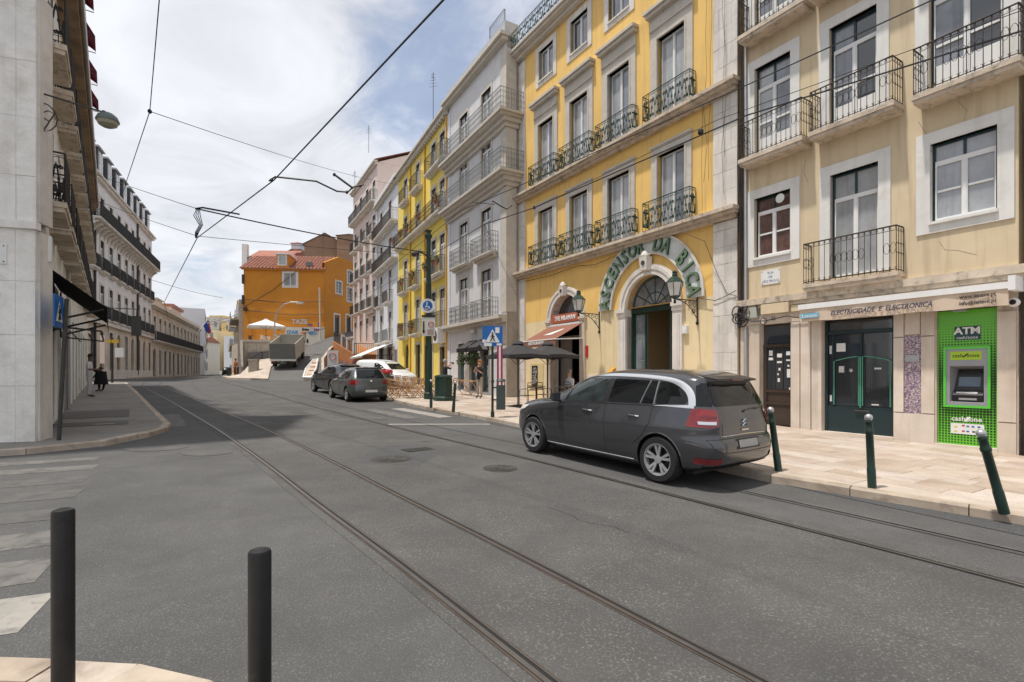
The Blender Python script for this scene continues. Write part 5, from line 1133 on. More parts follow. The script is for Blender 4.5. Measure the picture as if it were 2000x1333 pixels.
def folding_chair(loc,rz,label,group):
    o=EM('folding_chair',loc,rz,label,'chair',group)
    for k in range(4):
        def sl():
            mb=MB(); mb.box(-.2,.2,0,.07,0,.018); return mb.mesh('slat',m_wood)
        OB('slat',cached('csl',sl),o,(0,-.18+k*.095,.44))
    for z in (.62,.72,.82):
        def sb():
            mb=MB(); mb.box(-.2,.2,-.01,.01,0,.055); return mb.mesh('back_slat',m_wood)
        OB('back_slat',cached('csb',sb),o,(0,-.26-(z-.62)*.25,z))
    for x in (-.21,.21):
        def lg():
            mb=MB(); mb.tube([(0,-.33,.88),(0,-.2,.44),(0,.22,0)],.016,4); mb.tube([(0.02,.2,.44),(0.02,-.25,0)],.016,4); return mb.mesh('leg',m_wood)
        OB('leg',cached('cleg',lg),o,(x,0,0))
    return o
rr=random.Random(17); ud=Vector((-.456,.89)); nd=Vector((.89,.456)); yaw=math.atan2(ud.y,ud.x)
for j in range(2):
    for i in range(4):
        c=Vector((-4.75,22.9))+ud*i*1.45+nd*j*1.55; w_=('nearest','second','third','farthest')[i]; r_=('kerb','wall')[j]
        slatted_table(g3(c.x,c.y,.125),yaw+rr.uniform(-.05,.05),'slatted wooden cafe table behind the hatchback, %s in the %s side row'%(w_,r_),'folding tables in front of the lemon yellow house',.9)
        for sg,sd in ((-1,'kerb'),(1,'wall')):
            q=c+nd*.52*sg+ud*rr.uniform(-.1,.1); folding_chair(g3(q.x,q.y,.125),math.atan2(nd.y,nd.x)+(math.pi/2 if sg>0 else -math.pi/2)+rr.uniform(-.08,.08),'slatted folding chair at the %s table of the %s side row, on its %s side'%(w_,r_,'road' if sg<0 else 'house'),'folding chairs in front of the lemon yellow house')
slatted_table(g3(-1.9,24.6,.125),2.15,'wooden trestle table with a green top near the green litter cabinet','trestle tables'); slatted_table(g3(-2.5,25.6,.125),2.15,'second wooden trestle table farther from the camera behind the leaning bollard','trestle tables')
o=EM('planter',g3(-7.4,29.6,.12),0,'long planter of bright red flowers behind the parked grey hatchback','planter'); mb=MB(); mb.box(-1.2,1.2,-.2,.2,0,.75); mb.build('box',m_iron,o)
for k in range(5):
    lv=leaves(90,.28,m_red,40+k,.06,(1,.8,.6)); me=lv.mesh('flowers',m_red); OB('flowers',me,o,(-1+.5*k,0,.98)); 
    OB('foliage',leaves(40,.25,m_leaf,60+k,.06,(1,.8,.5)).mesh('foliage',m_leaf),o,(-1+.5*k,0,.83))
o.rotation_euler.z=2.1

# ======== 7. orange building
b,L=bldg('orange_building','burnt orange building with terracotta roof and graffiti at the top of the ramp',(-23.1,63.0),(-32.5,62.0)); OBd=b
wf=[(3.35,4.7,12.35,13.85)]; H=14.4
mb=MB(); wall_mb(mb,L,1.2,H,wf,rev=.2); shell(mb,L,1.2,H,8)
# right flank gets its own openings, built as a second facade frame
mb.build('wall',m_orange,b)
b3,L3=bldg('orange_gable_house','gabled right flank of the orange building with doors and white framed windows',(-20.9,70.4),(-23.08,62.98)); 
ops=[(4.2,5.4,11.9,13.4),(1.9,2.9,13.6,15.2) ,(1.9,3.0,11.2,13.0),(4.7,5.7,6.2,9.1),(2.2,3.2,6.4,9.3,'arch')]
H3=14.6
mb=MB(); wall_mb(mb,L3,1.2,15.3,ops,rev=.2); mb.add([(0,0,15.3),(L3,0,15.3),(L3,0,14.6),(L3*.5,0,17.1),(0,0,14.6)],[(4,0,1,2,3)][:0]); 
mb.quad((L3,0,15.3),(0,0,15.3),(L3*.3,0,16.6),(L3*.62,0,16.6)); mb.quad((L3,-.35,15.3),(L3,0,15.3),(L3*.62,0,16.6),(L3*.62,-.35,16.6)); mb.quad((L3*.62,-.35,16.6),(L3*.62,0,16.6),(L3*.3,0,16.6),(L3*.3,-.35,16.6)); mb.quad((L3*.3,-.35,16.6),(L3*.3,0,16.6),(0,0,15.3),(0,-.35,15.3))
mb.quad((0,-.35,1.2),(0,-.35,15.3),(0,0,15.3),(0,0,1.2)); mb.quad((L3*.62,-.35,16.6),(L3*.3,-.35,16.6),(0,-.35,15.3),(L3,-.35,15.3)); mb.quad((L3,-.35,15.3),(0,-.35,15.3),(0,-.35,12),(L3,-.35,12)); mb.build('wall',m_orange,b3)
for o in ops[:3]: window(b3,*o,'G',m_white,m_glass,y=-.12); surround(b3,*o,.18,m_wst)
for o in ops[3:]:
    mb=MB(); mb.box(o[0],o[1],-.2,-.15,o[2],o[3]-.3); mb.build('door',m_doorb,b3); surround(b3,o[0],o[1],o[2],o[3],.2,m_wst,door=True)
mb=MB(); mb.box(0,2.1,0,.06,1.2,7.6); mb.box(3.3,4.6,0,.05,1.2,6.9); mb.build('grey_dado',mat('grey_dado',(.42,.41,.38),.85,.1,1),b3)
mb=MB(); mb.box(1.2,1.75,.02,.3,12.2,12.9); mb.build('air_conditioner',m_signw,b3)
window(b,*wf[0],'',m_greyr,m_glassl,m_white,y=-.1); surround(b,*wf[0],.28,m_wst)
# roof with tile rows
mb=MB()
rows_=22
for i in range(rows_):
    f0=i/rows_; f1=(i+1)/rows_; y0=.35-5.0*f0; y1=.35-5.0*f1; z0=14.35+2.6*f0; z1=14.35+2.6*f1
    for j in range(24):
        xa=-.2+(L+.6)*j/24; xb=-.2+(L+.6)*(j+1)/24; xm=(xa+xb)/2
        mb.quad((xm,y0,z0+.13),(xa+.02,y0,z0+.05),(xa+.02,y1,z1+.02),(xm,y1,z1+.10)); mb.quad((xb-.02,y0,z0+.05),(xm,y0,z0+.13),(xm,y1,z1+.10),(xb-.02,y1,z1+.02)); mb.quad((xb-.02,y0,z0-.02),(xa+.02,y0,z0-.02),(xa+.02,y0,z0+.05),(xb-.02,y0,z0+.05))
mb.build('roof_tiles',m_tile,b,kind='stuff')
mb=MB(); mb.quad((L+.4,.3,14.3),(-.2,.3,14.3),(-.2,-4.65,16.9),(L+.4,-4.65,16.9)); mb.quad((-.2,-4.65,16.9),(-.2,-9,14.5),(L+.4,-9,14.5),(L+.4,-4.65,16.9)); mb.quad((L,0,14.3),(L,-4.65,16.88),(L,-9,14.5),(L,-8,14)); mb.build('roof',m_tile,b)
mb=MB(); mb.box(-.1,L+.2,0,.25,14.2,14.38); mb.build('eave_board',m_orange,b)
mb=MB(); mb.box(4.2,5.6,-2.5,.15,14.4,16.1); dm=mb.build('dormer',m_orange,b); mb=MB(); mb.box(4.05,5.75,-2.6,.3,16.1,16.3); mb.build('roof',m_wst,dm); mb=MB(); mb.box(4.35,5.45,.15,.2,14.75,16.0); mb.build('window_surround',m_wst,dm); mb=MB(); mb.box(4.5,5.3,.2,.23,14.95,15.9); mb.build('pane',m_glassl,dm)
mb=MB(); mb.box(1.6,2.3,-.9,-.4,14.9,15.4); mb.build('skylight',m_glass,b)
mb=MB(); mb.box(-.05,4.6,0,.04,1.2,7.3); mb.build('white_dado',mat('white_dado',(.50,.49,.46),.85,.1,1),b)
rr=random.Random(23)
gl=['RUAS','OZE','TAG','NOX','EKO','ARTE','SMAK']
for k,(x,z,s,t,mi_) in enumerate(((2.9,7.95,.9,'TAZE',1),(3.75,6.62,.75,'IZAR',0),(1.35,6.55,.6,'EBO',0),(2.2,7.0,.5,'Sako',3),(.9,7.0,.5,'Nef',2),(2.5,6.5,.5,'OK',4),(.6,7.6,.9,'S',2),(1.7,7.6,.6,'am',2),(6.9,6.0,.9,'Ryo',5),(5.6,6.1,.8,'Zu',1),(8.6,5.9,1.0,'K',3),(5.3,7.0,.5,'o',3))):
    put_text(b,t,x,.06+k*.003,z,s*.85,name='graffiti',ext=.003,mat_=m_graf[mi_],bold=.03)
m_op=m_wire
mb=MB()
for pts in (((0,.05,10.5),(5,.05,10.3),(9.3,.05,10.6)),((0,.05,8.9),(4,.05,8.8),(9.3,.05,9.3))): mb.tube(pts,.03,4)
mb.tube([(9.3,.1,9.7),(6,.1,11.8),(3.2,.1,14.2)],.03,4); mb.build('wall_cable',m_wire,b)
mb=MB(); mb.box(9.0,9.35,-.1,.5,9.2,9.6)
for z in (10,12.5): mb.box(9.35,9.6,-.3,.2,z,z+1.1)
mb.build('wall_bracket',m_iron,b)
mb=MB(); mb.tube([(.25,.25,5.6),(.35,.3,12.1)],.10,6); mb.build('utility_pole',m_gstone,None,loc=(b.location.x,b.location.y-.4,0),rz=b.rotation_euler.z,label='thin pale utility pole at the corner of the orange building',cat='pole')
# buildings behind the orange one
def gable(nm,lab,A,B,H,pk,D,m,rm,cat='building'):
    b,L=bldg(nm,lab,A,B,cat); mb=MB(); mb.add([(0,0,1),(L,0,1),(L,0,H),(L/2,0,pk),(0,0,H),(0,-D,1),(L,-D,1),(L,-D,H),(L/2,-D,pk),(0,-D,H)],[(0,4,3,2,1),(1,2,7,6),(5,9,4,0),(5,6,7,8,9)]); mb.build('wall',m,b)
    mb=MB(); mb.quad((L+.3,.2,H-.1),(L/2,.2,pk+.05),(L/2,-D,pk+.05),(L+.3,-D,H-.1)); mb.quad((L/2,.2,pk+.05),(-.3,.2,H-.1),(-.3,-D,H-.1),(L/2,-D,pk+.05)); mb.build('roof',rm,b); return b,L
gb,gL=gable('brown_gable_house','big bare brown gabled house rising behind the orange building',(-25.5,92),(-40.6,89),22.0,26.4,10,m_brown,m_brown)
mb=MB(); mb.box(3.0,4.6,.0,.05,21.6,22.2); mb.build('vent',m_wst,gb)
gb,gL=gable('brown_block_house','plain brown chimney-like block right of the brown gable',(-26.5,90),(-30.7,89.8),25.9,26.0,6,m_brown,m_brown); 
gb,gL=bldg('red_roof_house','low house with a red tiled roof and white chimney behind the orange roof',(-32.4,75),(-38.3,74.6))
mb=MB(); mb.box(0,gL,-5,0,1,18.5); mb.build('wall',m_wwall,gb)
mb=MB(); mb.quad((gL+.2,.25,18.45),(-.3,.25,18.45),(-.3,-4,20.5),(gL+.2,-4,20.5)); mb.quad((-.3,-4,20.5),(-.3,-8,18.6),(gL+.2,-8,18.6),(gL+.2,-4,20.5)); mb.quad((-.3,.25,18.45),(-.3,-8,18.45),(-.3,-4,20.5)); mb.build('roof',m_tile,gb); mb=MB(); mb.box(gL+.2,gL+.9,-.4,.3,17,20.4); mb.build('chimney',m_wst,gb)
mb=MB(); mb.box(-.7,.7,-.7,.7,0,.8); o=EM('roof_hut',(-32.2,77,20.2),0,'small red roofed attic hut beside the brown gable','hut'); mb.build('wall',m_wwall,o); mb=MB(); mb.add([(-.9,-.9,.8),(.9,-.9,.8),(.9,.9,.8),(-.9,.9,.8),(0,0,1.2)],[(0,1,4),(1,2,4),(2,3,4),(3,0,4)]); mb.build('roof',m_tile,o)
antenna((-23.8,64.5,15.5),4.0,'cluster of antennas on the orange building roof',5)

def merge_into(src,dst):
    bpy.context.view_layer.update(); T=dst.matrix_world.inverted()@src.matrix_world
    for ch in list(src.children): mbs=ch.matrix_basis.copy(); ch.parent=dst; ch.matrix_basis=T@mbs
    bpy.data.objects.remove(src)
merge_into(b3,OBd)
# ======== left side buildings
# corner building: side facade facing the street (seen obliquely) and the front face at the near corner
NL=(-8.95,9.62); FE=(-25.2,30.4)
b,L=bldg('corner_house','tall white stone corner house at the left edge with black balconies and a black awning',FE,NL); CH=b
dvec=(Vector(NL)-Vector(FE)).normalized()
ops=[];xs_=[]
x=L-1.25
while x>1.2: xs_.append(x); x-=2.15
rowsL=[(5.2,7.6),(8.35,10.6)]
for x in xs_: ops+=[(x-.5,x+.5,z0,z1) for z0,z1 in rowsL]
gfl=[(x-.62,x+.62,.5,3.6) for x in xs_]
mb=MB(); wall_mb(mb,L,0,11.75,ops+gfl,rev=.2); mb.quad((0,0,0),(0,0,11.75),(0,-8,11.75),(0,-8,0)); mb.quad((0,0,11.75),(L,0,11.75),(L,-8,11.75),(0,-8,11.75)); mb.build('wall',m_lstone,b)
for o in ops: window(b,*o,'T',m_white,m_glassm,y=-.12)
for i,o in enumerate(gfl):
    mb=MB(); mb.box(o[0],o[1],-.2,-.14,o[2],o[3]); mb.box(o[0],o[0]+.08,-.14,-.08,o[2],o[3]); mb.box(o[1]-.08,o[1],-.14,-.08,o[2],o[3]); mb.box(o[0],o[1],-.14,-.08,2.8,2.9); mb.build('shop_door',m_doorb if i%2 else mat('brown_shutter',(.16,.115,.08),.6,.1,3),b)
for i,x in enumerate(xs_):
    for z in (5.15,8.3): balcony(b,x-.78,x+.78,z,.42,m_slabd,'scroll' if i<3 else 'dense',m_railing,h=.98,th=.20,mould=False)
mb=MB(); mb.box(0,L,0,.48,11.60,11.78); mb.box(0,L,.0,.42,11.42,11.60); mb.build('eave',m_eave,b)
mb=MB(); mb.tube([(0,.5,11.72),(L,.5,11.72)],.06,6); mb.build('gutter',m_alu,b)
mb=MB()
for k,x in enumerate((L-.4,L-8.2)): mb.tube([(x,.06,.6),(x,.06,11.4)],.05,6)
mb.build('downpipe',m_alu,b)
mb=MB(); wall_mb(mb,L,11.75,12.9,[],rev=.1); mb.quad((0,0,12.9),(L,0,12.9),(L,-8,14.5),(0,-8,14.5)); mb.quad((0,0,11.75),(0,0,12.9),(0,-8,14.5),(0,-8,11.75)); mb.build('attic_wall',m_lstone,b)
f2,Lf=bldg('corner_house_front','pale stone front face of the corner house with a small plaque, at the left border',NL,(-16.5,7.2)); CF=f2
mb=MB(); wall_mb(mb,Lf,0,12.9,[(2.6,3.8,5.2,7.6),(2.6,3.8,8.35,10.6),(2.5,4.0,.4,3.4),(5.2,6.4,5.2,7.6)],rev=.2); mb.quad((0,0,12.9),(Lf,0,12.9),(Lf,-5,14.2),(0,-5,14.2)); mb.quad((Lf,0,13.4),(Lf,0,0),(Lf,-5,0),(Lf,-5,13.4)); mb.build('wall',m_lstone,f2)
for o in ((2.6,3.8,5.2,7.6),(2.6,3.8,8.35,10.6),(2.5,4.0,.4,3.4),(5.2,6.4,5.2,7.6)): window(f2,*o,'T',m_white,m_glassm,y=-.12)
# big ashlar blocks near the corner
rr=random.Random(77); z=.35; i=0
for h in (1.15,.95,1.0,1.02,.95,1.1,1.05,1.0,1.1,1.0):
    cuts=[-.02,.28,1.5 if i%2 else 1.05,2.4]
    for a,c in zip(cuts,cuts[1:]):
        mb=MB(); g=.0025; mb.box(a+g,c-g,-.05,(.055 if z<4.2 else .035)+rr.uniform(-.004,.004),z+g,z+h-g); mb.build('stone_block',m_lstone,f2)
    z+=h; i+=1
mb=MB(); mb.box(-.06,2.4,-.05,.12,4.42,4.56); mb.build('string_course',m_lstone,f2); mb=MB(); mb.box(-.04,2.4,-.05,.07,8.9,9.05); mb.build('string_course',m_lstone,f2)
mb=MB(); mb.box(.40,1.05,.055,.075,3.75,4.12); o=mb.build('plaque',m_signw,f2)
mb=MB()
for x in (.44,1.01):
    for z in (3.79,4.08): mb.lathe([(.012,-.075),(.012,-.082)],8,(x,0,z),axis='y')
mb.build('screw',m_iron,o)
mb=MB(); mb.box(-.06,.0,-.45,-.02,.3,4.4); mb.box(-.06,.0,-.45,-.02,4.58,8.9); mb.build('corner_strip',m_wstone,f2)
merge_into(CF,CH)
mb=MB(); mb.box(L-.35,L-.25,.02,.2,3.9,4.4); mb.build('wall_box',m_signw,CH)
# burgundy attic awnings
for k in range(5):
    o=EM('burgundy_awning',(0,0,0),0,'small burgundy window awning above the eave of the corner house, '+('highest in the view','second from the top','middle one','second from the bottom','lowest in the view')[k],'awning','burgundy awnings along the attic'); on(CH,o,L-3.2-k*2.4,0,12.0)
    mb=MB(); mb.add([(-.5,.3,.95),(.5,.3,.95),(.5,.72,.25),(-.5,.72,.25),(-.5,.3,.93),(.5,.3,.93),(.5,.72,.23),(-.5,.72,.23),(.5,.3,.5),(-.5,.3,.5)],[(1,0,3,2),(4,5,6,7),(1,2,8),(0,9,3),(8,2,1),(3,9,0)]); mb.build('canopy',m_burg,o); mb=MB(); mb.tube([(.5,.3,.2),(.5,.72,.2)],.015,4); mb.tube([(-.5,.3,.2),(-.5,.72,.2)],.015,4); mb.build('frame',m_railing,o)
# black shop awning
aw=EM('black_awning',(0,0,0),0,'large black shop awning on a metal frame at the corner house','awning'); on(CH,aw,0,0,0)
xa,xb=L-5.2,L-.75
mb=MB(); mb.quad((xb,.03,3.95),(xa,.03,3.95),(xa,1.05,3.12),(xb,1.05,3.12)); mb.quad((xa,.03,3.93),(xb,.03,3.93),(xb,1.05,3.10),(xa,1.05,3.10)); mb.quad((xb,1.05,3.12),(xa,1.05,3.12),(xa,1.06,2.78),(xb,1.06,2.78)); mb.quad((xa,1.04,3.12),(xb,1.04,3.12),(xb,1.05,2.78),(xa,1.05,2.78))
mb.build('canopy',m_blackaw,aw)
mb=MB()
for x in (xa,(xa+xb)/2,xb): mb.tube([(x,.05,2.75),(x,1.0,3.08)],.022,4); mb.tube([(x,.05,3.9),(x,.05,2.7)],.02,4)
for y,z in ((.95,2.62),(.75,2.55),(.45,2.6),(.2,2.7)): mb.tube([(xa,y,z),(xb,y,z)],.018,4)
for x in (xa,xb): mb.tube([(x,.05,2.7),(x,.95,2.62)],.018,4)
mb.build('frame',m_railing,aw)
# corner lamp
o=EM('street_lamp',(0,0,0),0,'grey green street lamp on a long bracket at the corner house','lamp'); on(CH,o,L-.12,0,7.05)
mb=MB(); mb.tube([(0,.02,-1.1),(0,.02,.1)],.02,5); mb.tube([(0,0,.03),(0,.55,-.02),(0,1.0,-.05)],.018,5); mb.tube([(0,.06+.24*math.sin(a*.5)*1,-.42+.28*math.cos(a*.5)) if a<7 else (0,.06+.12+.10*math.cos(a),-.38+.10*math.sin(a)) for a in range(0,12)],.012,4); mb.lathe([(.03,-.03),(.03,.03)],8,(0,1.0,-.05)); mb.build('bracket',m_iron,o)
mb=MB(); mb.lathe([(.04,.07),(.10,.06),(.17,.0),(.20,-.07),(.20,-.10)],16,(0,1.06,-.12)); mb.build('lamp_hood',mat('grey_green_enamel',(.10,.13,.125),.4,.1,4),o,True); mb=MB(); mb.lathe([(.185,-.10),(.16,-.17),(.09,-.21),(.01,-.225)],16,(0,1.06,-.12)); mb.build('glass_bowl',mat('yellowed_lamp_glass',(.33,.31,.24),.25,.15,5,spec=.6),o,True)
# dormer building
rows=[(5.85,8.3),(9.4,11.7),(12.75,14.9)]
n=9; A_=(-38.7,55.0);B_=(-29.5,35.5); Lx=(Vector(A_)-Vector(B_)).length
cols=[Lx*(k+.5)/n for k in range(n)]
b,L=house('mansard_building','long pale building with black balconies and a dark mansard roof full of dormers',A_,B_,16.1,10,m_lwall,5.5,rows,cols,.95,m_wstone,'T',
 {0:('dense',m_railing,.35,m_wstone,[(c-.8,c+.8) for c in cols]),1:('dense',m_railing,.35,m_wstone,[(c-.8,c+.8) for c in cols]),2:('dense',m_railing,.8,m_wstone,((0,Lx),))},gm=m_glass,
 gf=[(c-.5,c+.5,1.9,4.9,'arch') if i%2 else (c-.45,c+.45,1.9,4.9) for i,c in enumerate(cols)],gfm=m_stone,fm=m_iron,cornice=m_wstone)
DB=b
mb=MB(); mb.box(0,L,0,.25,5.35,5.6); mb.build('string_course',m_wstone,b); mb=MB(); mb.box(0,L,0,.12,1.2,1.95); mb.build('plinth',m_wstone,b)
for c in np.arange(.4,L,.95):
    def br():
        mb=MB(); mb.add([(-.09,0,0),(.09,0,0),(.09,.65,0),(-.09,.65,0),(-.09,0,-.7),(.09,0,-.7),(-.09,.25,-.3),(.09,.25,-.3)],[(0,3,6,4),(1,5,7,2),(3,2,7,6),(6,7,5,4)]); return mb.mesh('bracket',m_wstone)
    OB('bracket',cached('brk',br),b,(float(c),0,12.45))
mb=MB(); mb.quad((L,0,16.3),(0,0,16.3),(0,-1.3,19.3),(L,-1.3,19.3)); mb.quad((L,-1.3,19.3),(0,-1.3,19.3),(0,-9,20),(L,-9,20)); mb.quad((0,0,16.3),(0,-9,16.3),(0,-9,20),(0,-1.3,19.3)); mb.quad((L,-9,16.3),(L,0,16.3),(L,-1.3,19.3),(L,-9,20)); mb.build('roof',m_slate,b)
def dmr():
    mb=MB(); mb.box(-.62,.62,-1.3,-.1,0,2.2); return mb.mesh('dormer',m_slate)
def dmr2():
    mb=MB(); mb.box(-.75,.75,-1.5,.05,0,.08); mb.box(-.6,.6,-1.4,-.05,.08,.2); return mb.mesh('dormer_cap',m_zinc)
def dmr3():
    mb=MB(); mb.box(-.45,.45,-.1,-.05,0,1.6); mb.box(-.03,.03,-.05,-.02,0,1.6); mb.box(-.45,.45,-.05,-.02,.8,.86); return mb.mesh('window_frame',m_white)
for c in cols:
    d=OB('dormer',cached('dm1',dmr),b,(c,0,16.35)); OB('dormer_cap',cached('dm2',dmr2),d,(0,0,2.2)); w=OB('window_frame',cached('dm3',dmr3),d,(0,0,.35)); 
    def pn():
        mb=MB(); mb.box(-.4,-.04,-.05,-.04,.04,.78); mb.box(.04,.4,-.05,-.04,.04,.78); mb.box(-.4,-.04,-.05,-.04,.88,1.55); mb.box(.04,.4,-.05,-.04,.88,1.55); return mb.mesh('pane',m_glassm)
    OB('pane',cached('dm4',pn),d,(0,0,.35))
for x in (L*.32,L*.93): 
    mb=MB(); mb.tube([(x,.1,1.5),(x,.1,16)],.08,6); mb.build('downpipe',m_iron,b)
# long low building
A_=(-53.4,87.7);B_=(-38.7,55.0); Lx=(Vector(A_)-Vector(B_)).length; n=13; cols=[Lx*(k+.5)/n for k in range(n)]
b,L=house('long_low_building','long two storey stone building curving away beyond the mansard building',A_,B_,8.9,10,m_stone,4.9,[(5.3,7.9)],cols,1.0,m_wstone,'T',
 {0:('dense',m_railing,.5,m_wstone,((0,Lx),))},gm=m_glass,gf=[(c-.6,c+.6,1.5,4.3) if i%4 else (c-.7,c+.7,1.3,4.4,'arch') for i,c in enumerate(cols)],fm=m_iron)
for c in cols: ashlar(b,c+1.0,c+1.45,1.2,4.8,m_wstone,.05,1.2,cols=1,seed=int(c)) if c+1.45<L else None
mb=MB(); mb.box(0,L,-.8,0,9.04,9.6); mb.build('parapet',m_stone,b)
for x,w,h,lab in ((28,3,1.6,'greenish rooftop hut on the long low building'),(24,3.4,1.9,'pale rooftop hut behind the greenish one')):
    o=EM('roof_hut',(0,0,0),0,lab,'hut'); on(b,o,x,-3,9.0); mb=MB(); mb.box(-w/2,w/2,-1.5,1.5,0,h); mb.build('wall',m_stone if x==24 else mat('mossy_wall',(.25,.28,.22),.9,.15,2),o); mb=MB(); mb.box(-w/2-.2,w/2+.2,-1.7,1.7,h,h+.15); mb.build('roof',m_gstone,o)
o=EM('attic_house',(0,0,0),0,'orange brown attic house with low tiled roof above the long low building','attic'); on(b,o,9,-4,9.0); mb=MB(); mb.box(-4,4,-2,2,0,2.4); mb.build('wall',m_pink,o); mb=MB(); mb.box(-4.3,4.3,-2.3,2.3,2.4,2.8); mb.build('roof',m_tile,o)
for k,(c_,nm) in enumerate(((mat('flag_red',(.5,.03,.02),.7,.1),'red and green'),(mat('flag_blue',(.03,.06,.35),.7,.1),'blue'))):
    o=EM('flag',(0,0,0),0,nm+' flag on a slanted pole above the long low building','flag'); on(b,o,5+k*2.2,.2,7.6); mb=MB(); mb.tube([(0,0,0),(0,1.6,2.4)],.05,5); mb.build('flagpole',m_signw,o)
    mb=MB(); mb.add([(0,1.6,2.4),(0,1.1,1.65),(.1,1.6,.4),(-.1,2.0,.9)],[(0,1,2,3),(3,2,1,0)]); mb.build('cloth',c_,o)
# far houses
def farhouse(x,y,w,h,d,m,lab,rz=0,z0=1,win=True,nr=None,nc=None,rm=None,seed=0,group=None,bal=None):
    o=EM('town_house',(x,y,z0),rz,lab,'house',group); mb=MB(); mb.box(-w/2,w/2,0,d,0,h); mb.build('wall',m,o)
    if rm: mb=MB(); mb.add([(-w/2-.3,-.3,h),(w/2+.3,-.3,h),(w/2+.3,d,h),(-w/2-.3,d,h),(-w/2,d/2,h+1.6),(w/2,d/2,h+1.6)],[(0,1,5,4),(1,2,5),(2,3,4,5),(3,0,4)]); mb.build('roof',rm,o)
    if win:
        nr=nr or max(1,int(h/3.2)); nc=nc or max(1,int(w/2.4)); 
        def wn():
            mb=MB(); mb.box(-.5,.5,-.05,.02,0,1.7); return mb.mesh('window',m_glassm)
        for i in range(nr):
            for j in range(nc): OB('window',cached('fw',wn),o,((j+.5)*w/nc-w/2,0,h*(i+.35)/nr))
    if bal:
        for i in range(1,nr or int(h/3.2)):
            mb=MB(); mb.box(-w/2,w/2,-.9,0,h*(i+.2)/nr,h*(i+.2)/nr+.15); mb.box(-w/2,w/2,-.9,-.85,h*(i+.2)/nr+.15,h*(i+.2)/nr+1.0); mb.build('balcony',bal,o)
    return o
# street facades on the far right side of the curving street
u=Vector((-.49,.87)); P=Vector((-33.4,62.6)); specs=[(9,9.5,m_gstone,'greenish grey house with concrete balconies just left of the orange building',m_conc),(8,10.5,mat('dusty_yellow',(.55,.40,.12),.85,.1),'dusty yellow balconied house beyond the greenish grey one',m_gstone),(9,10,m_wwall,'pale blue grey house in the middle of the distant row',m_wst),(10,11,m_pink,'pinkish house far down the street',m_gstone)]
for (w,h,m,lab,bm_) in specs:
    c=P+u*w/2; farhouse(c.x,c.y,w,h,.9,m,lab,rz=math.atan2(u.y,u.x)+math.pi,nr=3,nc=3,z0=1.2,bal=bm_); P=P+u*(w+.1)
# street-facing sides: wall faces the street on the left, so turn them
for o in [q for q in COL.objects if q.name.startswith('town_house')]: pass
u=Vector((-.5,.866)); P=Vector((-55.2,92))
for (w,h,m,lab) in ((9,12,m_wwall,'tall white house at the far end of the left row'),(12,10,m_lilac,'pale house beyond the tall white one'),(12,12,m_cream,'cream house near the end of the street')):
    c=P+u*w/2; farhouse(c.x,c.y,w,h,4,m,lab,rz=math.atan2(u.y,u.x),nr=4,nc=4,z0=1.2); P=P+u*(w+.1)
rr=random.Random(31); pal=[m_wwall,m_cream,m_pink,m_wst,m_gstone,m_lilac,mat('soft_yellow',(.7,.5,.2),.85,.08)]
cn=['white','cream','pink','chalk white','grey','lilac grey','soft yellow']
k=0
for row_,(dist,zb,h0) in enumerate(((130,1,10),(155,1,14),(190,6,13),(230,14,11),(260,20,9))):
    for j in range(6):
        xn=-.612+.030*j+rr.uniform(-.006,.006); w=dist*.026*rr.uniform(.9,1.15)
        ci=rr.randrange(7)
        if row_==0 and j in(1,2): continue
        farhouse(xn*dist,dist,w,h0*rr.uniform(.8,1.25),8,pal[ci],'%s house on the distant hill, %s row, %s'%(cn[ci],('lowest','second','third','fourth','topmost')[row_],('leftmost','second from left','third from left','third from right','second from right','rightmost')[j]),rz=.0,z0=zb,rm=m_tile if rr.random()<.2 else None,group='distant houses'); k+=1
mb=MB(); mb.add([(-220,140,0),(-60,140,0),(-60,330,28),(-220,330,28),(-220,330,-2),(-60,330,-2)],[(0,1,2,3),(3,2,5,4),(0,3,4),(1,5,2)]); mb.build('hill',mat('far_hill',(.2,.2,.15),.9,.2,.05),kind='structure')
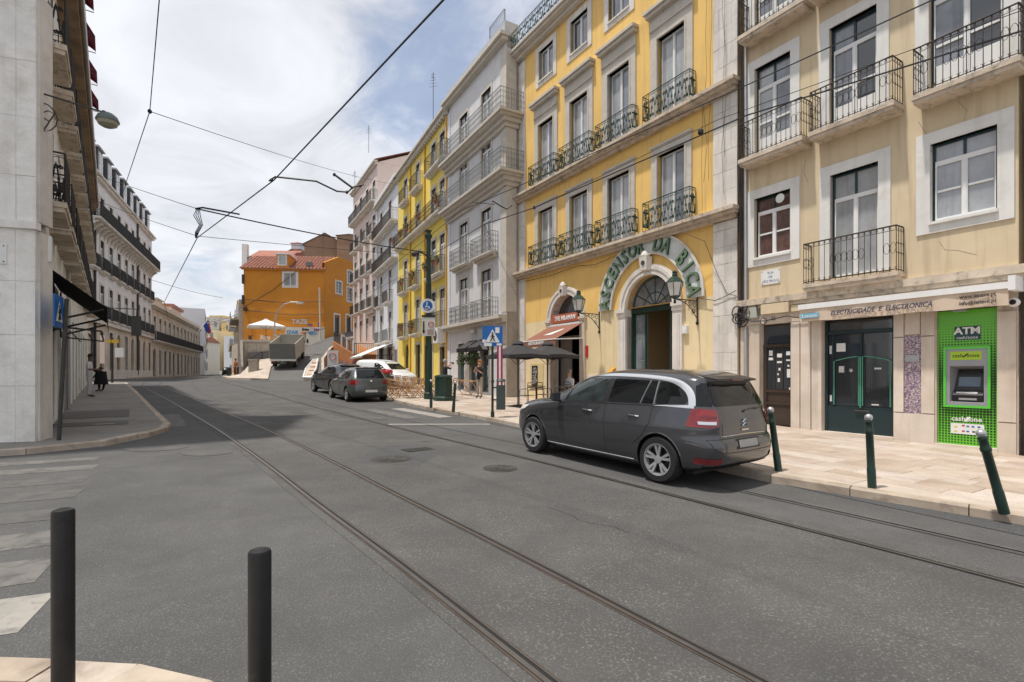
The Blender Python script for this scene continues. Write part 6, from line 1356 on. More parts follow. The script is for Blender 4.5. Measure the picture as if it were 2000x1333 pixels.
# ======== vehicles
def pchip(xs,ys):
    xs=np.array(xs,float);ys=np.array(ys,float);h=np.diff(xs);d=np.diff(ys)/h;m=np.zeros_like(ys)
    for i in range(1,len(xs)-1):
        if d[i-1]*d[i]>0: w1=2*h[i]+h[i-1];w2=h[i]+2*h[i-1]; m[i]=(w1+w2)/(w1/d[i-1]+w2/d[i])
    m[0]=d[0];m[-1]=d[-1]
    def f(x):
        x=min(max(x,xs[0]),xs[-1]); i=min(max(int(np.searchsorted(xs,x)-1),0),len(xs)-2); t=(x-xs[i])/h[i]
        return float((2*t**3-3*t*t+1)*ys[i]+(t**3-2*t*t+t)*h[i]*m[i]+(-2*t**3+3*t*t)*ys[i+1]+(t**3-t*t)*h[i]*m[i+1])
    return f
class Car:
    def __init__(s,front,rear,wid,wb,rw,nf=3.6,nr=5,tw=.2,track=None):
        s.f=pchip([z for z,_ in front],[x for _,x in front]); s.r=pchip([z for z,_ in rear],[x for _,x in rear]); s.w=pchip([z for z,_ in wid],[x for _,x in wid])
        s.zmin=max(front[0][0],rear[0][0]); s.zmax=min(front[-1][0],rear[-1][0]); s.wb=wb; s.rw=rw; s.nf=nf; s.nr=nr; s.tw=tw; s.hw=s.w(.6); s.track=track or s.hw-tw/2-.02
    def ring(s,z): return s.f(z),s.r(z),s.w(z)
    def y(s,x,z):
        f,r,w=s.ring(z); c=(f+r)/2; a=(f-r)/2; X=(x-c)/a; n=s.nf if X>0 else s.nr; X=min(abs(X),.9999); return w*(1-X**n)**(1/n)
    def xr(s,y,z):
        f,r,w=s.ring(z); c=(f+r)/2;a=(f-r)/2; Y=min(abs(y/w),.9999); return c-a*(1-Y**s.nr)**(1/s.nr)
    def xf(s,y,z):
        f,r,w=s.ring(z); c=(f+r)/2;a=(f-r)/2; Y=min(abs(y/w),.9999); return c+a*(1-Y**s.nf)**(1/s.nf)
    def pt(s,side,p,q,off):
        e=.006
        def P(p,q):
            if side=='L': return Vector((p,s.y(p,q),q))
            if side=='R': return Vector((p,-s.y(p,q),q))
            if side=='B': return Vector((s.xr(p,q),p,q))
            return Vector((s.xf(p,q),p,q))
        c=P(p,q); n=(P(p+e,q)-P(p-e,q)).cross(P(p,q+e)-P(p,q-e))
        w={'L':Vector((0,1,0)),'R':Vector((0,-1,0)),'B':Vector((-1,0,0)),'F':Vector((1,0,0))}[side]
        if n.length<1e-9: n=w
        n.normalize()
        if n.dot(w)<0: n=-n
        return c+n*off
    def body(s,m,nz=46,nt=112):
        mb=MB(); zs_=[s.zmin+(s.zmax-s.zmin)*(1-(1-i/(nz-1))**1.35) for i in range(nz)]
        for z in zs_:
            f,r,w=s.ring(z); c=(f+r)/2;a=(f-r)/2
            for k in range(nt):
                # parameter clustered at the corners
                th=2*math.pi*k/nt; ct,st=math.cos(th),math.sin(th); n=s.nf if ct>0 else s.nr; e=2/n
                mb.v.append((c+a*math.copysign(abs(ct)**e,ct),w*math.copysign(abs(st)**e,st),z))
        for i in range(nz-1):
            for k in range(nt): mb.f.append((i*nt+k,i*nt+(k+1)%nt,(i+1)*nt+(k+1)%nt,(i+1)*nt+k)); mb.m.append(0)
        mb.f.append(tuple(range(nt))[::-1]); mb.m.append(1); mb.f.append(tuple((nz-1)*nt+k for k in range(nt))); mb.m.append(0)
        me=mb.mesh('body',[m,m_blackm]); o=bpy.data.objects.new('tmp',me); COL.objects.link(o)
        cut=MB()
        for x in (0,s.wb):
            for sg in (-1,1): cut.lathe([(s.rw+.045,-.22),(s.rw+.045,.4)],36,(x,sg*(s.hw-.02)+ (0 if sg<0 else 0),s.rw),axis='y') if False else cut.lathe([(s.rw+.05,-(s.hw-.02)-.35),(s.rw+.05,-(s.hw-.02)+.24)] if sg>0 else [(s.rw+.05,(s.hw-.02)-.24),(s.rw+.05,(s.hw-.02)+.35)],36,(x,0,s.rw),axis='y')
        cme=cut.mesh('cut',m_blackm); bm=bmesh.new(); bm.from_mesh(cme); bmesh.ops.recalc_face_normals(bm,faces=bm.faces[:]); bm.to_mesh(cme); bm.free()
        bm=bmesh.new(); bm.from_mesh(me); bmesh.ops.recalc_face_normals(bm,faces=bm.faces[:]); bm.to_mesh(me); bm.free()
        co=bpy.data.objects.new('cut',cme); COL.objects.link(co)
        md=o.modifiers.new('b','BOOLEAN'); md.operation='DIFFERENCE'; md.object=co; md.solver='EXACT'; md.material_mode='TRANSFER'
        bpy.context.view_layer.update()
        res=bpy.data.meshes.new_from_object(o.evaluated_get(bpy.context.evaluated_depsgraph_get()))
        bpy.data.objects.remove(o); bpy.data.objects.remove(co)
        res.polygons.foreach_set('use_smooth',[True]*len(res.polygons)); res.set_sharp_from_angle(angle=math.radians(35)); res.name='body'; return res
    def patch(s,poly,side,m,name,par,off=.004,th=None,res=.07):
        """poly in (x,z) for side 'L'/'R' or (y,z) for side 'B' (back) / 'F'"""
        bm=bmesh.new(); vs=[bm.verts.new((p,q,0)) for p,q in poly]; bm.faces.new(vs)
        for ax in (0,1):
            lo=min(p[ax] for p in poly); hi=max(p[ax] for p in poly); k=max(1,int((hi-lo)/res))
            for i in range(1,k):
                c=[0,0,0]; n=[0,0,0]; c[ax]=lo+(hi-lo)*i/k; n[ax]=1
                bmesh.ops.bisect_plane(bm,geom=bm.verts[:]+bm.edges[:]+bm.faces[:],plane_co=c,plane_no=n,dist=1e-5)
        bmesh.ops.triangulate(bm,faces=bm.faces[:])
        for v in bm.verts:
            p,q=v.co.x,v.co.y; v.co=s.pt(side,p,q,off)
        me=bpy.data.meshes.new(name); bm.normal_update()
        bmesh.ops.recalc_face_normals(bm,faces=bm.faces[:])
        av=sum((f.normal for f in bm.faces),Vector()); want={'L':Vector((0,1,0)),'R':Vector((0,-1,0)),'B':Vector((-1,0,0)),'F':Vector((1,0,0))}[side]
        if av.dot(want)<0: bmesh.ops.reverse_faces(bm,faces=bm.faces[:])
        for f in bm.faces: f.smooth=True
        bm.to_mesh(me); bm.free(); me.materials.append(m); return OB(name,me,par)
    def seam(s,pts,side,r=.004,m=None,name='panel_gap',par=None,off=.0,n=None):
        P=[]
        for a,b in zip(pts,pts[1:]):
            k=max(1,int(math.hypot(b[0]-a[0],b[1]-a[1])/.06))
            for i in range(k): P.append((a[0]+(b[0]-a[0])*i/k,a[1]+(b[1]-a[1])*i/k))
        P.append(pts[-1]); Q=[]
        for p,q in P:
            Q.append(s.pt(side,p,q,off))
        mb=MB(); mb.tube(Q,r,4); return mb.build(name,m or m_black,par)
def smoothpoly(P,r=.25,n=4):
    o=[]; k=len(P)
    for i in range(k):
        p=Vector(P[i]);a=Vector(P[i-1]);b=Vector(P[(i+1)%k]); rr_=min(r,(a-p).length*.45,(b-p).length*.45)
        s=p+(a-p).normalized()*rr_; e=p+(b-p).normalized()*rr_
        for j in range(n+1): t=j/n; q=s*(1-t)**2+p*2*t*(1-t)+e*t*t; o.append((q.x,q.y))
    return o
m_rimd=mat('rim_dark',(.03,.03,.032),.3,0,metal=.5)
def wheel(par,x,y,r,w,side,spokes=5,plain=False,rim_m=None):
    key=('wh',r,w,spokes,plain,side)
    def t():
        mb=MB(); mb.lathe([(r*.66,-w/2),(r*.92,-w/2),(r*.985,-w/2+.025),(r,-w/4),(r,w/4),(r*.985,w/2-.025),(r*.92,w/2),(r*.66,w/2)],36,axis='y',cap=False); return mb.mesh('tyre',m_tyre,True)
    def rm():
        mb=MB(); d=-w/2*side   # outer face coordinate along lathe axis ( axis 'y' maps z -> -y )
        mb.lathe([(r*.66,d),(r*.69,d*1.02),(r*.69,d*.9),(r*.62,d*.85),(r*.60,d*.3)],36,axis='y',cap=False,mi=0)
        mb.lathe([(r*.62,d*.22),(.001,d*.22)],24,axis='y',mi=1,cap=False)
        yo=w/2*side
        if plain: mb.lathe([(r*.60,d*.75),(r*.2,d*.95),(.001,d*.95)],24,axis='y',cap=False)
        else:
            for k in range(spokes):
                a=2*math.pi*k/spokes+.3
                for da in (-.15,.15):
                    a0=a+da*.55;a1=a+da*1.25
                    c0,s0,c1,s1=math.cos(a0),math.sin(a0),math.cos(a1),math.sin(a1); W=.017
                    p0=(c0*r*.12,s0*r*.12);p1=(c1*r*.64,s1*r*.64); n0=(-s1*W,c1*W)
                    mb.add([(p0[0]-n0[0]*.8,yo*.78,p0[1]-n0[1]*.8),(p0[0]+n0[0]*.8,yo*.78,p0[1]+n0[1]*.8),(p1[0]+n0[0]*1.2,yo*.93,p1[1]+n0[1]*1.2),(p1[0]-n0[0]*1.2,yo*.93,p1[1]-n0[1]*1.2),
                            (p0[0]-n0[0]*.8,yo*.6,p0[1]-n0[1]*.8),(p0[0]+n0[0]*.8,yo*.6,p0[1]+n0[1]*.8),(p1[0]+n0[0]*1.2,yo*.7,p1[1]+n0[1]*1.2),(p1[0]-n0[0]*1.2,yo*.7,p1[1]-n0[1]*1.2)],[(0,1,2,3),(0,4,5,1),(1,5,6,2),(2,6,7,3),(3,7,4,0)])
            mb.lathe([(r*.17,d*.7),(r*.17,d*.86),(.001,d*.88)],16,axis='y',cap=False)
        me=mb.mesh('rim',[m_alu,m_rimd]); bm=bmesh.new(); bm.from_mesh(me); bmesh.ops.recalc_face_normals(bm,faces=bm.faces[:]); bm.to_mesh(me); bm.free(); return me
    o=OB('wheel',None,par,(x,y,r)); OB('tyre',cached(key+('t',),t),o); OB('rim',cached(key+('r',),rm),o); return o
def paint(name,col): 
    m=mat(name,col,.28,0,coat=.9,metal=.35,spec=.5); return m
def place_car(o,rl,fl,half):
    """rear-left and front-left wheel ground points"""
    rl=Vector(rl);fl=Vector(fl); d=(fl-rl).normalized(); lf=Vector((-d.y,d.x)); c=rl-lf*half; z0=gz(c.x,c.y); f=c+d*2.6; z1=gz(f.x,f.y)
    o.location=(c.x,c.y,z0+.008); o.rotation_euler=(0,-math.atan2(z1-z0,2.6),math.atan2(d.y,d.x)); o.rotation_mode='XYZ'
m_cglass=mat('tinted_car_glass',(.004,.005,.006),.03,0,spec=.45)
m_cglass2=mat('clear_car_glass',(.022,.03,.03),.04,.5,4,spec=.6)
m_tail=mat('red_tail_light',(.22,.006,.008),.12,.3,12,coat=1); m_taild=mat('dark_red_reflector',(.16,.006,.01),.15,.1,10,coat=1)
# ---- people carrier
cr_=Car(front=[(.17,3.45),(.28,3.66),(.45,3.74),(.65,3.72),(.82,3.62),(.92,3.42),(.99,3.12),(1.04,2.80),(1.12,2.56),(1.25,2.24),(1.38,1.96),(1.48,1.68),(1.555,1.38),(1.605,1.02),(1.63,.62),(1.64,.25)],
        rear=[(.17,-.34),(.25,-.56),(.31,-.76),(.38,-.835),(.55,-.86),(.68,-.835),(.72,-.80),(.9,-.785),(1.02,-.75),(1.2,-.69),(1.38,-.60),(1.46,-.56),(1.50,-.55),(1.55,-.44),(1.60,-.25),(1.63,0),(1.64,.20)],
        wid=[(.17,.76),(.26,.865),(.45,.905),(.62,.918),(.80,.915),(.95,.895),(1.03,.88),(1.12,.86),(1.25,.82),(1.38,.772),(1.47,.73),(1.54,.675),(1.59,.59),(1.62,.46),(1.635,.26),(1.64,.06)],wb=2.84,rw=.335,nf=4.2,nr=8.0,tw=.215)
car=EM('people_carrier',(0,0,0),0,'dark grey people carrier with silver roof arch parked at the right kerb','car'); C=cr_
m_cp=mat('metallic_grey_paint',(.060,.061,.068),.24,.10,1.2,coat=1,metal=.55,spec=.5,stain=((.09,.085,.08),2.5,.5,.8,.25))
body=OB('body',C.body(m_cp,60,144),car)
# glass band
for sd in 'LR':
    C.patch(smoothpoly([(2.62,1.02),(2.02,1.045),(1.93,1.355),(2.28,1.20)],.03),sd,m_cglass2,'front_quarter_window',car)
    C.patch(smoothpoly([(1.95,1.05),(1.12,1.08),(1.06,1.44),(1.36,1.452),(1.62,1.43),(1.86,1.37)],.04),sd,m_cglass2,'front_window',car)
    C.patch([(1.13,1.08),(1.0,1.085),(.95,1.455),(1.07,1.455)],sd,m_black,'door_pillar',car,off=.003)
    C.patch(smoothpoly([(1.0,1.09),(.38,1.115),(.28,1.455),(.95,1.458)],.03),sd,m_cglass,'rear_door_window',car)
    C.patch(smoothpoly([(.34,1.117),(.14,1.125),(.14,1.455),(.24,1.457)],.02),sd,m_cglass,'quarter_window',car)
    C.patch(smoothpoly([(.09,1.127),(-.37,1.15),(-.43,1.21),(-.36,1.35),(-.24,1.425),(-.05,1.445),(.09,1.452)],.04),sd,m_cglass,'third_row_window',car)
    C.patch([(2.66,1.0),(2.70,.985),(-.40,1.115),(-.40,1.135)],sd,m_black,'window_seal',car,off=.003)
def smooth_path3(pts,n):
    P=[Vector(p) for p in pts]; o=[]
    for i in range(len(P)-1):
        p0=P[max(i-1,0)];p1=P[i];p2=P[i+1];p3=P[min(i+2,len(P)-1)]
        for j in range(n):
            t=j/n; o.append(.5*((2*p1)+(p2-p0)*t+(2*p0-5*p1+4*p2-p3)*t*t+(3*p1-p0-3*p2+p3)*t**3))
    o.append(P[-1]); return o
# pillars and silver arch
def band(C,pts,ws,side,m,name,par,off=.007):
    q3=smooth_path3([(x,z,w) for (x,z),w in zip(pts,ws)],4); pts=[(q.x,q.y) for q in q3]; ws=[q.z for q in q3]
    n=len(pts); up=[];dn=[]
    for i,(x,z) in enumerate(pts):
        a=Vector(pts[max(i-1,0)]);b=Vector(pts[min(i+1,n-1)]); t=(b-a).normalized(); nn=Vector((-t.y,t.x)); up.append((x+nn.x*ws[i],z+nn.y*ws[i])); dn.append((x-nn.x*ws[i],z-nn.y*ws[i]))
    mb=MB(); S=1 if side=='L' else -1
    vs=[]
    for (a,b,c) in zip(up,pts,dn):
        for k,q in enumerate((a,b,c)): vs.append(C.pt(side,q[0],q[1],off+(.005 if k==1 else 0)))
    fs=[]
    for i in range(n-1):
        for k in (0,1): fs.append((i*3+k,i*3+k+1,(i+1)*3+k+1,(i+1)*3+k))
    mb.add(vs,fs); me=mb.mesh(name,m,True); bm=bmesh.new(); bm.from_mesh(me); bmesh.ops.recalc_face_normals(bm,faces=bm.faces[:])
    av=sum((f.normal for f in bm.faces),Vector())
    if av.y*S<0: bmesh.ops.reverse_faces(bm,faces=bm.faces[:])
    bm.to_mesh(me); bm.free(); return OB(name,me,par)
arc=[(2.66,1.075),(2.40,1.20),(2.08,1.325),(1.75,1.43),(1.45,1.492),(1.1,1.515),(.7,1.518),(.3,1.508),(-.05,1.482),(-.24,1.435),(-.36,1.37),(-.43,1.30),(-.47,1.22),(-.49,1.135)]
ws=[.012,.014,.016,.018,.020,.022,.024,.026,.030,.038,.042,.044,.046,.046]
for sd in 'LR':
    band(C,arc,ws,sd,m_silver,'roof_arch',car); band(C,[(-.52,1.128),(-.3,1.122),(-.1,1.112),(.12,1.10)],[.022,.018,.012,.004],sd,m_silver,'roof_arch',car)
    for x0,x1,zt in ((1.985,1.89,1.39),(.36,.26,1.48),(.115,.115,1.48)): C.seam([(x0,1.06 if x0>1 else 1.12),(x1,zt-.02)],sd,.010 if x0<1 else .016,m_greyr if x0<1 else m_black,'pillar',car,off=.004)
    C.seam([(1.04,1.06),(1.04,.75),(1.01,.45),(.97,.27)],sd,.0045,m_black,'door_gap',car,.001)
    C.seam([(.13,1.09),(.16,.85),(.28,.66),(.44,.52)],sd,.0045,m_black,'door_gap',car,.001)
    C.seam([(2.72,1.0),(2.66,.75),(2.55,.55),(2.50,.27)],sd,.0045,m_black,'door_gap',car,.001)
    C.seam([(2.45,.265),(.45,.265)],sd,.007,m_alu,'sill_trim',car,.002)
    C.seam([(-.45,.64),(-.62,.62),(-.70,.60)],sd,.004,m_black,'bumper_gap',car,.001)
    S=1 if sd=='L' else -1
    for x in (1.43,.46):
        z=.93; mb=MB(); yy=C.y(x,z); mb.tube([(x+.10,S*(yy+.004),z+.004),(x+.06,S*(yy+.032),z+.005),(x-.06,S*(yy+.032),z),(x-.11,S*(yy+.006),z-.004)],.014,6); mb.build('door_handle',m_chrome,car); C.patch(smoothpoly([(x+.09,z-.03),(x-.09,z-.035),(x-.09,z+.02),(x+.09,z+.02)],.03),sd,m_blackm,'handle_cup',car,.002,res=.04)
    # mirror
    mb=MB(); mb.add([(2.04,S*.95,1.02),(2.04,S*1.11,1.03),(2.04,S*1.11,1.17),(2.04,S*.94,1.17),(2.18,S*.97,1.04),(2.16,S*1.08,1.06),(2.16,S*1.08,1.13),(2.18,S*.96,1.14)],[(0,1,2,3),(4,7,6,5),(0,4,5,1),(1,5,6,2),(2,6,7,3),(3,7,4,0)]); me=mb.mesh('mirror',m_cp,True)
    mo=OB('mirror',me,car); mb=MB(); mb.tube([(2.12,S*.87,1.02),(2.12,S*.99,1.07)],.025,5); mb.build('mirror_arm',m_blackm,mo); mb=MB(); mb.box(2.032,2.039,S*.97,S*1.11,1.05,1.16); mb.build('mirror_glass',m_glass,mo)
    # arches
    for x in (0,2.84):
        mb=MB(); P=[]
        for k in range(17):
            a=math.pi*(-.05+1.10*k/16); px_,pz=x+.385*math.cos(a),.335+.385*math.sin(a); P.append((px_,S*(C.y(px_,max(pz,.2))-.005),pz))
        mb.tube(P,.013,5); mb.build('wheel_arch_lip',m_cp,car)
    # tail light, side part
    C.patch(smoothpoly([(-.52,1.04),(-.55,1.11),(-.70,1.105),(-.76,.86),(-.66,.86),(-.57,.92)],.02),sd,m_tail,'tail_light',car,.008,res=.04)
    wheel(car,0,S*(C.track+.01),.335,.215,S); wheel(car,2.84,S*(C.track+.01),.335,.215,S)
    # headlight
    C.patch(smoothpoly([(3.55,.72),(3.2,.80),(3.05,.88),(3.45,.84)],.03),sd,m_lamp,'headlight',car,.006,res=.05)
for sd in 'LR':
    C.patch(smoothpoly([(-.545,1.14),(-.68,1.14),(-.60,1.30),(-.515,1.43),(-.46,1.42),(-.50,1.30)],.02),sd,m_cglass,'rear_quarter_glass',car,.003,res=.04)
# rear
for S in (1,-1):
    C.patch(smoothpoly([(S*.83,1.105),(S*.60,1.095),(S*.60,1.0),(S*.63,.87),(S*.88,.86)],.02),'B',m_tail,'tail_light',car,.008,res=.03)
    C.patch([(S*.81,1.02),(S*.63,1.015),(S*.63,.985),(S*.81,.99)],'B',m_taild,'light_bar',car,.016,res=.05); C.patch([(S*.83,.94),(S*.66,.94),(S*.67,.90),(S*.83,.90)],'B',m_silver,'light_bar',car,.016,res=.05)
    C.patch(smoothpoly([(S*.86,.45),(S*.60,.45),(S*.63,.37),(S*.85,.37)],.02),'B',m_taild,'reflector',car,.010,res=.05)
C.patch(smoothpoly([(.64,1.14),(-.64,1.14),(-.59,1.30),(-.53,1.43),(.53,1.43),(.59,1.30)],.06),'B',m_cglass,'rear_window',car,.006)
C.patch(smoothpoly([(.83,1.14),(.65,1.14),(.60,1.30),(.54,1.45),(.66,1.45),(.755,1.28)],.02),'B',m_cglass,'rear_pillar',car,.005,res=.05); C.patch(smoothpoly([(-.83,1.14),(-.65,1.14),(-.60,1.30),(-.54,1.45),(-.66,1.45),(-.755,1.28)],.02),'B',m_cglass,'rear_pillar',car,.005,res=.05)
C.seam([(.80,.70),(0,.71),(-.80,.70)],'B',.006,m_black,'hatch_gap',car,.001); C.seam([(.80,.70),(.74,.58),(.6,.52),(0,.51),(-.6,.52),(-.74,.58),(-.80,.70)],'B',.006,m_black,'hatch_gap',car,.001)
C.seam([(.60,.735),(0,.745),(-.60,.735)],'B',.009,m_chrome,'chrome_strip',car,.008)
C.patch([(.30,.69),(-.30,.69),(-.30,.555),(.30,.555)],'B',m_black,'plate_recess',car,.006); C.patch([(.24,.675),(-.24,.675),(-.24,.575),(.24,.575)],'B',mat('dull_plate',(.32,.32,.31),.5,.1,6),'number_plate',car,.012)
C.patch(smoothpoly([(.80,.335),(-.80,.335),(-.76,.29),(.76,.29)],.01),'B',m_blackm,'lower_bumper',car,.006)
for S in (1,-1): mb=MB(); mb.tube([(C.xr(S*.0,.52)-.012,.0,.52)]*2,.001,3)
mb=MB()   # spoiler
mb.add([(-.40,-.56,1.558),(-.40,.56,1.558),(-.66,.52,1.515),(-.66,-.52,1.515),(-.52,-.56,1.47),(-.52,.56,1.47),(-.66,.52,1.49),(-.66,-.52,1.49)],[(0,3,2,1),(3,7,6,2),(4,5,6,7),(0,4,7,3),(1,2,6,5)]); mb.build('spoiler',m_blackm,car)
mb=MB(); mb.box(-.672,-.662,-.14,.14,1.492,1.508); mb.build('brake_light',m_taild,car)
mb=MB(); mb.tube([(C.xr(-.05,1.07)-.02,-.05,1.07),(C.xr(-.3,1.10)-.03,-.30,1.10),(C.xr(-.48,1.09)-.03,-.48,1.09)],.009,5); mb.tube([(C.xr(-.05,1.07)-.02,-.05,1.06),(C.xr(-.05,1.07)+.01,-.05,1.06)],.02,6); mb.build('rear_wiper',m_blackm,car)
mb=MB()
for dz in (0,.05): mb.tube([(C.xr(.07,.86)-.012,.07,.86+dz),(C.xr(0,.9)-.014,0,.905+dz),(C.xr(-.07,.86)-.012,-.07,.86+dz)],.010,4)
mb.build('chevron_emblem',m_chrome,car)
mb=MB(); mb.box(C.xr(0,.82)-.014,C.xr(0,.82)-.008,-.09,.09,.80,.815); mb.build('badge',m_chrome,car)
C.patch(smoothpoly([(.66,1.07),(-.66,1.07),(-.52,1.50),(.52,1.50)],.08),'F',m_cglass,'windscreen',car,.008)
mb=MB(); mb.box(.6,2.2,-.7,.7,.15,.22); mb.box(-.4,3.2,-.62,.62,.16,.2); mb.build('underbody',m_black,car)
place_car(car,(2.16,7.42),(.46,9.70),.80)

def std_car(nm,label,front,rear,wid,wb,rw,pm,rl,fl,glass,tails=None,tail_m=None,plate=(.62,.74),nf=4.2,nr=6.5,rearwin=None,plain=False,handles=(),seams=(),zbelt=.95,spoiler=None,spokes=5):
    C=Car(front,rear,wid,wb,rw,nf,nr,.2); o=EM(nm,(0,0,0),0,label,'car'); OB('body',C.body(pm,40,80),o)
    for sd,S in (('L',1),('R',-1)):
        for g in glass: C.patch(smoothpoly(g,.05),sd,m_cglass if len(g)!=5 else m_cglass2,'side_window',o,.005,res=.12)
        for s_ in seams: C.seam(s_,sd,.005,m_black,'door_gap',o,.001)
        for x,z in handles: mb=MB(); y=C.y(x,z); mb.tube([(x+.09,S*(y+.01),z),(x-.09,S*(y+.01),z)],.015,5); mb.build('door_handle',pm,o)
        xm=rear[-1][1]+.0; zm=zbelt+.08; xmir=[p for p in glass[0]][0][0]-.12
        mb=MB(); y=C.y(xmir,zbelt); mb.add([(xmir,S*(y-.02),zm-.06),(xmir,S*(y+.2),zm-.05),(xmir,S*(y+.2),zm+.09),(xmir,S*(y),zm+.09),(xmir+.12,S*y,zm-.04),(xmir+.1,S*(y+.17),zm-.03),(xmir+.1,S*(y+.17),zm+.06),(xmir+.12,S*y,zm+.07)],[(0,1,2,3),(4,7,6,5),(0,4,5,1),(1,5,6,2),(2,6,7,3),(3,7,4,0)]); mb.build('mirror',pm if not plain else m_blackm,o)
        for x in (0,wb): wheel(o,x,S*(C.track),rw,.2,S,spokes,plain)
        if tails:
            C.patch(smoothpoly([(S*p,q) for p,q in tails],.06),'B',tail_m or m_tail,'tail_light',o,.008,res=.06)
        C.patch(smoothpoly([(S*.85*C.hw,.62),(S*.55*C.hw,.60),(S*.55*C.hw,.74),(S*.84*C.hw,.76)],.03),'F',m_lamp,'headlight',o,.008,res=.06)
    C.patch(smoothpoly(rearwin,.06),'B',m_cglass,'rear_window',o,.006,res=.1)
    C.patch([(.26,plate[1]),(-.26,plate[1]),(-.26,plate[0]),(.26,plate[0])],'B',m_signw,'number_plate',o,.010,res=.2)
    zt=C.zmax; C.patch(smoothpoly([(.60,zbelt+.1),(-.60,zbelt+.1),(-.46,zt-.13),(.46,zt-.13)],.08),'F',m_cglass,'windscreen',o,.008,res=.12)
    C.seam([(.75,.50),(0,.49),(-.75,.50)],'B',.006,m_black,'bumper_gap',o,.001)
    mb=MB(); mb.box(-.3,wb+.3,-.6,.6,.16,.2); mb.build('underbody',m_black,o)
    mb=MB(); c=C.xr(0,.88); mb.lathe([(.045,-.01),(.045,.01)],12,(c-.004,0,.90),axis='x'); mb.build('round_badge',m_chrome,o)
    if spoiler: mb=MB(); z=spoiler; x=C.xr(0,z); mb.add([(x+.2,-.5,z+.05),(x+.2,.5,z+.05),(x-.08,.48,z+.02),(x-.08,-.48,z+.02),(x-.08,.48,z),(x-.08,-.48,z),(x+.05,-.5,z-.03),(x+.05,.5,z-.03)],[(0,3,2,1),(3,5,4,2),(6,7,4,5)]); mb.build('spoiler',pm,o)
    place_car(o,rl,fl,C.track+.05); return o,C
hb_front=[(.17,3.1),(.3,3.3),(.5,3.37),(.65,3.33),(.78,3.15),(.86,2.8),(.93,2.35),(1.02,2.12),(1.15,1.85),(1.28,1.55),(1.38,1.2),(1.44,.85),(1.475,.5),(1.485,.3)]
hb_rear=[(.17,-.5),(.28,-.68),(.45,-.74),(.62,-.73),(.75,-.70),(.95,-.66),(1.05,-.60),(1.2,-.45),(1.33,-.30),(1.40,-.20),(1.45,0),(1.475,.15),(1.485,.25)]
hb_wid=[(.17,.72),(.28,.83),(.5,.875),(.7,.88),(.88,.86),(.95,.83),(1.1,.755),(1.25,.685),(1.36,.62),(1.42,.54),(1.46,.42),(1.48,.2),(1.485,.08)]
std_car('hatchback_car','dark grey hatchback with round red tail lights parked nearest at the cafe pavement',hb_front,hb_rear,hb_wid,2.58,.315,mat('dark_grey_green_paint',(.085,.095,.095),.3,.05,2,coat=.8,metal=.3),(-7.02,21.8),(-8.45,23.95),
   [[(1.95,.96),(1.05,.95),(1.0,1.34),(1.12,1.37),(1.45,1.27)],[(.97,.95),(.0,.97),(-.22,1.08),(.05,1.30),(.3,1.36),(.93,1.375)]],tails=[(.84,.94),(.50,.93),(.48,.82),(.56,.74),(.84,.74)],rearwin=[(.60,1.0),(-.60,1.0),(-.50,1.36),(.50,1.36)],
   handles=((.85,.86),),seams=([(1.0,.94),(1.0,.3)],[(2.1,.9),(2.0,.3)],[(.0,.93),(-.1,.65)]),plate=(.42,.52),spoiler=1.42)
sv_front=[(.2,3.3),(.35,3.5),(.6,3.58),(.8,3.52),(.95,3.3),(1.05,2.8),(1.12,2.35),(1.25,2.05),(1.38,1.7),(1.48,1.3),(1.54,.8),(1.57,.4)]
sv_rear=[(.2,-.6),(.35,-.82),(.6,-.88),(.85,-.85),(1.0,-.80),(1.12,-.66),(1.25,-.45),(1.38,-.25),(1.48,-.05),(1.54,.15),(1.57,.3)]
sv_wid=[(.2,.78),(.35,.90),(.6,.94),(.85,.94),(1.02,.91),(1.12,.85),(1.25,.78),(1.4,.70),(1.5,.58),(1.55,.38),(1.57,.1)]
std_car('black_sport_utility_car','glossy black sport utility car parked in front of the grey hatchback',sv_front,sv_rear,sv_wid,2.75,.37,mat('black_paint',(.018,.019,.024),.2,0,coat=1,metal=.2),(-9.0,25.6),(-10.75,27.75),
   [[(2.1,1.08),(1.1,1.07),(1.05,1.42),(1.2,1.46),(1.6,1.36)],[(1.02,1.07),(.1,1.08),(-.25,1.16),(.1,1.36),(.4,1.45),(.98,1.46)]],tails=[(.86,1.0),(.2,.98),(.2,.92),(.86,.86)],tail_m=m_taild,rearwin=[(.62,1.12),(-.62,1.12),(-.46,1.46),(.46,1.46)],handles=((1.3,.98),(.3,.98)),seams=([(1.08,1.05),(1.05,.35)],[(2.2,1.0),(2.1,.35)],[(.1,1.05),(.1,.8)]),plate=(.55,.65),spoiler=1.47)
vn_front=[(.2,3.2),(.35,3.45),(.6,3.55),(.85,3.5),(1.02,3.2),(1.12,2.85),(1.3,2.5),(1.5,2.15),(1.66,1.8),(1.76,1.3),(1.80,.9)]
vn_rear=[(.2,-.6),(.35,-.75),(.6,-.78),(1.0,-.77),(1.3,-.72),(1.55,-.66),(1.7,-.55),(1.77,-.3),(1.80,.1)]
vn_wid=[(.2,.76),(.35,.87),(.6,.91),(1.0,.90),(1.15,.88),(1.4,.83),(1.6,.78),(1.7,.70),(1.77,.5),(1.80,.15)]
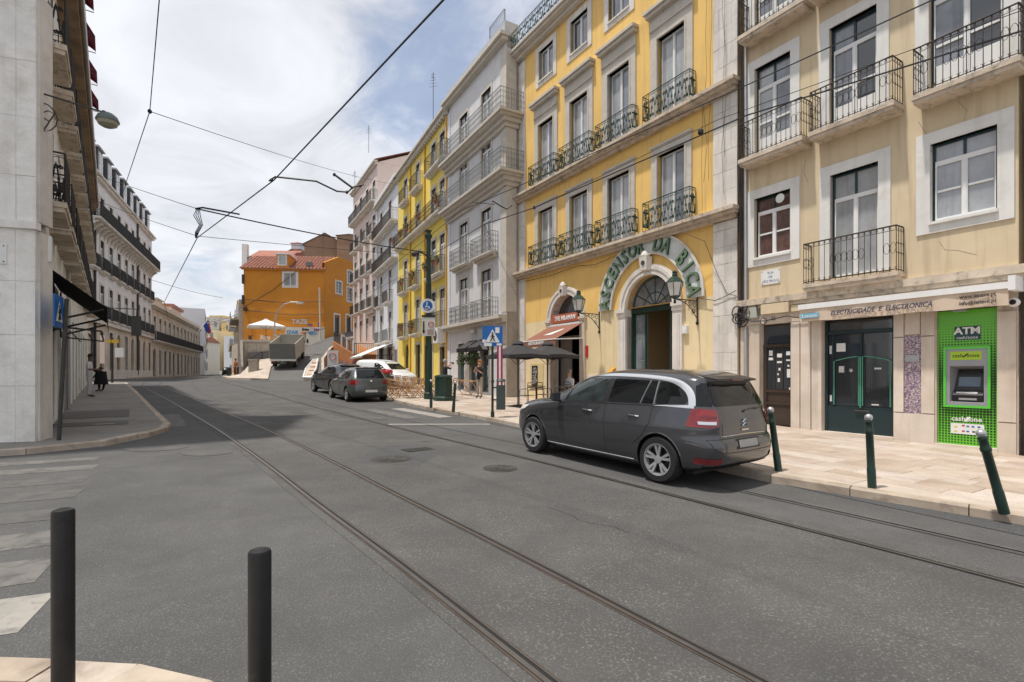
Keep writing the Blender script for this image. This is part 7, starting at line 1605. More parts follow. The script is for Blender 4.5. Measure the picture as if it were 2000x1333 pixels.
o,Cv=std_car('white_van','white compact van standing behind the black and grey cars, seen from its side',vn_front,vn_rear,vn_wid,2.7,.33,mat('white_paint',(.70,.71,.72),.3,0,coat=.8),(-8.3,32.6),(-6.1,31.0),
   [[(2.35,1.15),(1.35,1.14),(1.32,1.58),(1.5,1.60),(1.9,1.45)],[(1.25,1.15),(1.2,1.15),(1.2,1.2),(1.25,1.2)]],tails=[(.86,1.3),(.76,1.3),(.76,.9),(.86,.9)],rearwin=[(.65,1.1),(-.65,1.1),(-.58,1.6),(.58,1.6)],seams=([(1.3,1.6),(1.3,.35)],[(2.5,1.1),(2.4,.35)],[(0.1,1.6),(.1,.8)]),zbelt=1.12)
o,Cv=std_car('small_white_car','small white car with red lower lights partly hidden beyond the cafe chairs',hb_front,hb_rear,hb_wid,2.4,.3,MATS['white_paint'],(-8.6,33.6),(-9.9,35.8),
   [[(1.95,.96),(1.05,.95),(1.0,1.34),(1.12,1.37),(1.45,1.27)],[(.97,.95),(.0,.97),(-.22,1.08),(.05,1.30),(.3,1.36),(.93,1.375)]],tails=[(.86,.96),(.1,.94),(.1,.76),(.86,.72)],rearwin=[(.60,1.0),(-.60,1.0),(-.50,1.36),(.50,1.36)])
# ---- flatbed truck on the ramp
tk=EM('flatbed_truck',(-20.9,47.2,2.35),0,'small beige dropside flatbed truck driving up the ramp','truck')
tk.rotation_euler=(0,-math.atan(.235),math.atan2(.975,-.22)) # x forward up the ramp
m_tkb=mat('truck_bed_paint',(.40,.38,.33),.6,.1,2,stain=((.25,.23,.2),2,.5,.7,.4)); m_tkg=mat('tailboard_grey',(.15,.155,.15),.6,.1,2)
mb=MB(); mb.box(-.9,3.6,-1.08,1.08,.82,.95); mb.box(-.9,3.6,1.02,1.08,.95,2.3); mb.box(-.9,3.6,-1.08,-1.02,.95,2.3); mb.box(3.5,3.6,-1.08,1.08,.95,2.45)
for k in range(5): 
    x=-.85+k*1.1; mb.box(x,x+.08,1.08,1.11,.9,2.3); mb.box(x,x+.08,-1.11,-1.08,.9,2.3)
for z in (1.25,1.6,1.95): mb.box(-.9,3.6,1.08,1.095,z,z+.03); mb.box(-.9,3.6,-1.095,-1.08,z,z+.03)
mb.build('bed',m_tkb,tk)
mb=MB(); mb.box(-.96,-.90,-1.05,1.05,.93,2.32); 
for z in (1.2,1.5,1.8,2.1): mb.box(-.97,-.96,-1.02,1.02,z,z+.02)
mb.build('tailboard',m_tkg,tk)
mb=MB(); mb.box(-.98,-.88,-1.1,1.1,.74,.90); mb.build('rear_beam',m_signw,tk)
mb=MB(); mb.box(-.9,-.84,-1.0,1.0,.45,.62); mb.box(-.6,3.4,-.4,-.3,.5,.82); mb.box(-.6,3.4,.3,.4,.5,.82); mb.build('chassis',m_black,tk)
mb=MB(); mb.box(3.75,5.2,-.95,.95,.5,1.3); mb.add([(3.75,-.95,1.3),(3.75,.95,1.3),(5.2,.95,1.3),(5.2,-.95,1.3),(3.8,-.85,2.05),(3.8,.85,2.05),(4.8,.85,2.05),(4.8,-.85,2.05)],[(4,5,6,7),(0,1,5,4),(1,2,6,5),(2,3,7,6),(3,0,4,7)]); cb=mb.build('cab',m_signw,tk); mb=MB(); mb.quad((3.74,-.7,1.4),(3.74,.7,1.4),(3.77,.65,1.95),(3.77,-.65,1.95)); mb.quad((4.1,-.95,1.35),(5.0,-.95,1.35),(4.7,-.885,1.95),(4.1,-.885,1.95)); mb.build('window',m_cglass,cb)
for S in (-1,1):
    mb=MB(); mb.box(-.90,-.86,S*.66,S*1.0,.62,.74); mb.build('tail_light',m_tail,tk); wheel(tk,0,S*.86,.34,.3,S,plain=True); wheel(tk,3.9,S*.86,.34,.25,S,plain=True)
    mb=MB(); mb.tube([(4.9,S*.95,1.5),(4.9,S*1.15,1.55)],.02,4); mb.box(4.85,4.95,S*1.12,S*1.28,1.35,1.75); mb.build('mirror',m_blackm,tk)
mb=MB(); mb.box(-.90,-.885,-.26,.26,.50,.60); mb.build('number_plate',m_signw,tk)
tk.location=(-20.75,46.9,2.28)

# ======== street furniture
def bollard(x,y,h,lean,label):
    o=EM('green_bollard',g3(x,y,.12),0,label,'bollard','green cast iron bollards'); 
    def f():
        mb=MB(); mb.lathe([(.052,0),(.052,.25),(.047,.27),(.045,.72),(.052,.73),(.054,.76),(.046,.78),(.044,.86),(.05,.87),(.05,.885),(.03,.895)],14); return mb.mesh('post',m_bgreen,True)
    def c():
        mb=MB(); mb.lathe([(.03,.893),(.044,.91),(.05,.935),(.042,.962),(.02,.978),(.004,.982)],14); return mb.mesh('silver_ball_cap',m_alu,True)
    OB('post',cached('bp',f),o); OB('silver_ball_cap',cached('bc',c),o); o.rotation_euler=lean; return o
bollard(5.50,5.72,0,(.02,-.30,0),'green bollard with silver ball leaning strongly to the left, nearest the right border')
bollard(4.79,6.81,0,(.0,-.05,0),'upright green bollard in front of the green shop front, between the two leaning ones')
bollard(4.05,7.78,0,(.0,-.13,0),'green bollard standing right behind the grey people carrier, slightly leaning')
bollard(-1.86,16.21,0,(.0,.07,0),'thin dark green bollard leaning to the right near the litter cabinet')
bollard(-2.80,17.71,0,(.0,.0,0),'thin upright dark green bollard in front of the big green tram pole')
for x,y,h,l in ((-2.06,2.35,.93,'tall black cylindrical post at the left on the near pavement'),(-1.02,2.07,.865,'lower black cylindrical post left of centre on the near pavement')):
    o=EM('black_post',g3(x,y,.10),0,l,'bollard','black cylindrical posts'); mb=MB(); r=.0435
    mb.lathe([(r,0),(r,h-.012),(r*.9,h-.002),(r*.55,h+.004),(r*.1,h+.006)],32); mb.build('post',m_blk,o,True) if False else mb.build('post',mat('satin_black_paint',(.012,.012,.012),.48,.25,12,bump=.001,bscale=70,spec=.3,stain=((.05,.045,.04),9,.62,.75,.6)),o,True)
# crosswalk sign
def ped_sign(par,w,loc,rz,pole_h=None):
    s=OB('sign_plate',None,par,loc); s.rotation_euler=(0,0,rz)
    mb=MB(); mb.box(-w/2,w/2,-.01,.01,-w/2,w/2); mb.build('blue_panel',m_bluesign,s)
    k=w/2; mb=MB(); mb.quad((-k*.72,-.013,-k*.62),(k*.72,-.013,-k*.62),(0,-.013,k*.68)); mb.build('white_triangle',m_signw,s)
    mb=MB(); mb.lathe([(k*.09,.0145),(k*.09,.016)],10,(0,0,k*.30),axis='y'); 
    mb.tube([(0,-.016,k*.2),(k*.02,-.016,-k*.12)],k*.075,4); mb.tube([(k*.0,-.016,-k*.1),(-k*.2,-.016,-k*.52)],k*.05,4); mb.tube([(k*.02,-.016,-k*.1),(k*.22,-.016,-k*.5)],k*.05,4); mb.tube([(0,-.016,k*.12),(k*.2,-.016,-k*.1)],k*.04,4); mb.tube([(0,-.016,k*.12),(-k*.2,-.016,-k*.08)],k*.04,4)
    mb.build('walking_figure',m_black,s); return s
o=EM('crossing_sign',g3(-.56,14.76,.12),0,'blue square pedestrian crossing sign with stickers on a green pole by the litter bin','sign')
mb=MB(); mb.tube([(0,0,0),(0,0,2.62)],.032,8); mb.tube([(0,0,0),(.0,0,.16)],.055,8); mb.lathe([(.045,1.0),(.05,1.03),(.045,1.06)],8); mb.build('pole',m_bgreen,o)
s=ped_sign(o,.58,(.0,-.05,2.33),.06)
mb=MB(); mb.box(.08,.2,-.016,-.012,.09,.25); mb.box(-.29,-.2,-.016,-.012,-.19,-.1); mb.box(-.25,-.02,-.017,-.012,-.29,-.2); mb.box(.12,.26,-.017,-.012,-.27,-.21); mb.build('sticker',m_signw,s)
o=EM('litter_bin',g3(-.32,14.78,.12),0,'dark grey green litter bin mounted beside the crossing sign pole','litter bin')
mb=MB(); mb.box(-.13,.13,-.14,.14,.22,.92); mb.box(-.12,.12,-.13,.13,1.02,1.05); mb.lathe([(.15,1.05),(.12,1.09),(.03,1.11)],12); mb.build('body',mat('bin_green',(.05,.065,.06),.5,.1,4),o)
mb=MB(); 
for x in (-.11,.11): mb.box(x-.01,x+.01,-.12,.12,.92,1.02)
mb.tube([(-.12,0,.5),(-.24,0,.5)],.02,4); mb.tube([(-.12,0,.85),(-.24,0,.85)],.02,4); mb.build('bracket',m_iron,o)
o=EM('banner_stand',g3(-.45,16.4,.12),0,'narrow magenta and white banner behind the crossing sign pole','banner'); mb=MB(); mb.box(-.03,.15,-.02,.02,.7,2.15); mb.build('cloth',mat('magenta_cloth',(.32,.02,.09),.7,.1,4),o); mb=MB(); mb.box(.03,.09,-.025,-.02,.8,2.1); mb.build('white_stripe',m_signw,o); mb=MB(); mb.tube([(-.2,0,0),(-.2,0,2.2)],.015,4); mb.tube([(-.2,0,2.17),(.25,0,2.17)],.012,4); mb.build('pole',m_iron,o)
# tram pole with signs
px,py=-3.62,22.2
o=EM('tram_pole',g3(px,py,.12),0,'tall dark green tram wire pole standing on the cafe pavement','pole')
mb=MB(); mb.lathe([(.20,0),(.20,.25),(.165,.3),(.16,2.3),(.13,2.4),(.125,5.0),(.105,5.1),(.10,6.95),(.15,7.0),(.17,7.1),(.1,7.15),(.1,7.25),(.16,7.3),(.02,7.32)],14); mb.build('shaft',m_green,o)
mb=MB(); mb.tube([(0,0,6.2),(-.4,-.3,6.35),(-.55,-.4,6.2)],.035,5); mb.lathe([(.09,0),(.12,.12),(.05,.22)],8,(-.55,-.4,6.1)); mb.build('insulator_arm',m_iron,o)
s1=EM('round_sign',g3(px,py,.12),0,'round blue and white sign above a white sign board on the tram pole','sign')
mb=MB(); mb.lathe([(.31,.20),(.31,.22)],28,(0,0,4.02),axis='y'); mb.build('white_disc',m_signw,s1); mb=MB(); mb.lathe([(.21,.222),(.21,.228)],24,(0,0,4.02),axis='y'); mb.build('blue_disc',m_bluesign,s1)
mb=MB(); mb.tube([(-.02,-.235,4.12),(-.04,-.235,3.98),(.06,-.235,3.97),(.10,-.235,3.88)],.02,4); mb.lathe([(.03,.23),(.03,.236)],8,(-.02,0,4.15),axis='y'); mb.tube([(-.03+.07*math.cos(a*.63),-.235,3.93+.07*math.sin(a*.63)) for a in range(11)],.012,4); mb.build('wheelchair_symbol',m_signw,s1)
s2=EM('sign_board',g3(px,py,.12),0,'white rectangular board with a black arrow and a red ring on the tram pole','sign')
mb=MB(); mb.box(-.26,.32,-.22,-.20,2.72,3.52); mb.build('board',mat('dull_white_board',(.55,.55,.52),.5,.08,4),s2); mb=MB(); mb.box(-.20,-.14,-.23,-.222,2.9,3.35); mb.add([(-.24,-.228,2.95),(-.10,-.228,2.95),(-.17,-.228,2.82)],[(0,2,1),(0,1,2)]); mb.box(-.26,.32,-.23,-.222,3.53,3.62); mb.build('arrow',m_black,s2)
mb=MB(); mb.tube([(.14+.11*math.cos(a*.4),-.225,3.22+.11*math.sin(a*.4)) for a in range(17)],.016,4); mb.build('red_ring',m_redp,s2)
mb=MB(); 
for k in range(3): mb.box(-.02,.26,-.23,-.222,2.8+k*.08,2.83+k*.08)
mb.build('printed_lines',mat('red_grey_print',(.35,.12,.1),.6,0),s2)
# green litter cabinet
o=EM('litter_cabinet',g3(-2.86,21.4,.12),.25,'squat dark green street cabinet with a domed lid beside the tram pole','cabinet')
mb=MB(); mb.lathe([(.42,0),(.44,.02),(.44,.14),(.38,.18),(.38,.22)],8); mb.lathe([(.35,.22),(.345,.95),(.36,.96)],24); mb.build('body',m_green,o); mb=MB(); mb.lathe([(.37,.96),(.38,1.0),(.36,1.05),(.2,1.08),(.02,1.085)],24); mb.build('lid',m_green,o)
for k in range(10):
    a=k*math.pi*2/10; mb=MB(); mb.tube([(.352*math.cos(a),.352*math.sin(a),.25),(.352*math.cos(a),.352*math.sin(a),.93)],.012,4); mb.build('rib',m_green,o)
# parasols and bistro furniture
parasol('parasol',g3(.22,18.45,.12),0.86,2.32,1.84,'dark grey square parasol nearest the camera at the restaurant terrace',m_greyaw,'dark grey parasols'); parasol('parasol',g3(1.35,19.4,.12),0.86,2.34,1.86,'second dark grey square parasol closer to the restaurant door',m_greyaw,'dark grey parasols')
def bistro_chair(loc,rz,label):
    o=EM('bistro_chair',loc,rz,label,'chair','metal bistro chairs at the restaurant')
    def fr():
        mb=MB()
        for x in (-.2,.2): mb.tube([(x,-.2,0),(x,-.2,.45),(x*.95,-.23,.88)],.013,5); mb.tube([(x,.2,0),(x,.2,.64),(x,.05,.66),(x,-.2,.66)],.013,5)
        mb.tube([(-.19,-.23,.88),(.19,-.23,.88)],.013,5)
        for z in (.62,.70,.78): mb.tube([(-.2,-.22,z),(.2,-.22,z)],.010,4)
        mb.tube([(-.2,.2,.44),(.2,.2,.44)],.01,4); return mb.mesh('frame',m_iron)
    def st():
        mb=MB(); mb.box(-.2,.2,-.2,.2,.43,.455); return mb.mesh('seat',mat('wicker_seat',(.50,.38,.24),.8,.15,8))
    OB('frame',cached('bcf',fr),o); OB('seat',cached('bcs',st),o); return o
bistro_chair(g3(.55,17.9,.12),2.4,'metal bistro chair with pale seat to the right of the first parasol pole'); bistro_chair(g3(1.15,18.6,.12),-.9,'metal bistro chair below the chalkboard across the small table'); bistro_chair(g3(1.9,19.3,.12),2.1,'metal bistro chair half hidden by the people carrier bonnet')
for x,y,l in ((.88,18.2,'small dark bistro table between two metal chairs'),(2.0,18.6,'small dark bistro table by the restaurant door')):
    o=EM('bistro_table',g3(x,y,.12),0,l,'table'); mb=MB(); mb.lathe([(.32,.72),(.32,.745)],20); mb.build('table_top',m_iron,o); mb=MB(); mb.tube([(0,0,.02),(0,0,.72)],.03,6); mb.lathe([(.22,0),(.2,.02),(.04,.04)],14); mb.build('stand',m_iron,o)
# leaning crossing sign at the corner house
o=EM('crossing_sign',g3(-8.62,9.74,.12),0,'blue crossing sign on a leaning dark pole beside the corner house, seen nearly edge on','sign')
mb=MB(); mb.tube([(0,0,0),(.06,.1,2.7)],.035,8); mb.build('pole',m_iron,o); s=ped_sign(o,.62,(-.06,.06,2.45),0); s.rotation_euler=(0,0,2.08)
# bus stop pole with yellow signs, dark hanging box
o=EM('stop_pole',g3(-25.3,32.4,.12),0,'dark stop pole with small yellow plates at the end of the grey pavement','sign pole'); mb=MB(); mb.tube([(0,0,0),(0,0,2.85)],.07,6); mb.build('pole',m_iron,o); mb=MB(); mb.box(-.3,.45,-.06,-.02,2.5,2.72); mb.build('yellow_plate',mat('sign_yellow',(.6,.38,.03),.5,.05),o); mb=MB(); mb.box(.2,.75,-.04,-.0,1.6,2.2); mb.build('notice',m_signw,o); mb=MB(); mb.box(-.75,-.45,-.04,.0,1.2,3.0); mb.build('pink_strip',m_pink,o)
o=EM('hanging_sign',(-27.0,36.8,4.4),0,'dark rectangular hanging sign in front of the mansard building','sign'); mb=MB(); mb.box(-.28,.28,-.12,.12,0,1.4); mb.build('panel',m_iron,o); mb=MB(); mb.tube([(0,0,1.4),(0,0,1.9),(-1.6,-.9,1.9)],.03,4); mb.build('arm',m_iron,o)
# lamp on the ramp
o=EM('street_lamp',(-24.1,52,4.75),0,'curved grey street lamp arching over the terrace in front of the orange building','lamp'); mb=MB(); mb.tube([(0,0,0),(0,0,2.2)]+[(2.6*(1-math.cos(a*math.pi/16))*.62,0,2.2+2.15*math.sin(a*math.pi/16)) for a in range(1,9)]+[(2.3,0,4.35)],[.09]*3+[.06]*8,6) if False else mb.tube([(0,0,0),(0,0,2.0),(.15,0,2.8),(.5,0,3.5),(1.0,0,3.95),(1.6,0,4.15),(2.4,0,4.15)],[.09,.07,.06,.055,.05,.05,.045],6); mb.build('pole',m_alu,o); mb=MB(); mb.box(2.2,2.9,-.15,.15,3.95,4.15); mb.build('lamp_head',m_gstone,o)
# end-of-zone signs
for (x,y,z,w,h,lab,m_) in ((-22.3,64.5,6.3,.8,1.3,'upper white road sign with a blue disc by the orange building doors',m_bluesign),(-15.75,45.0,3.75,.95,1.35,'lower pale grey zone sign with a grey ring on posts at the terrace',m_gstone)):
    o=EM('zone_sign',(x,y,z-1.6),0,lab,'sign'); mb=MB(); mb.tube([(-.3,.05,-1.0),(-.3,.05,1.6)],.04,5); mb.tube([(.3,.05,-1.0),(.3,.05,1.6)],.04,5); mb.build('post',m_iron,o); mb=MB(); mb.box(-w/2,w/2,-.03,0,.2,.2+h); mb.build('panel',mat('pale_sign_panel',(.50,.50,.50),.5,.05),o)
    mb=MB(); c=(0,0,.2+h*.6)
    if m_ is m_bluesign: mb.lathe([(.26,.035),(.26,.045)],18,c,axis='y')
    else: mb.tube([(c[0]+.3*math.cos(a*.4),-.04,c[2]+.3*math.sin(a*.4)) for a in range(17)],.03,4)
    mb.build('disc' if m_ is m_bluesign else 'ring',m_ if m_ is m_bluesign else m_redp,o)
for (x,y,l) in ((-30.8,55.5,'a'),(-30.0,54.4,'b'),(-26.3,48.6,'c'),(-25.7,48.0,'d')):
    o=EM('dark_bollard',(x,y,gz(x,y)+.1),0,'dark bollard at the kerb of the far corner, '+{'a':'leftmost of the four','b':'second from the left of the four','c':'third from the left of the four','d':'rightmost of the four'}[l],'bollard','dark bollards at the far corner'); mb=MB(); mb.lathe([(.09,0),(.08,.85),(.11,.9),(.1,.98),(.02,1.02)],8); mb.build('post',m_bgreen,o)
# far cars
for i,(x,y,m_,l) in enumerate(((-46.5,88,MATS['white_paint'],'white car parked far down the street'),(-50.0,90,m_blackm,'dark car parked at the left far down the street'),(-54,106,MATS['white_paint'],'second white car far down the street, beyond the first'))):
    CC=cached('farcar',lambda: Car(hb_front,hb_rear,hb_wid,2.58,.315)); o=EM('parked_car',(x,y,gz(x,y)),2.05,l,'car'); bd=OB('body',CC.body(m_,20,40),o); CC.patch(smoothpoly([(.60,1.0),(-.60,1.0),(-.50,1.36),(.50,1.36)],.06),'B',m_cglass,'rear_window',o,.01,res=.3); CC.patch([(1.9,.96),(-.1,.97),(.1,1.33),(1.2,1.35)],'L',m_cglass,'side_window',o,.01,res=.3)
    for sx in (0,2.58):
        for S in (-1,1): wheel(o,sx,S*.76,.315,.2,S,plain=True)

# ======== people
m_skin=mat('skin',(.50,.28,.19),.55,.08,9); m_skind=mat('dark_skin',(.16,.08,.05),.55,.08,9)
m_hair=[mat('dark_hair',(.02,.015,.012),.7,.1),mat('orange_hair',(.40,.16,.05),.7,.1),mat('grey_hair',(.3,.28,.26),.7,.1)]
def person(label,loc,rz,J,shirt,trous,skin,hair,shoe=None,scale=1.0,longsleeve=False,skirt=None,hold=None,extra=None):
    """J: joint dict in metres, x right, y forward, z up"""
    B=dict(pelvis=(0,0,.93),belly=(0,0,1.08),chest=(0,0,1.28),neck=(0,0,1.46),head0=(0,.01,1.56),head1=(0,.02,1.68),
      shl=(-.17,0,1.40),ell=(-.22,0,1.13),wrl=(-.23,.06,.88),shr=(.17,0,1.40),elr=(.22,0,1.13),wrr=(.23,.06,.88),
      hipl=(-.09,0,.88),knl=(-.10,.02,.49),anl=(-.10,-.02,.09),tol=(-.11,.16,.03),hipr=(.09,0,.88),knr=(.10,.02,.49),anr=(.10,-.02,.09),tor=(.11,.16,.03)); B.update(J)
    rad=dict(pelvis=.13,belly=.115,chest=.14,neck=.05,head0=.075,head1=.085,shl=.058,ell=.042,wrl=.028,shr=.058,elr=.042,wrr=.028,hipl=.088,knl=.058,anl=.04,tol=.03,hipr=.088,knr=.058,anr=.04,tor=.03)
    ed=[('pelvis','belly','t'),('belly','chest','t'),('chest','neck','t'),('neck','head0','s'),('head0','head1','s'),('chest','shl','t'),('shl','ell','a'),('ell','wrl','f'),('chest','shr','t'),('shr','elr','a'),('elr','wrr','f'),
        ('pelvis','hipl','l'),('hipl','knl','l'),('knl','anl','l'),('anl','tol','o'),('pelvis','hipr','l'),('hipr','knr','l'),('knr','anr','l'),('anr','tor','o')]
    names=list(B); V=[Vector(B[n]) for n in names]; RD=[rad[n] for n in names]; E_=[(names.index(a),names.index(b)) for a,b,_ in ed]; kind=[k for *_,k in ed]
    for sfx in 'lr':
        w=Vector(B['wr'+sfx]); e=Vector(B['el'+sfx]); d=(w-e).normalized(); pl=w+d*.07; V.append(pl); RD.append(.03); pi=len(V)-1; E_.append((names.index('wr'+sfx),pi)); kind.append('s')
        side=d.cross(Vector((0,1,.01))).normalized() if abs(d.y)<.9 else Vector((1,0,0))
        for k,(o_,ln) in enumerate(((-.025,.06),(-.009,.075),(.009,.07),(.025,.055))):
            a=pl+side*o_+d*.02; V.append(a); RD.append(.010); V.append(a+d*ln*.5+Vector((0,.008,0))); RD.append(.009); V.append(a+d*ln+Vector((0,.024,0))); RD.append(.007)
            n0=len(V)-3; E_+=[(pi,n0),(n0,n0+1),(n0+1,n0+2)]; kind+=['s']*3
        th=w+d*.03+side*.04; V.append(th); RD.append(.010); V.append(th+d*.04+side*.02); RD.append(.008); E_+=[(names.index('wr'+sfx),len(V)-2),(len(V)-2,len(V)-1)]; kind+=['s']*2
    me=bpy.data.meshes.new('sk'); me.from_pydata([v[:] for v in V],E_,[]); o=bpy.data.objects.new('sk',me); COL.objects.link(o)
    md=o.modifiers.new('s','SKIN'); md.use_smooth_shade=True
    for i,v in enumerate(me.skin_vertices[0].data): v.radius=(RD[i],RD[i]); v.use_root=(i==0)
    sd=o.modifiers.new('u','SUBSURF'); sd.levels=1; bpy.context.view_layer.update()
    res=bpy.data.meshes.new_from_object(o.evaluated_get(bpy.context.evaluated_depsgraph_get())); bpy.data.objects.remove(o)
    ms=[shirt,trous,skin,shoe or m_black]; res.materials.clear()
    for m in ms: res.materials.append(m)
    mp={'t':0,'a':0,'f':0 if longsleeve else 2,'s':2,'l':1,'o':3}
    for p in res.polygons:
        c=p.center; best=1e9; kk='t'
        for (i,j),k in zip(E_,kind):
            a,b=V[i],V[j]; ab=b-a; t=max(0,min(1,(c-a).dot(ab)/max(ab.length_squared,1e-9))); r_=RD[i]*(1-t)+RD[j]*t; dd=((a+ab*t)-c).length-r_
            if dd<best: best=dd; kk=k
        p.material_index=mp[kk]; p.use_smooth=True
    root=EM('person',loc,rz,label,'person'); root.scale=(scale,)*3; res.name='body'; OB('body',res,root)
    h=Vector(B['head1']); h0=Vector(B['head0']); ax=(h-h0).normalized()
    mb=MB(); mb.lathe([(.02,-.105),(.075,-.09),(.10,-.03),(.103,.03),(.085,.075),(.04,.10),(.005,.105)],12,(0,0,0)); q=Vector((0,0,1)).rotation_difference(ax)
    me=mb.mesh('hair',hair,True)
    for v in me.vertices:
        c=v.co.copy()
        if c.y>.03 and c.z<.03: c.y=.03+ (c.y-.03)*.1
        v.co=q@c+h+Vector((0,-.018,.012))
    OB('hair',me,root)
    mb=MB(); f=q@Vector((0,.088,-.02))+h
    mb.tube([f+q@Vector((0,-.01,.03)),f+q@Vector((0,.022,-.015)),f+q@Vector((0,.0,-.022))],[.006,.012,.008],5); mb.build('nose',skin,root)
    mb=MB()
    for s in (-.032,.032): mb.lathe([(.003,-.008),(.011,-.004),(.011,.004),(.003,.008)],8,tuple(f+q@Vector((s,-.012,.03))),axis='y')
    mb.build('eye',m_black,root); mb=MB(); mb.tube([f+q@Vector((-.025,-.012,-.05)),f+q@Vector((.025,-.012,-.05))],.006,4); mb.build('mouth',mat('lips',(.3,.1,.09),.5,0),root)
    mb=MB()
    for s in (-.09,.09): mb.lathe([(.008,-.012),(.022,-.006),(.022,.006),(.008,.012)],8,tuple(h+q@Vector((s,-.005,-.02))),axis='x')
    mb.build('ear',skin,root)
    if skirt:
        mb=MB(); m_,top,bot,r0,r1,off=skirt; n=14
        mb.lathe([(r0,top),(r0*.6+r1*.4,(top+bot)/2),(r1,bot),(r1*.97,bot+.01)],n,(off[0],off[1],0)); mb.build('skirt',m_,root,True)
    if extra: extra(root)
    return root
def cam_(p,w=.13):
    def f(root): mb=MB(); mb.box(p[0]-w/2,p[0]+w/2,p[1]-.03,p[1]+.05,p[2]-.045,p[2]+.045); mb.lathe([(.035,-.05),(.035,-.10)],10,p,axis='y'); mb.build('camera',m_black,root)
    return f
black_s=mat('black_shirt',(.012,.012,.014),.8,.1); beige_t=mat('beige_trousers',(.42,.35,.28),.85,.08,4); white_s=mat('white_shirt',(.6,.6,.62),.85,.06,4)
person('person in black top and beige trousers holding a phone up by the grey shop',g3(-1.46,23.19,.12),2.6,dict(elr=(.24,.14,1.20),wrr=(.06,.22,1.44),ell=(-.22,.10,1.14),wrl=(-.02,.2,1.30)),black_s,beige_t,m_skin,m_hair[1],scale=.97,extra=cam_((.0,.28,1.52),.08))
person('person in a dark shirt with arms raised taking a photograph behind the green cabinet',g3(-3.05,23.3,.12),-.9,dict(elr=(.28,.16,1.33),wrr=(.14,.28,1.53),ell=(-.28,.14,1.33),wrl=(-.02,.28,1.52)),mat('navy_shirt',(.015,.017,.03),.8,.1),mat('grey_trousers',(.10,.10,.11),.85,.1),m_skin,m_hair[2],scale=.98,extra=cam_((.06,.34,1.60),.16))
person('man in white standing in a doorway under the black awning looking at his phone',(-17.25,20.9,gz(-17.25,20.9)+.12),-1.15,dict(elr=(.22,.02,1.14),wrr=(.10,.26,1.13),ell=(-.22,.02,1.14),wrl=(-.04,.26,1.13),head1=(0,.06,1.67)),white_s,mat('white_trousers',(.5,.5,.52),.85,.06,4),m_skind,m_hair[0],scale=1.0,extra=cam_((.03,.36,1.18),.08))
drk=mat('black_dress',(.008,.008,.009),.9,.1,8)
o=person('person in a long black coat bending forward on the grey pavement beyond the awning',(-19.2,23.9,gz(-19.2,23.9)+.12),1.5,dict(pelvis=(0,-.12,.80),belly=(0,.0,.92),chest=(0,.2,1.0),neck=(0,.36,1.02),head0=(0,.44,1.02),head1=(0,.54,1.0),shl=(-.16,.24,1.02),ell=(-.2,.4,.84),wrl=(-.15,.5,.68),shr=(.16,.24,1.02),elr=(.2,.4,.84),wrr=(.15,.5,.68),hipl=(-.09,-.12,.76),hipr=(.09,-.12,.76),knl=(-.1,-.02,.44),knr=(.1,-.1,.44)),drk,drk,m_skind,m_hair[0],longsleeve=True,skirt=(drk,.95,.34,.20,.28,(0,-.02)))
person('person in an orange dress standing at the far corner below the retaining wall',(-28.4,52.6,1.4),2.8,{},mat('orange_dress',(.45,.14,.05),.85,.1),mat('orange_dress',(.45,.14,.05)),m_skin,m_hair[0],skirt=(MATS['orange_dress'],1.0,.35,.14,.30,(0,0)))
person('person in white shirt and red shorts walking at the far corner by the pillar',(-27.0,51.9,1.42),2.0,dict(knl=(-.1,.12,.5),anl=(-.1,.2,.1),tol=(-.1,.36,.05),anr=(.1,-.2,.12),tor=(.1,-.05,.04)),white_s,mat('red_shorts',(.3,.05,.04),.85,.1),m_skin,m_hair[0])
person('white haired person seated at the restaurant terrace, only the head above the car',g3(2.22,19.55,.12),2.2,dict(pelvis=(0,0,.50),belly=(0,0,.66),chest=(0,.02,.88),neck=(0,.03,1.05),head0=(0,.05,1.14),head1=(0,.06,1.26),shl=(-.17,0,.99),ell=(-.2,.05,.72),wrl=(-.14,.25,.66),shr=(.17,0,.99),elr=(.2,.05,.72),wrr=(.14,.25,.66),hipl=(-.09,.0,.48),hipr=(.09,.0,.48),knl=(-.1,.42,.50),knr=(.1,.42,.50),anl=(-.1,.42,.09),anr=(.1,.42,.09),tol=(-.1,.58,.03),tor=(.1,.58,.03)),white_s,beige_t,m_skin,m_hair[2])
bistro_chair(g3(2.22,19.55,.12),2.2,'metal bistro chair with the white haired person sitting on it')
for i,(x,y,c_) in enumerate(((-42.0,78,'dark'),(-43.5,82,'red'),(-45.2,85,'blue'),(-46.6,86.5,'grey'))):
    person('small distant pedestrian in %s clothes far down the street'%c_,(x,y,gz(x,y)),R.uniform(0,6),{}, mat(c_+'_clothes',{'dark':(.02,.02,.025),'red':(.3,.04,.04),'blue':(.05,.08,.2),'grey':(.2,.2,.2)}[c_],.85,.1),MATS['grey_trousers'],m_skin,m_hair[0])

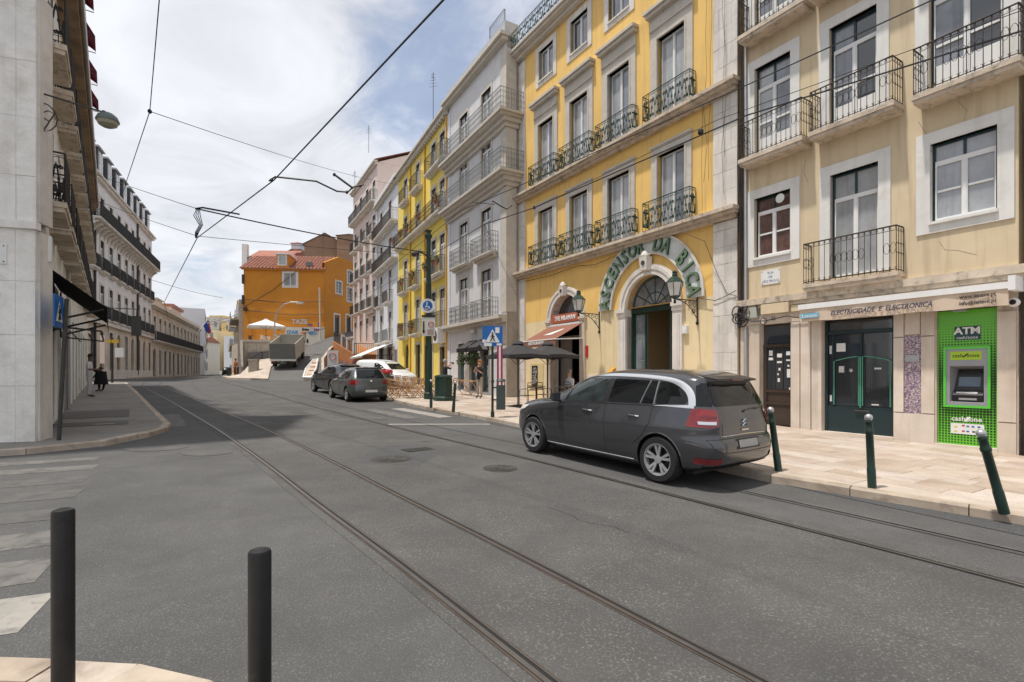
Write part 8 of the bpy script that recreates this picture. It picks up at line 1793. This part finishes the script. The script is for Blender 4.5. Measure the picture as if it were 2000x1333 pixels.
# ======== overhead wires
def wire(name,pts,r,label,sag=0,n=10,m=None,cat='overhead wire'):
    P=[]
    for a,b in zip(pts,pts[1:]):
        a=Vector(a);b=Vector(b)
        for i in range(n): t=i/n; q=a.lerp(b,t); q.z-=4*sag*t*(1-t)*(b-a).length/10; P.append(q)
    P.append(Vector(pts[-1])); o0_=P[0].copy(); mb=MB(); mb.tube([p-o0_ for p in P],r,5); return mb.build(name,m or m_wire,None,loc=o0_,label=label,cat=cat)
wire('contact_wire',[(3.6,-1.2,5.42),(-.66,5.06,5.45),(-4.57,9.84,5.45),(-8.65,14.07,5.45),(-18.2,26.8,5.45),(-24.5,36.5,5.5),(-34,53,5.6)],.012,'thick contact wire running above the middle tram track into the distance')
wire('contact_wire',[(9.5,.0,5.40),(6.28,4.9,5.45),(3.38,7.36,5.45),(.50,11.5,5.45),(-.7,12.9,5.48),(-3.62,22.2,6.75)],.011,'contact wire crossing in front of the beige and yellow houses at right')
wire('contact_wire',[(9.8,1.0,6.05),(4.86,5.9,6.05),(3.52,7.65,6.05),(.41,11.5,6.05),(-1.35,13.6,6.05),(-5.0,22.4,6.6),(-9.3,34,6.9)],.009,'upper parallel wire crossing the yellow facade and fading towards the pole')
wire('thin_wire',[(9.3,2.2,5.85),(5.0,6.5,5.82),(3.3,8.2,5.80),(.9,11.4,5.6)],.005,'thin secondary wire just above the contact wire at right')
wire('span_wire',[(-3.62,22.2,6.95),(-8.65,14.07,6.25)],.020,'thick cable from the green tram pole to the hanger over the middle track',.10)
wire('span_wire',[(-8.65,14.07,6.25),(-19.6,23.2,11.0)],.009,'thin cable from the hanger up to the corner house eave',.02)
wire('span_wire',[(-3.62,22.2,6.8),(-8.65,14.07,5.5),(-20.2,24.0,10.1)],.008,'lower thin cable from the tram pole across the street to the corner house',.03)
wire('span_wire',[(-8.49,12.0,7.87),(-9.01,40.5,16.6)],.009,'long thin cable from the upper left bracket wire to the white house roof',.08)
wire('bracket_wire',[(-5.45,8.0,8.3),(-8.49,12.0,7.87),(-12.8,17.0,8.1),(-13.8,18.2,8.2)],.010,'thin wire falling from the top of the view near the street lamp')
wire('span_wire',[(-32,45,10.0),(-35,62,10.8)],.02,'far span wire between the mansard and the orange building',.1)
for k,z in enumerate((9.5,9.9,8.6)): wire('span_wire',[(-53,88,z+.4),(-33.5,64.5,z-.3)],.03 if k<2 else .02,'far tram span wire above the distant street, '+('middle','highest','lowest')[k]+' of three',.12)
wire('span_wire',[(-3.62,22.2,6.6),(-14.5,46.9,8.5)],.010,'cable leading from the tram pole to the raised terrace',.05)
wire('span_wire',[(.2,24.4,5.4),(-.7,12.9,5.48)],.006,'short span wire tied to the yellow building by the grey one')
# hangers and fittings
o=EM('wire_hanger',(-8.65,14.07,5.45),0,'looped cable hanger above the middle track where two cables meet','wire fitting'); mb=MB()
for k in range(4): mb.tube([(.02*k,0,.82),(-.10+.06*k,0,.62),(.06+.03*k,0,.35),(-.05+.03*k,0,.16),(-.02,0,0)],.012,4)
mb.tube([(-.05,0,.80),(.15,0,.83),(.9,.5,.80)],.025,5); mb.tube([(-.03,0,.15),(-.03,0,.0)],.03,5); mb.build('cable_loop',m_wire,o)
o=EM('wire_hanger',(-4.57,9.84,5.45),0,'bent black registration arm holding the contact wire in mid view','wire fitting'); mb=MB(); mb.tube([(-.1,0,-.02),(.02,0,.06),(.75,.15,.03),(1.12,.25,-.13),(1.32,.3,-.13),(1.42,.3,-.03),(1.62,.35,.04)],.018,5); mb.tube([(1.05,.3,.22),(1.42,.3,-.05)],.022,5); mb.build('arm',m_wire,o)
mb=MB(); 
for p in ((1.05,.3,.22),(1.55,.35,.02),(1.3,.3,-.13),(-.05,0,0)): mb.lathe([(.02,-.03),(.035,0),(.02,.03)],6,p)
mb.build('insulator',m_wire,o)
o=EM('wire_hanger',(.50,11.5,5.45),0,'small angled fitting on the contact wire in front of the grey building','wire fitting'); mb=MB(); mb.tube([(-.95,.2,.22),(-.75,.2,.1),(-.62,.2,.03),(-.5,.2,.12)],.016,5); mb.tube([(-1.4,.1,.16),(-.9,.2,.14)],.008,4); mb.lathe([(.03,-.03),(.03,.03)],6,(0,0,0)); mb.build('arm',m_wire,o)
for p,l in (((2.9,7.87,5.45),'nearer to the pilaster'),((-8.49,12.0,7.87),'at the bracket wire junction')):
    mb=MB(); mb.lathe([(.02,-.05),(.045,-.02),(.045,.02),(.02,.05)],8); mb.build('insulator',m_wire,None,loc=p,label='small black insulator on the overhead wire '+l,cat='wire fitting')
